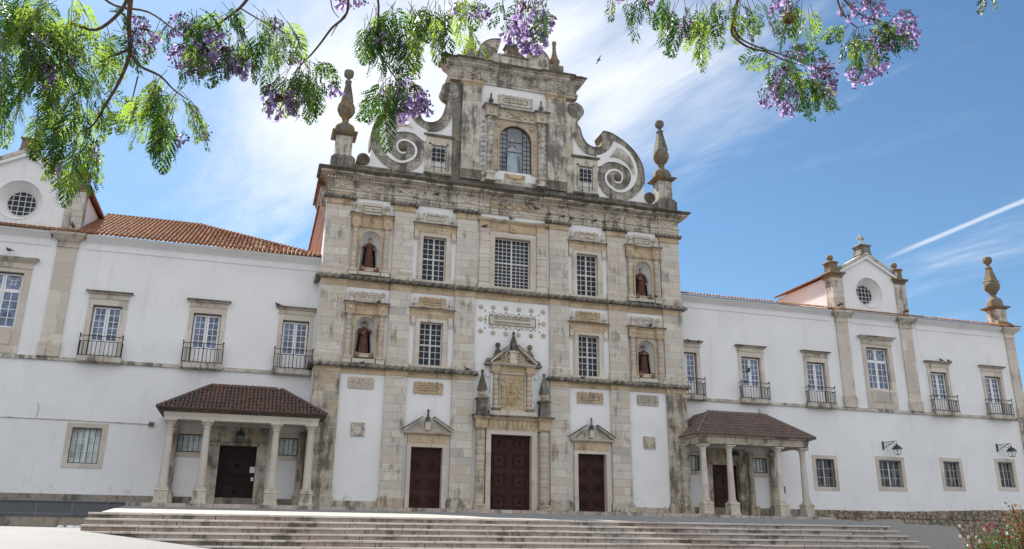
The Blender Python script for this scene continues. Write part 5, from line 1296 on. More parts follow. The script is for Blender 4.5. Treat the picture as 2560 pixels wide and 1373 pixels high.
    if s > 0:
        X, Y = 40.95, 2.3
        p = MB(); p.sq([(.75, 14.6), (.72, 14.85), (.5, 15.1)], X, Y); OB = p.build('corner_pedestal', 'lichen', WG)
        p = MB(); p.box(X-.48, X+.48, Y-.48, Y+.48, 15.05, 16.15); p.build('pedestal_shaft', 'attic', OB)
        p = MB(); p.sq([(.5, 16.1), (.74, 16.25), (.78, 16.33), (.6, 16.38)], X, Y); p.lathe([(.62, 16.38), (.62, 16.7), (.5, 17.0), (.26, 17.15), (.2, 17.45)], X, Y, 8, R_(22.5)); p.lathe([(.2, 17.45), (.32, 17.5), (.3, 17.56), (.55, 17.85), (.62, 18.1), (.58, 18.3), (.4, 18.45)], X, Y, 12); p.build('vase', 'lichen', OB)
        p = MB(); p.sq([(.4, 18.42), (.42, 18.52), (.34, 18.56), (.16, 19.6), (.22, 19.66), (.1, 19.75)], X, Y); p.lathe([(.1, 19.75), (.14, 19.95), (.34, 20.15), (.38, 20.35), (.3, 20.55), (.08, 20.6)], X, Y, 8, R_(22.5)); p.build('obelisk', 'lichen', OB)
        p = MB(); p.grid(41.45, 41.5, -3.5, 14.4, [], WYW, 14); p.build('end_wall', 'wingwhite', WG)
        p = MB(); p.box(40.66, 41.7, WYW-.12, WYW+.03, -.3, 7.3); p.build('corner_quoin', 'stone_low', WG)
    # gargoyle spouts
    for x, z in ((s*25.5, 14.95), (s*31.3, 14.95)):
        p = MB(); p.tube([(x, WYW, z), (x, WYW-.35, z+.06), (x, WYW-.5, z+.02)], [.09, .08, .11], 8); p.ell(x, WYW-.5, z, .1, .12, .09); p.build('water_spout', 'crosswood', WG)
    return WG
WL = wing(-1); WR = wing(1)
# cable and box on the left wall
o = MB(); o.tube([(-46, WYW-.03, 4.19), (-24.2, WYW-.03, 4.17), (-19.9, WYW-.04, 4.12)], .022, 5); o.tube([(-25.66, WYW-.03, 4.2), (-25.6, WYW-.03, 4.75), (-25.7, WYW-.03, 5.0)], .015, 5); o.build('wall_cable', 'attic', WL)
o = MB(); o.box(-20.12, -19.86, WYW-.14, WYW, 4.02, 4.24); o.build('junction_box', 'rust', WL)

# ---- porches
def porch(s):
    xc = -15.2 if s < 0 else 15.3; dz = 0 if s < 0 else .05
    PO = thing('entrance_porch', 'columned stone porch with mossy red and black hipped tile roof, left of the church' if s < 0 else 'columned stone porch with worn grey-brown tile roof, right of the church', 'porch', (xc, -1, -.1), 'columned porches beside the church')
    FY = -1.67; offs = (-3.52, -1.73, 1.73, 3.52)
    for o_ in offs:
        x = xc+o_; p = MB(); zb = -.14 if s < 0 else -.16
        p.lathe([(.25, .70), (.27, .74), (.22, .78), (.215, 1.1), (.165, 3.62), (.20, 3.66), (.17, 3.7), (.17, 3.76)], x, FY, 18)
        CM = p.build('column', 'sand', PO)
        p = MB(); p.sq([(.36, zb), (.36, zb+.12), (.32, zb+.16), (.31, .46), (.34, .5), (.3, .6)], x, FY); p.lathe([(.33, .6), (.33, .64), (.27, .7)], x, FY, 16); p.tube([(x+.2*math.cos(2*math.pi*k/16), FY-.315, .24+.1*math.sin(2*math.pi*k/16)) for k in range(17)], .015, 5); p.build('pedestal', 'trim', CM)
        p = MB(); p.lathe([(.17, 3.74), (.21, 3.8), (.26, 3.88), (.27, 3.92)], x, FY, 16); p.sq([(.27, 3.92), (.31, 3.96), (.31, 4.04)], x, FY); p.build('capital', 'sand', CM)
    for o_ in ((-3.52, 3.52) if s < 0 else (-1.73, 1.73, 3.4)):
        x = xc+o_; p = MB()
        if s < 0 and o_ > 0: x = -11.95
        if s > 0 and o_ == -1.73: continue
        p.sq([(.3, -.14), (.3, .5), (.22, .62)], x, WYW-.2); p.lathe([(.2, .62), (.2, 1), (.17, 3.7), (.2, 3.75), (.26, 3.9), (.26, 4.02)], x, WYW-.2, 14); p.build('engaged_column', 'stone_low', PO)
    xa, xb = xc-3.85, xc+3.85; y0 = -1.93
    ba = MB(); z0, z1 = 4.04+dz, 4.4+dz
    # three beams
    ba.box(xa, xb, y0, y0+.5, z0, z1-.16); ba.box(xa-.03, xb+.03, y0-.03, y0+.5, z1-.16, z1)
    for x0 in (xa, xb-.45): ba.box(x0, x0+.45, y0+.5, WYW, z0, z1)
    if s < 0: pass
    ba.build('beam', 'sand' if s < 0 else 'entab', PO)
    ba = MB(); ba.box(xa+.45, xb-.45, y0+.5, WYW, z1-.08, z1); ba.build('ceiling', 'soffit', PO)
    ea = MB(); cornice(ea, [(xa, xb, y0)], [(z1, z1+.06, .05, .14), (z1+.06, z1+.12, .2, .3)], WYW); ea.build('eaves_moulding', 'moss' if s < 0 else 'entab', PO)
    ez = z1+.12; rz = 6.12+dz*3; rh = 1.82 if s < 0 else 2.08; ry = 0.0
    X0, X1, Y0 = xa-.36, xb+.36, y0-.34
    rf = MB(); rf.add([(X0, Y0, ez), (X1, Y0, ez), (xc+rh, ry, rz), (xc-rh, ry, rz), (X1, WYW, ez), (X0, WYW, ez), (xc+rh, WYW, rz-.2), (xc-rh, WYW, rz-.2)], [(0, 1, 2, 3), (1, 4, 6, 2), (0, 3, 7, 5), (3, 2, 6, 7), (0, 5, 4, 1)])
    def f(a):
        x = X0+a; L = math.hypot(ry-Y0, rz-ez)
        if x < xc-rh: k = (x-X0)/(xc-rh-X0)
        elif x > xc+rh: k = (X1-x)/(X1-xc-rh)
        else: k = 1
        return (0, L*max(.02, k))
    tile_slope(rf, (X0, Y0-.04, ez+.01), (1, 0, 0), (0, ry-Y0, rz-ez), X1-X0, f, .2, .36, .075)
    for sx, xe, xr in ((-1, X0, xc-rh), (1, X1, xc+rh)):
        Ls = math.hypot(abs(xr-xe), rz-ez)
        tile_slope(rf, (xe, Y0, ez+.01), (0, 1, 0), (xr-xe, 0, rz-ez), WYW-Y0-.05, lambda a: (0, Ls*min(1, a/(ry-Y0))), .2, .36, .075)
        pts = [Vector((xe, Y0, ez+.08)), Vector((xr, ry, rz+.07))]
        for k in range(16): q = pts[0].lerp(pts[1], (k+.5)/16); q2 = pts[0].lerp(pts[1], (k+1.45)/16 if k < 15 else 1); rf.tube([tuple(q-(pts[1]-pts[0])/32), tuple(q2)], [.105, .08], 8)
    for k in range(int(rh*2/.34)): x = xc-rh+k*.34; rf.tube([(x, ry, rz+.06), (x+.4, ry, rz+.05)], [.11, .09], 8)
    rf.build('roof', 'tile_old' if s < 0 else 'tile_grey', PO)
    return PO
porch(-1); porch(1)

# ---- granite bench wall at the left, rubble retaining wall at the right
random.seed(11)
GW = thing('granite_clad_wall', 'low dark granite slab wall on a beige base at the left end of the steps', 'wall', (-30, 1, -1))
o = MB(); o.box(-46, -19.9, .9, WYW-.05, -.62, -.06); o.box(-46, -19.95, .86, .9, -.66, -.02) if 0 else None; o.build('slab_cladding', 'granite', GW)
o = MB(); o.box(-46, -19.85, .85, WYW-.05, -.06, -.0); o.box(-46, -20.4, .8, WYW-.05, -.78, -.62); o.build('coping', 'granite', GW)
o = MB(); o.box(-46, -20.4, .84, WYW-.05, -2.0, -.78); o.build('base', 'beige', GW)
RW = thing('retaining_wall', 'rough rubble masonry retaining wall under the right wing, patched with grey cement', 'wall', (32, 1.6, -2))
o = MB(); o.box(20.5, 60, WYW-.1, WYW+.6, -3.6, -.02); RWm = o.build('rubble_face', 'rubble', RW)
o = MB(); o.box(20.5, 60, WYW-.15, WYW+.5, -.02, .04)
x = 20.5
while x < 42:
    L = random.uniform(.35, .8); o.box(x+.01, x+L-.01, WYW-.14+random.uniform(-.02, .02), WYW+.3, .05, .44+random.uniform(-.01, .02)+max(0, x-28)*.028); x += L
o.build('dressed_course', 'rubble', RW)
o = MB(); o.prism([(24, -3.6), (24, -.5), (26.5, -.12), (28.6, -.05), (28.9, -.35), (32, -.42), (33.2, -.5), (33.6, -1.1), (34.1, -1.6), (34.6, -3.6)], WYW-.14, WYW-.05); o.build('cement_patch', 'cement', RW)

# ================================================================== LANTERNS AND LAMPS
def lantern_mesh(x, y, z, h, w, parent):
    """z = top of the glass cage"""
    o = MB(); o.sq([(w*.62, z), (w*.6, z+.03), (w*.26, z+h*.42), (w*.1, z+h*.46), (w*.1, z+h*.55), (w*.16, z+h*.58), (.02, z+h*.64)], x, y); o.build('lamp_roof', 'green_iron', parent)
    o = MB(); zb = z-h*.6
    for sx in (-1, 1):
        for s2 in (-1, 1): o.tube([(x+sx*w*.5, y+s2*w*.5, z), (x+sx*w*.3, y+s2*w*.3, zb)], .012, 5)
    o.sq([(w*.32, zb-.02), (w*.32, zb), (w*.3, zb+.01)], x, y); o.tube([(x, y, zb), (x, y, z)], .012, 5); o.build('lamp_cage', 'green_iron', parent)
    o = MB(); o.sq([(w*.28, zb+.02), (w*.46, z-.01)], x, y); o.build('lamp_glass', 'clear', parent)
for (x, z, lab) in ((29.17, 4.72, 'green iron wall lantern on scrolled bracket above the wide barred window'), (39.5, 4.97, 'green iron wall lantern on scrolled bracket at the far right corner of the wing')):
    T = thing('wall_lantern', lab, 'street lamp', (x, WYW, z+.3), 'wall lanterns on the right wing')
    k = (WYW-.75+48)/(WYW+48); xl = (x+14.57)*k-14.57; zl = (z+1.72)*k-1.72; yl = WYW-.75
    lantern_mesh(xl, yl, zl, .62, .42, T)
    o = MB(); zt = zl+.52
    xw = xl-.55; 
    o.tube([(xl, yl, zt-.05), (xl, yl, zt+.06), (xl-.25, yl+.35, zt+.04), (xw+.05, WYW-.05, zt-.02)], .022, 6)
    o.tube([(xl-.08, yl+.1, zt+.02), (xl-.25, yl+.33, zt-.12), (xl-.38, yl+.5, zt-.3), (xw+.02, WYW-.04, zt-.42)], .02, 6)
    for r2, t_ in ((.11, .25), (.08, .5), (.13, .8)):
        cx, cyy = xl+(xw-xl)*t_, yl+(WYW-yl)*t_; o.tube([(cx+r2*.6*math.cos(2*math.pi*j/12), cyy+r2*.6*math.cos(2*math.pi*j/12)*-1, zt-.12+r2*math.sin(2*math.pi*j/12)) for j in range(13)], .014, 5)
    o.box(xw-.04, xw+.06, WYW-.06, WYW, zt-.5, zt+.08); o.build('bracket', 'green_iron', T)
for (x, z, lab) in ((-15.29, 3.62, 'dark hanging lantern under the left porch ceiling'), (15.1, 3.68, 'dark hanging lantern under the right porch ceiling')):
    T = thing('hanging_lantern', lab, 'lantern', (x, .2, z), 'lanterns hung in the porches')
    lantern_mesh(x, .2, z-.05, .62, .4, T); o = MB(); o.tube([(x, .2, z+.3), (x, .2, 4.36)], .012, 5); o.build('chain', 'iron', T)
o = MB(); o.box(-14.62, -14.36, WYW+.07, WYW+.085, 1.72, 2.05); tag(o.build('paper_notice', 'paper'), 'white paper notice pinned to the dark door under the left porch', 'notice')
o = MB(); o.box(-14.52, -14.38, WYW+.07, WYW+.085, 1.28, 1.48); tag(o.build('door_sticker', 'paper'), 'small white card below the paper notice on the dark porch door', 'notice')
o = MB(); o.box(19.35, 19.6, WYW-.14, WYW, 1.45, 1.85); o.box(19.34, 19.61, WYW-.16, WYW, 1.85, 1.88); tag(o.build('letterbox', 'iron'), 'small dark metal box on the white wall beside the right porch columns', 'wall box')
for i, (px, py) in enumerate(((150, 1325), (172, 1322), (180, 1330), (198, 1321))):
    p = onY(px, py, -21.5-.3*i); z = GZ(p.x, p.y); o = MB(); a = random.random()*3
    o.hexa([(p.x+.09*math.cos(a+k*1.57), p.y+.09*math.sin(a+k*1.57), z+.01) for k in range(4)], [(p.x+.06*math.cos(a+k*1.4), p.y+.06*math.sin(a+k*1.4), z+.07) for k in range(4)])
    tag(o.build('litter', 'paper'), 'crumpled white paper scrap in the gutter at the left foot of the steps', 'litter', 'paper scraps by the steps')

# ================================================================== STATUES
def remeshed(mb, vox, name, mats, chooser, parent, tr=None):
    me = bpy.data.meshes.new(name); me.from_pydata(mb.v, [], mb.f); me.update()
    bm = bmesh.new(); bm.from_mesh(me); bmesh.ops.recalc_face_normals(bm, faces=bm.faces); bm.to_mesh(me); bm.free()
    o = bpy.data.objects.new(name, me); COL.objects.link(o); md = o.modifiers.new('r', 'REMESH'); md.mode = 'VOXEL'; md.voxel_size = vox; md.use_smooth_shade = True
    s2 = o.modifiers.new('s', 'SMOOTH'); s2.iterations = 1; s2.factor = .4
    dg = bpy.context.evaluated_depsgraph_get(); m2 = bpy.data.meshes.new_from_object(o.evaluated_get(dg)); bpy.data.objects.remove(o)
    m2.materials.clear()
    for k in mats: m2.materials.append(M[k])
    for p in m2.polygons: p.material_index = chooser(p.center); p.use_smooth = True
    if tr is not None: m2.transform(tr)
    q = bpy.data.objects.new(name, m2); COL.objects.link(q)
    if parent is not None: q.parent = parent; q.matrix_parent_inverse = PINV(parent)
    return q
def robe_rings(mb, prof, folds=9, amp=.08, seg=40, lean=0):
    vs = []
    for z, rx, ry, cx, cy_ in prof:
        for k in range(seg):
            a = 2*math.pi*k/seg; zz = max(0, 1-z/1.3); f = 1+amp*zz*math.sin(folds*a+z*1.5)+amp*.5*zz*math.sin(5*a+2)
            vs.append((cx+rx*math.cos(a)*f, cy_+ry*math.sin(a)*f, z))
    n = len(prof); fs = [tuple(range(seg-1, -1, -1)), tuple((n-1)*seg+k for k in range(seg))]
    for i in range(n-1):
        for k in range(seg): k2 = (k+1) % seg; fs.append((i*seg+k, i*seg+k2, (i+1)*seg+k2, (i+1)*seg+k))
    mb.add(vs, fs)
def saint(x, z, H, arms, lab, halo=False, cross=True, cloak=True, turn=0):
    T = thing('saint_statue', lab, 'statue', (x, .42, z), 'saints in the niches of the church front')
    mb = MB(); k = H/1.85
    robe_rings(mb, [(0, .31, .22, 0, 0), (.05, .30, .22, 0, 0), (.3, .27, .2, 0, 0), (.6, .25, .185, .0, 0), (.9, .225, .165, 0, 0), (1.05, .2, .15, 0, 0), (1.15, .205, .15, 0, 0), (1.3, .235, .155, 0, 0), (1.42, .235, .14, 0, 0), (1.5, .17, .11, 0, 0), (1.54, .075, .075, 0, 0)], 9, .1)
    mb.lathe([(.055, 1.5), (.055, 1.6)], 0, -.01, 12)
    mb.ell(0, -.015, 1.7, .082, .1, .125, 14, 10); mb.ell(0, -.115, 1.69, .014, .022, .025, 6, 5); mb.ell(0, -.085, 1.625, .03, .03, .025, 8, 5)
    for s_ in (-1, 1): mb.ell(s_*.083, -.01, 1.69, .014, .02, .03, 6, 5)
    hands = []
    for s_, (ex, ey, ez), (hx, hy, hz) in ((-1, *arms[0]), (1, *arms[1])):
        mb.tube([(s_*.2, 0, 1.42), (ex, ey, ez), (hx, hy, hz)], [.085, .085, .1], 10); hands.append(Vector((hx, hy, hz)))
        d = (Vector((hx, hy, hz))-Vector((ex, ey, ez))).normalized(); h = Vector((hx, hy, hz))+d*.05
        mb.ell(h.x, h.y, h.z, .045, .04, .045, 8, 6)
        for j in range(4): o_ = Vector(((j-1.5)*.018, -.01, 0)); e = h+d*(.1-.012*abs(j-1.5)); mb.tube([tuple(h+o_), tuple(e+o_), tuple(e+o_*1.1+Vector((0, -.015, -.02)))], [.013, .012, .009], 6)
        mb.tube([tuple(h), tuple(h+d*.04+Vector((-s_*.04, -.02, .02)))], [.014, .01], 6)
        hands[-1] = h
    tr = Matrix.Translation((x, .42, z)) @ Matrix.Scale(k, 4) @ Matrix.Rotation(turn, 4, 'Z')
    def ch(p):
        if p.z > 1.555: return 1
        for h in hands:
            if (p-h).length < .1 and (p-h).dot(Vector((0, 0, 0))) == 0 and (p-h).length < .075: return 1
        return 0
    remeshed(mb, .016, 'body', ['robe', 'skin'], ch, T, tr)
    def sub(m_, nm, mt): m_.v = [tuple(tr @ Vector(v_)) for v_ in m_.v]; return m_.build(nm, mt, T)
    m_ = MB(); m_.lathe([(.088, 1.7), (.095, 1.74), (.088, 1.8), (.05, 1.84), (.01, 1.845)], 0, .005, 14, 0, 1, 1.15); sub(m_, 'hair', 'hair')
    m_ = MB(); m_.tube([(.21*math.cos(2*math.pi*j/20), .155*math.sin(2*math.pi*j/20), 1.08) for j in range(21)], .012, 5); m_.tube([(.05, -.17, 1.08), (.06, -.2, .8), (.05, -.21, .45)], .01, 5); sub(m_, 'cord_belt', 'crosswood')
    if cloak:
        m_ = MB(); vs = []; rows = [(1.5, .1, .1), (1.44, .26, .16), (1.2, .30, .2), (.8, .34, .23), (.4, .38, .25), (.06, .4, .26)]
        for zz, rx, ry in rows:
            for j in range(17): a = R_(-28)+R_(236)*j/16; vs.append((rx*math.cos(a)*(1+.04*math.sin(j*2.2)), .02+ry*math.sin(a), zz))
        m_.add(vs, [(i*17+j, i*17+j+1, (i+1)*17+j+1, (i+1)*17+j) for i in range(5) for j in range(16)]); sub(m_, 'cloak', 'cape')
    if cross:
        m_ = MB(); m_.box(-.5, .5, .24, .3, 1.38, 1.5); m_.box(-.05, .05, .24, .3, .1, 1.38); sub(m_, 'wooden_cross', 'crosswood')
    if halo:
        m_ = MB()
        for j in range(13): a = R_(-20+220*j/12); m_.tube([(.12*math.cos(a), .06, 1.72+.12*math.sin(a)), (.26*math.cos(a), .06, 1.72+.26*math.sin(a))], [.01, .004], 5)
        sub(m_, 'halo_rays', 'iron')
    m_ = MB(); m_.box(x-.38*1, x+.38, .1, .7, z-.22, z); m_.box(x-.42, x+.42, .06, .72, z-.05, z-.005); m_.build('statue_base', 'trim', T)
saint(NC[0], 13.78, 1.98, (((-.33, -.02, 1.22), (-.3, -.14, 1.32)), ((.3, -.04, 1.2), (.24, -.2, 1.15))), 'brown robed saint statue with one hand out, in the upper left niche', turn=.1)
saint(NC[0], 8.56, 1.95, (((-.3, -.05, 1.2), (-.1, -.22, 1.15)), ((.3, -.02, 1.2), (.32, -.2, 1.32))), 'brown robed saint statue with dark ray halo in the lower niche on the left', halo=True, turn=.05)
saint(NC[1], 13.72, 2.0, (((-.3, -.05, 1.2), (-.14, -.24, 1.1)), ((.32, 0, 1.15), (.3, -.05, .9))), 'brown robed saint statue with pale hand at waist, in the upper right niche', turn=-.12)
saint(NC[1], 8.52, 1.9, (((-.28, -.06, 1.2), (-.08, -.22, 1.3)), ((.28, -.06, 1.2), (.08, -.22, 1.3))), 'brown robed saint statue with joined hands in the lower niche on the right', halo=True, turn=-.1)
# Madonna behind the glass
T = thing('madonna_statue', 'large pale robed Madonna statue standing behind the barred arched window at the top', 'statue', (.08, .75, 21.3))
mb = MB()
robe_rings(mb, [(0, .36, .26, 0, 0), (.3, .33, .24, 0, 0), (.7, .3, .21, 0, 0), (1.0, .27, .19, 0, 0), (1.2, .27, .18, 0, 0), (1.38, .26, .16, 0, 0), (1.48, .18, .12, 0, 0), (1.54, .08, .08, 0, 0)], 7, .12)
mb.lathe([(.055, 1.5), (.055, 1.6)], 0, -.01, 12); mb.ell(0, -.015, 1.69, .085, .1, .125, 14, 10); mb.ell(0, -.115, 1.68, .014, .02, .025, 6, 5)
mb.tube([(-.2, 0, 1.4), (-.26, -.1, 1.15), (-.02, -.24, 1.28)], [.085, .09, .06], 10); mb.tube([(.2, 0, 1.4), (.26, -.1, 1.15), (.02, -.24, 1.28)], [.085, .09, .06], 10)
for j in range(4): mb.tube([(-.012+.006*j, -.26, 1.28), (-.012+.006*j, -.25, 1.42-.01*abs(j-1.5))], [.018, .01], 6)
tr = Matrix.Translation((.08, .75, 21.22)) @ Matrix.Scale(1.42, 4)
remeshed(mb, .02, 'body', ['madonna', 'skin'], lambda p: 1 if p.z > 1.555 or (p.y < -.22 and p.z > 1.26 and abs(p.x) < .08) else 0, T, tr)
m_ = MB(); vs = []
for zz, rx, ry in [(1.84, .03, .05), (1.8, .1, .12), (1.65, .13, .14), (1.5, .22, .16), (1.4, .3, .2), (1.0, .4, .25), (.4, .46, .28), (.02, .48, .3)]:
    for j in range(17): a = R_(-35)+R_(250)*j/16; vs.append((rx*math.cos(a), .02+ry*math.sin(a), zz))
m_.add(vs, [(i*17+j, i*17+j+1, (i+1)*17+j+1, (i+1)*17+j) for i in range(7) for j in range(16)]); m_.v = [tuple(tr @ Vector(v_)) for v_ in m_.v]; m_.build('mantle', 'glass_blue', T)
m_ = MB(); m_.lathe([(.075, 1.8), (.09, 1.86), (.1, 1.95), (.05, 1.9)], 0, 0, 8); m_.tube([(0, 0, 1.88), (0, 0, 2.02)], .008, 5); m_.v = [tuple(tr @ Vector(v_)) for v_ in m_.v]; m_.build('crown', 'greypaint', T)

# ================================================================== PIGEONS
def pigeon(px, py, Y, lab, face=1, fly=False, group='pigeons on the ledges'):
    p = onY(px, py, Y); mb = MB(); f = face
    mb.ell(0, 0, .12, .13, .075, .08, 10, 7); mb.ell(f*.12, 0, .2, .045, .04, .05, 8, 6); mb.tube([(f*.07, 0, .14), (f*.12, 0, .2)], [.06, .035], 8)
    mb.tube([(f*.155, 0, .2), (f*.19, 0, .19)], [.012, .003], 5); mb.hexa([(-f*.08, -.04, .1), (-f*.08, .04, .1), (-f*.27, .05, .07), (-f*.27, -.05, .07)], [(-f*.08, -.04, .14), (-f*.08, .04, .14), (-f*.27, .05, .085), (-f*.27, -.05, .085)])
    if fly:
        for s_ in (-1, 1): mb.hexa([(.07, s_*.05, .14), (-.07, s_*.05, .14), (-.12, s_*.2, .3), (.03, s_*.22, .32)], [(.07, s_*.05, .155), (-.07, s_*.05, .155), (-.12, s_*.2, .312), (.03, s_*.22, .332)]); mb.hexa([(.03, s_*.22, .32), (-.12, s_*.2, .3), (-.1, s_*.34, .3), (-.06, s_*.36, .3)], [(.03, s_*.22, .332), (-.12, s_*.2, .312), (-.1, s_*.34, .308), (-.06, s_*.36, .308)])
    else:
        for s_ in (-1, 1): mb.tube([(.01, s_*.03, .06), (.01, s_*.03, -.0)], .008, 5)
    mb.v = [(v_[0]+p.x, v_[1]+p.y, v_[2]+p.z-(.1 if fly else .04)) for v_ in mb.v]
    tag(mb.build('pigeon', 'pigeon'), lab, 'pigeon', group)
for args in [
    (1093, 488, -.05, 'pigeon on the frieze ledge above the upper left window, left of the gap', 1), (1036.7, 497, -.05, 'pigeon on the ledge just above the cable capital, second pilaster from left', -1),
    (1213, 568, -.1, 'pigeon on the capital at the left of the big central window', 1), (947.5, 758, -.15, 'pigeon on the hood of the lower left niche', 1),
    (903.8, 911, -.2, 'pigeon on the lower cable moulding under the lower left niche', 1), (1167.8, 926, -.2, 'pigeon on the right end of the left lower cable moulding', -1),
    (1338.8, 523, -.02, 'pigeon at the right end of the central leaf frieze', -1), (1277.8, 549, -.15, 'pigeon on the cornice over the big central window', -1),
    (1374, 538, -.1, 'pigeon on the ledge right of the central frieze, alone', -1), (1407.6, 544, -.1, 'pigeon crouching above the cable capital right of the centre', 1),
    (1428, 547, -.1, 'upright pigeon above the right end of the cable capital right of the centre', -1), (1488, 554, -.05, 'pigeon under the frieze above the upper right window', 1),
    (1519, 557, -.05, 'pigeon on the architrave left of the fifth capital', 1), (1625.8, 762, -.2, 'pigeon on the middle cable moulding under the upper right niche', 1),
    (1625.8, 816, -.15, 'pigeon on the hood of the lower right niche', 1), (1641, 745, -.2, 'pigeon on the pedestal beside the upper right niche', -1),
    (1456.7, 948, -.2, 'pigeon on the lower cable moulding under the lower right window', 1),
    (1722.9, 855, 1.45, 'left pigeon on the hood of the wing window next to the church', -1), (1745, 857, 1.45, 'right pigeon on the hood of the wing window next to the church', 1),
    (2353, 903, 1.45, 'left pigeon of two on the hood of the second balcony from the right', -1), (2372.4, 905, 1.45, 'right pigeon of two on the hood of the second balcony from the right', -1),
    (694.8, 765, 1.45, 'pigeon at the left end of the balcony hood left of the church', -1), (22, 628, 1.4, 'pigeon on the hood of the tall window at the left edge', -1),
    (412, 1015, -1.9, 'pigeon on the left corner of the left porch roof', -1), (908, 1158, 0, '', 1)]:
    if args[3]: pigeon(*args)
pigeon(1871, 929, 0.6, 'pigeon in flight in front of the first full balcony right of the church', 1, True, 'pigeons in flight')
pigeon(1864, 957, 1.26, 'pigeon perched on the iron railing right of the church', 1)
p = at(1497, 150, 38); mb = MB(); mb.ell(0, 0, 0, .1, .03, .035, 8, 6); mb.hexa([(.04, 0, 0), (-.04, 0, 0), (.1, .02, .28), (.12, .02, .28)], [(.04, .01, 0), (-.04, .01, 0), (.1, .03, .28), (.12, .03, .28)]); mb.hexa([(.04, 0, 0), (-.04, 0, 0), (-.14, .02, -.22), (-.12, .02, -.23)], [(.04, .01, 0), (-.04, .01, 0), (-.14, .03, -.22), (-.12, .03, -.23)])
mb.v = [(a+p.x, b+p.y, c_+p.z) for a, b, c_ in mb.v]; tag(mb.build('swift', 'pigeon'), 'small dark swift flying in the sky right of the church top', 'bird')

# ---- weeds on the right porch roof
def weed(base_, h, lab, n=9, seed=0):
    rnd = random.Random(seed); mb = MB()
    for i in range(n):
        a = rnd.uniform(-.5, .5); b = Vector((rnd.uniform(-.15, .15), 0, 0))+Vector(base_); tip = b+Vector((a*h*.7, rnd.uniform(-.2, .2)*h, h*rnd.uniform(.6, 1)))
        mb.tube([tuple(b), tuple(b.lerp(tip, .5)+Vector((a*.1, 0, .04))), tuple(tip)], [.012, .008, .004], 4)
        for k in range(5):
            q = b.lerp(tip, .35+.14*k); s_ = .04
            d = Vector((rnd.uniform(-1, 1), rnd.uniform(-.5, .5), rnd.uniform(.2, 1))).normalized()*.09; mb.add([q, q+d*.5+Vector((0, 0, .02)), q+d, q+d*.5-Vector((0, 0, .02))], [(0, 1, 2, 3)])
    tag(mb.build('weed', 'weed'), lab, 'weed', 'weeds on the porch roof')
pq_ = onY(1737, 1048, -.6); weed((pq_.x, -.2, 5.0), .75, 'dry weed growing between the right porch roof and the church corner', 9, 1)
weed((17.35, .15, 6.05), .75, 'dry bushy weed at the right end of the right porch ridge', 10, 2)

# ================================================================== JACARANDA
TREE = thing('jacaranda_tree', 'flowering jacaranda tree overhanging the view, ferny leaves and purple blossom', 'tree', (-21.5, -50.5, -2.9))
rng = np.random.default_rng(5)
# trunk and limbs stand behind and left of the camera; limbs arch over it
tk = MB(); tk.tube([(-21.5, -50.5, -3.1), (-21.4, -50.4, -2.4), (-21.0, -50.2, -.8), (-20.6, -49.8, .4)], [.34, .27, .23, .22], 12)
tk.tube([(-20.6, -49.8, .4), (-19.6, -48.6, 1.9), (-18.2, -46.6, 3.0), (-17.2, -44.6, 3.6), (-16.9, -43.4, 3.9)], [.2, .16, .12, .08, .05], 9)
tk.tube([(-20.6, -49.8, .4), (-19.0, -49.2, 2.2), (-16.5, -47.2, 3.9), (-13.6, -44.6, 4.4), (-11.0, -43.0, 4.2), (-9.4, -42.4, 4.0)], [.2, .16, .12, .08, .05, .03], 9)
tk.tube([(-20.6, -49.8, .4), (-21.8, -51, 2.0), (-23.5, -52, 3.6)], [.18, .13, .06], 9)
tk.tube([(-13.6, -44.6, 4.4), (-13.2, -43.3, 4.1)], [.05, .03], 7)
tk.build('trunk', 'bark', TREE)
def frond(base_, d, L, droop, light):
    """one bipinnate leaf: list of quads (numpy), hanging from base_ along d"""
    d = Vector(d).normalized()
    side = d.cross(Vector((rng.normal()*.6, rng.normal()*.6, rng.normal()*.6+.2))).normalized(); nrm = d.cross(side).normalized()
    npn = max(6, int(L/.031)); quads = []
    p = Vector(base_); dd = d.copy(); stem = [tuple(p)]; curl = rng.normal()*.5
    for i in range(npn):
        t_ = i/npn
        dd = (dd+Vector((0, 0, -droop/npn))+side*(curl*.35/npn)).normalized(); p = p+dd*(L/npn); stem.append(tuple(p))
        if t_ < .12: continue
        pl = L*.30*math.sin(math.pi*min(1, (t_*.84+.18)))**.8*rng.uniform(.8, 1.1)
        for s_ in (-1, 1):
            if rng.random() < .06: continue
            pd = (side*s_+dd*(.45+.55*t_)+nrm*rng.normal()*.3+Vector((0, 0, -.25))).normalized()
            nl = max(3, int(pl/.0105)); across_ = (pd.cross(nrm)+nrm*rng.normal()*.35).normalized(); q0 = Vector(p); pdd = pd.copy()
            for k in range(nl+1):
                u_ = (k+.5)/nl; pdd = (pdd+Vector((0, 0, -.5/nl))).normalized(); q0 = q0+pdd*(pl/nl)
                ll = .0125*math.sin(math.pi*(min(u_, 1)*.75+.2))+.004; lw = .0042*ll/.0125+.0008
                for s3 in ((-1, 1) if k < nl else (0,)):
                    if rng.random() < .05: continue
                    tip = q0+across_*(s3*ll)+pdd*ll*(.55 if s3 else 1.2)+nrm*rng.normal()*.003; m_ = (q0+tip)*.5; ax = (tip-q0).normalized(); wd = ax.cross(nrm).normalized()*lw
                    quads.append((q0.copy(), m_+wd, tip, m_-wd))
    return quads, stem
class Foliage:
    def __init__(s): s.q = {'leaf': [], 'leaf_light': []}; s.st = MB()
BR = {}
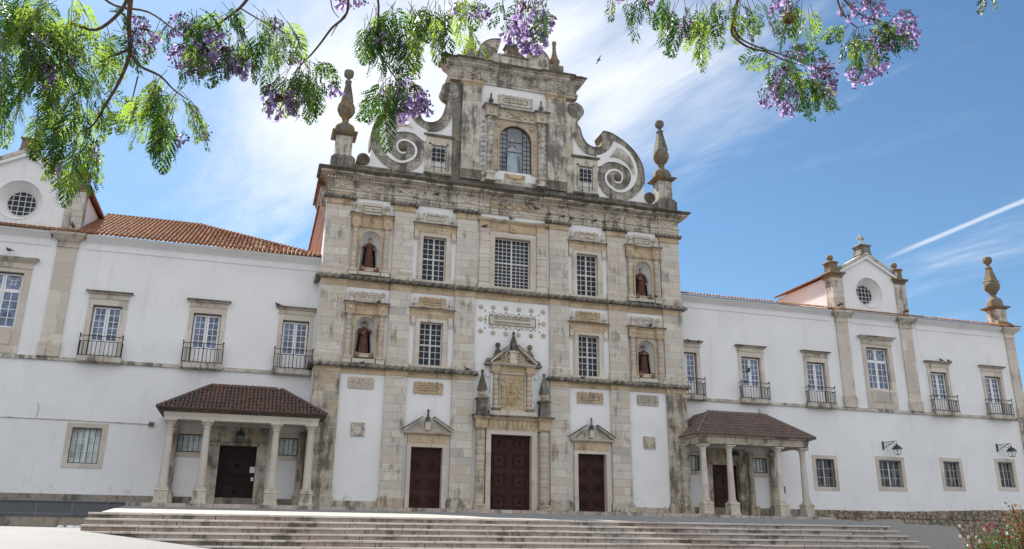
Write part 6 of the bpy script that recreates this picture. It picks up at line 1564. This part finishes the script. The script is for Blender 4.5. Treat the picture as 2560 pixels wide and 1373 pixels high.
def spray(name, px, py, n, ang, spread, L, dist, r=18, light=.25, droop=.9):
    """n leaves springing from around a twig tip; ang = hanging direction (degrees, 90 = straight down, 0 = right)"""
    F_ = BR.setdefault(name, Foliage())
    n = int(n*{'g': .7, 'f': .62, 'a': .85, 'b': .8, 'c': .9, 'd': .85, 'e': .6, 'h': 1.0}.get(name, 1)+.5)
    for i in range(n):
        dd_ = dist+rng.normal()*.18; b = at(px+rng.normal()*r, py+rng.normal()*r*.8, dd_); a = R_(ang+rng.uniform(-spread, spread))
        dirn = RT*math.cos(a)-UP*math.sin(a)+FW*rng.normal()*.45
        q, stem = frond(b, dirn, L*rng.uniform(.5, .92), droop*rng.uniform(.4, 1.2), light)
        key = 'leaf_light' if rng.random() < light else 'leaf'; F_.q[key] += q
        F_.st.tube(stem[::3]+[stem[-1]], .0016, 4)
def twig(name, pts, r0, r1, dist):
    F_ = BR.setdefault(name, Foliage()); n = len(pts)
    ds = dist if isinstance(dist, (list, tuple)) else [dist]*n
    P_ = []
    for i, (x, y) in enumerate(pts): P_.append(at(x, y, ds[i]))
    # smooth
    out_ = []
    for i in range(n-1):
        a, b, c_, d = P_[max(0, i-1)], P_[i], P_[i+1], P_[min(n-1, i+2)]
        for j in range(4): t_ = j/4; out_.append(.5*((2*b)+(c_-a)*t_+(2*a-5*b+4*c_-d)*t_*t_+(3*b-a-3*c_+d)*t_**3))
    out_.append(P_[-1]); m_ = len(out_)
    F_.st.tube([tuple(p_) for p_ in out_], [r0+(r1-r0)*k/(m_-1) for k in range(m_)], 6)
def flowers(name, px, py, rx, ry, n, dist, buds=8):
    """panicle of nodding bells on fine stalks"""
    mb = MB(); stalk = MB(); bd_ = MB(); top = at(px, py-ry*.9, dist)
    for i in range(n):
        a = rng.uniform(0, 2*math.pi); rr = math.sqrt(rng.random()); c_ = at(px+rx*rr*math.cos(a), py+ry*rr*math.sin(a), dist+rng.normal()*.07)
        d = Vector((rng.normal()*.55, rng.normal()*.55, -1)).normalized(); s_ = rng.uniform(.7, 1.1)*dist/4.6*.86
        e1 = d.cross(Vector((1, .3, 0))).normalized(); e2 = d.cross(e1)
        prof = [(0, .003), (.006, .0045), (.014, .0055), (.024, .0095), (.034, .0115), (.040, .0125), (.045, .021)]
        vs = []; seg = 7
        for j, (t_, r_1) in enumerate(prof):
            for k in range(seg):
                th_ = 2*math.pi*k/seg+.3*j*.2; fl = 1.0 if j < 6 else (1+.25*math.sin(5*th_+i))
                vs.append(c_+d*(t_*s_)+(e1*math.cos(th_)+e2*math.sin(th_))*(r_1*s_*fl))
        mb.add(vs, [(j*seg+k, j*seg+(k+1) % seg, (j+1)*seg+(k+1) % seg, (j+1)*seg+k) for j in range(6) for k in range(seg)])
        mid = c_.lerp(top, .5)+Vector((rng.normal()*.015, rng.normal()*.015, .01)); stalk.tube([tuple(c_), tuple(c_-d*.02), tuple(mid), tuple(top)], [.0012, .0012, .0016, .0022], 4)
    for i in range(buds*3):
        a = rng.uniform(0, 2*math.pi); c_ = at(px+rx*1.25*math.cos(a)*rng.uniform(.7, 1.05), py+ry*1.15*math.sin(a)*rng.uniform(.6, 1.05), dist+rng.normal()*.06); bd_.ell(c_.x, c_.y, c_.z, .0045, .0045, .006, 5, 4)
        stalk.tube([tuple(c_), tuple(c_.lerp(at(px, py, dist), .45))], .001, 4)
    o = mb.build('flower_cluster', 'flower', TREE, sharp=60); stalk.v += []; stalk.build('flower_stalks', 'bark', o); bd_.build('buds', 'bud', o)
# --- far left mass
twig('a', [(330, -40), (322, 60), (325, 130), (300, 200), (265, 260), (235, 310), (205, 330)], .014, .003, 4.4)
twig('a', [(320, 125), (270, 145), (225, 170)], .009, .003, 4.4)
twig('a', [(325, 130), (350, 165), (400, 190), (435, 225), (470, 250)], .01, .003, 4.5)
twig('a', [(330, -30), (300, 30), (240, 75), (180, 60), (150, 85), (135, 110)], .010, .004, 4.3)
twig('a', [(240, -20), (290, 15), (370, 30), (430, 70), (470, 95)], .008, .003, 4.5)
twig('a', [(345, 190), (330, 250), (310, 320)], .004, .002, 4.4)
for s_ in [(10, -20, 6, 80, 60, .4, 4.3), (70, -25, 6, 90, 60, .4, 4.3), (140, -25, 5, 90, 60, .4, 4.4), (210, -20, 5, 90, 60, .36, 4.5), (20, 30, 9, 90, 70, .42, 4.2), (90, 20, 9, 80, 80, .42, 4.3), (160, 30, 8, 100, 80, .4, 4.4), (60, 110, 9, 95, 70, .42, 4.2), (140, 120, 10, 90, 70, .42, 4.4), (215, 90, 9, 80, 70, .38, 4.5), (280, 60, 8, 70, 70, .36, 4.6),
           (10, 170, 8, 100, 50, .42, 4.1), (90, 190, 9, 95, 50, .42, 4.3), (170, 190, 8, 85, 50, .4, 4.4), (240, 180, 7, 90, 60, .36, 4.5), (40, 10, 6, 60, 60, .4, 4.5), (5, 90, 7, 80, 60, .4, 4.0)]:
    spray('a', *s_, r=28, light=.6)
for s_ in [(20, 235, 3, 95, 20, .36, 4.2), (95, 270, 4, 110, 30, .34, 4.3), (150, 275, 4, 130, 30, .3, 4.4), (205, 250, 5, 90, 40, .3, 4.4), (240, 255, 4, 40, 40, .28, 4.4),
           (205, 325, 6, 105, 30, .42, 4.4), (170, 360, 4, 100, 15, .34, 4.4), (185, 330, 3, 150, 30, .3, 4.4), (215, 335, 2, 70, 20, .36, 4.4),
           (400, 190, 6, 60, 70, .3, 4.5), (440, 220, 7, 90, 60, .36, 4.5), (395, 240, 6, 110, 40, .36, 4.5), (430, 270, 6, 95, 30, .42, 4.5), (470, 255, 5, 55, 35, .32, 4.5), (360, 210, 4, 100, 30, .3, 4.5), (400, 300, 4, 95, 20, .3, 4.5)]:
    spray('b', *s_, r=12, light=.45)
# --- upper left, next mass
twig('c', [(640, -30), (600, 20), (560, 50), (530, 70), (500, 85)], .010, .003, 4.8); twig('c', [(600, 20), (650, 50), (700, 75), (730, 110), (745, 130)], .005, .002, 4.8)
for s_ in [(430, 40, 6, 90, 70, .34, 4.7), (480, 30, 6, 90, 80, .34, 4.7), (540, 60, 6, 100, 60, .34, 4.7), (600, 40, 7, 90, 70, .36, 4.8), (650, 30, 7, 90, 60, .36, 4.8), (690, 50, 6, 80, 60, .36, 4.8), (610, 90, 6, 95, 50, .32, 4.8), (655, 95, 4, 85, 40, .3, 4.8), (700, 70, 3, 60, 40, .34, 4.8), (730, 120, 3, 80, 40, .26, 4.8), (560, 25, 5, 80, 70, .32, 4.7), (500, 110, 4, 110, 40, .26, 4.7)]:
    spray('c', *s_, r=16, light=.3)
# --- drooping twig in the middle left
twig('d', [(868, -60), (868, 30), (830, 70), (800, 110), (775, 140), (755, 160), (730, 190)], .008, .003, 4.7); twig('d', [(826, -30), (828, 10), (835, 30), (848, 45)], .004, .002, 4.7); twig('d', [(868, 30), (848, 55), (828, 90)], .004, .002, 4.7)
for s_ in [(755, 160, 7, 90, 60, .30, 4.7), (770, 160, 5, 60, 30, .36, 4.7), (730, 170, 5, 120, 35, .30, 4.7), (790, 190, 3, 80, 20, .30, 4.7), (745, 190, 4, 100, 30, .24, 4.7), (780, 150, 3, 25, 25, .24, 4.7)]:
    spray('d', *s_, r=8, light=.2)
# --- hanging branch before the church's left shoulder
twig('e', [(925, -50), (945, 0), (945, 60), (945, 120), (965, 160), (985, 190), (1000, 210)], .008, .003, 4.5); twig('e', [(965, 155), (1000, 185), (1035, 220)], .004, .002, 4.5)
for s_ in [(930, 10, 7, 100, 60, .34, 4.5), (975, 10, 8, 90, 70, .34, 4.5), (1020, 20, 8, 90, 60, .34, 4.5), (930, 50, 5, 115, 25, .34, 4.5), (1000, 60, 7, 85, 45, .34, 4.5), (1030, 60, 5, 75, 30, .36, 4.5), (960, 80, 5, 90, 50, .28, 4.5),
           (985, 165, 5, 30, 35, .26, 4.5), (965, 190, 6, 115, 30, .40, 4.5), (950, 215, 4, 108, 15, .34, 4.5), (975, 195, 5, 90, 40, .26, 4.5), (1000, 140, 3, 50, 20, .26, 4.5)]:
    spray('e', *s_, r=9, light=.25)
for s_ in [(1080, -5, 8, 90, 50, .36, 4.6), (1120, -5, 8, 85, 45, .38, 4.6), (1100, 10, 5, 80, 20, .40, 4.6), (1165, -10, 5, 90, 60, .26, 4.6), (1060, 0, 4, 100, 40, .34, 4.6), (1190, -15, 4, 90, 50, .24, 4.6)]:
    spray('f', *s_, r=12, light=.7)
for s_ in [(1250, -20, 4, 110, 40, .26, 4.6), (1330, -15, 5, 90, 50, .28, 4.6), (1365, 0, 3, 80, 30, .28, 4.6)]: spray('f', *s_, r=10, light=.4)
twig('f', [(1330, -30), (1320, 20), (1325, 60)], .003, .0015, 4.6)
# --- right side sprays
twig('g', [(1870, -60), (1845, 0), (1832, 55), (1832, 88), (1870, 118), (1915, 130), (1960, 150), (2010, 165)], .012, .003, 4.9); twig('g', [(1832, 60), (1850, 95), (1900, 120), (1950, 135), (2030, 165), (2060, 175)], .006, .002, 4.9)
for s_ in [(1560, -20, 4, 100, 50, .24, 4.8), (1600, -25, 6, 80, 40, .32, 4.8), (1660, -15, 6, 95, 30, .36, 4.8), (1690, -10, 6, 90, 40, .34, 4.8), (1750, -5, 6, 100, 35, .36, 4.8), (1755, 20, 5, 105, 18, .40, 4.8), (1790, -10, 6, 95, 60, .28, 4.8), (1830, -10, 5, 90, 60, .26, 4.8),
           (1860, -5, 6, 80, 35, .34, 4.9), (1880, 10, 4, 85, 25, .3, 4.9), (1895, -10, 3, 60, 40, .24, 4.9), (1985, -25, 6, 100, 35, .34, 4.9), (2005, -5, 6, 110, 35, .36, 4.9), (2010, 10, 3, 85, 20, .28, 4.9)]:
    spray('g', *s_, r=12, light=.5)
for s_ in [(1935, 140, 6, 60, 70, .26, 4.9), (1960, 130, 5, 0, 50, .26, 4.9), (1945, 155, 5, 165, 30, .26, 4.9), (2000, 165, 8, 60, 40, .34, 4.9), (2030, 185, 6, 70, 30, .30, 4.9), (1985, 170, 6, 95, 40, .30, 4.9), (1970, 160, 4, 40, 40, .28, 4.9)]:
    spray('g', *s_, r=10, light=.2)
twig('h', [(2085, -40), (2100, 20), (2125, 55), (2145, 70)], .007, .003, 5.0); twig('h', [(2095, -20), (2140, 30), (2190, 50), (2240, 60)], .006, .002, 5.0); twig('h', [(2145, 70), (2185, 60), (2230, 70)], .003, .0015, 5.0)
for s_ in [(2135, 70, 7, 95, 30, .30, 5.0), (2110, 65, 3, 150, 30, .18, 5.0), (2150, 75, 5, 80, 30, .26, 5.0), (2180, 50, 6, 30, 25, .30, 5.0), (2210, 60, 5, 35, 25, .26, 5.0), (2470, -18, 3, 95, 20, .16, 5.0)]:
    spray('h', *s_, r=8, light=.2)
for nm, F_ in BR.items():
    for key, qs in F_.q.items():
        if not qs: continue
        v_ = np.array([tuple(p_) for q in qs for p_ in q]); nq = len(qs)
        me = bpy.data.meshes.new('foliage'); me.vertices.add(nq*4); me.vertices.foreach_set('co', v_.ravel()); me.loops.add(nq*4); me.loops.foreach_set('vertex_index', np.arange(nq*4, dtype=np.int32))
        me.polygons.add(nq); me.polygons.foreach_set('loop_start', np.arange(0, nq*4, 4, dtype=np.int32)); me.update(calc_edges=True); me.validate()
        me.materials.append(M[key]); o = bpy.data.objects.new('foliage', me); COL.objects.link(o); o.parent = TREE; o.matrix_parent_inverse = PINV(TREE)
        if key == 'leaf_light': o['label'] = 'bright yellow-green foliage with backlight painted into its colour'
    F_.st.build('branch', 'bark', TREE)
for f_ in [(360, 100, 32, 30, 26, 4.4), (345, 60, 22, 20, 10, 4.4), (120, 185, 28, 24, 20, 4.3), (90, 140, 30, 26, 14, 4.3), (105, 100, 20, 18, 8, 4.3), (190, 140, 18, 22, 10, 4.4), (450, 60, 26, 26, 16, 4.7),
           (450, 135, 28, 24, 30, 4.7), (505, 140, 36, 34, 46, 4.7), (560, 150, 40, 34, 52, 4.7), (605, 165, 26, 22, 24, 4.7), (520, 100, 30, 24, 20, 4.7), (490, 165, 20, 16, 12, 4.7), (690, 60, 14, 14, 6, 4.8), (545, 90, 24, 20, 12, 4.7),
           (140, 380, 12, 18, 5, 4.4), (150, 420, 22, 16, 12, 4.4), (235, 375, 10, 22, 6, 4.4), (455, 345, 14, 12, 5, 4.5), (510, 330, 14, 18, 6, 4.5),
           (700, 265, 34, 26, 34, 4.7), (740, 240, 34, 22, 30, 4.7), (675, 235, 16, 24, 14, 4.7), (730, 145, 18, 14, 8, 4.8), (835, 222, 12, 14, 8, 4.7), (770, 235, 22, 16, 10, 4.7), (880, 5, 30, 14, 14, 4.7),
           (1000, 260, 38, 38, 50, 4.5), (1035, 245, 32, 34, 34, 4.5), (975, 235, 22, 26, 16, 4.5), (1010, 190, 16, 22, 8, 4.5), (1060, 262, 16, 14, 8, 4.5), (945, 85, 18, 22, 8, 4.5), (1055, 50, 14, 22, 10, 4.6), (1000, 100, 22, 14, 10, 4.6), (1045, 92, 8, 10, 3, 4.6),
           (1160, 22, 24, 12, 10, 4.6), (1205, 28, 14, 16, 8, 4.6), (1310, 40, 26, 36, 24, 4.6), (1290, 75, 28, 22, 26, 4.6), (1330, 95, 32, 28, 30, 4.6), (1360, 70, 18, 26, 16, 4.6), (1345, 25, 20, 22, 12, 4.6), (1325, 120, 20, 14, 14, 4.6), (1378, 50, 10, 10, 4, 4.6),
           (1710, 62, 18, 18, 12, 4.8), (1550, -5, 10, 8, 3, 4.8), (1625, 0, 10, 8, 3, 4.8), (1950, 15, 22, 20, 18, 4.9),
           (1925, 240, 26, 26, 22, 4.9), (1965, 250, 28, 30, 28, 4.9), (1960, 195, 26, 28, 22, 4.9), (2060, 195, 26, 34, 24, 4.9), (2055, 165, 24, 20, 16, 4.9), (1995, 130, 22, 16, 14, 4.9), (2075, 205, 14, 20, 10, 4.9),
           (2150, 185, 28, 22, 24, 5.0), (2195, 160, 26, 26, 24, 5.0), (2190, 100, 22, 24, 16, 5.0), (2260, 50, 28, 22, 22, 5.0), (2215, 110, 14, 16, 10, 5.0), (2275, 75, 22, 18, 12, 5.0), (2175, 25, 30, 24, 16, 5.0), (2120, 25, 16, 18, 8, 5.0), (2270, 100, 16, 12, 6, 5.0), (2150, 5, 20, 10, 8, 5.0), (2200, 10, 14, 16, 8, 5.0)]:
    flowers('x', f_[0], f_[1], f_[2]*1.08, f_[3]*1.08, max(3, int(f_[4]*.78)), f_[5])
p = at(1971, 46, 4.85); o = MB(); o.ell(p.x, p.y, p.z, .036, .036, .034, 12, 8); o.tube([(p.x, p.y, p.z+.03), (p.x+.01, p.y, p.z+.12)], .003, 5); o.build('seed_pod', 'seed', TREE)

# ================================================================== SHRUB, bottom right
sb = onY(2520, 1373, -40); SX = Vector((sb.x, -40, GZ(sb.x, -40)))
SH = thing('flowering_shrub', 'small shrub with red and white blossom and reddish shoots in front of the rubble wall', 'shrub', tuple(SX))
rnd = random.Random(4); stm = MB(); lf = {'shrubleaf': [], 'shrubred': []}; pr_, pw_ = MB(), MB()
def sp_(px, py, d=18.5): return at(px, py, d)
root = Vector((SX.x+.3, SX.y+.2, SX.z-.05)); 
tips = [(2425, 1345), (2450, 1335), (2470, 1350), (2495, 1312), (2500, 1330), (2520, 1320), (2545, 1355), (2560, 1330), (2440, 1372), (2465, 1370), (2500, 1360), (2530, 1370), (2530, 1262), (2555, 1275), (2560, 1300), (2540, 1290), (2580, 1340), (2600, 1300), (2485, 1380), (2455, 1390), (2590, 1370), (2510, 1400), (2550, 1400)]
d0 = (root-EYE).dot(FW)
for i, (x, y) in enumerate(tips):
    t_ = at(x, y, d0+rnd.uniform(-.35, .35)); mid = root.lerp(t_, .55)+Vector((rnd.uniform(-.15, .15), rnd.uniform(-.1, .1), .12))
    stm.tube([tuple(root), tuple(mid), tuple(t_)], [.02, .012, .005], 5)
    red = i in (12, 13, 14, 15, 17) or rnd.random() < .2
    for k in range(230):
        u_ = rnd.uniform(.62, 1.0); q = mid.lerp(t_, (u_-.5)*2)+Vector((rnd.gauss(0, .075), rnd.gauss(0, .07), rnd.gauss(0, .06))); d = Vector((rnd.gauss(0, 1), rnd.gauss(0, 1), rnd.gauss(0, .7))).normalized(); e = d.cross(Vector((0, .4, 1))).normalized()
        l_ = rnd.uniform(.025, .045); lf['shrubred' if (red and rnd.random() < .7) or rnd.random() < .12 else 'shrubleaf'].append((q, q+d*l_*.5+e*l_*.3, q+d*l_, q+d*l_*.5-e*l_*.3))
    if i not in (12, 13, 15):
        for k in range(3):
            q = t_+Vector((rnd.gauss(0, .09), rnd.gauss(0, .08), rnd.gauss(0, .07))); tgt = pr_ if rnd.random() < .55 else pw_
            for j in range(5): a = 2*math.pi*j/5; tgt.ell(q.x+.011*math.cos(a), q.y-.01, q.z+.011*math.sin(a), .009, .006, .009, 5, 4)
stm.build('stem', 'bark', SH)
for key, qs in lf.items():
    m_ = MB()
    for q in qs: m_.add(q, [(0, 1, 2, 3)])
    m_.build('foliage', key, SH)
pr_.build('red_blossom', 'petalred', SH); pw_.build('white_blossom', 'petalwhite', SH)
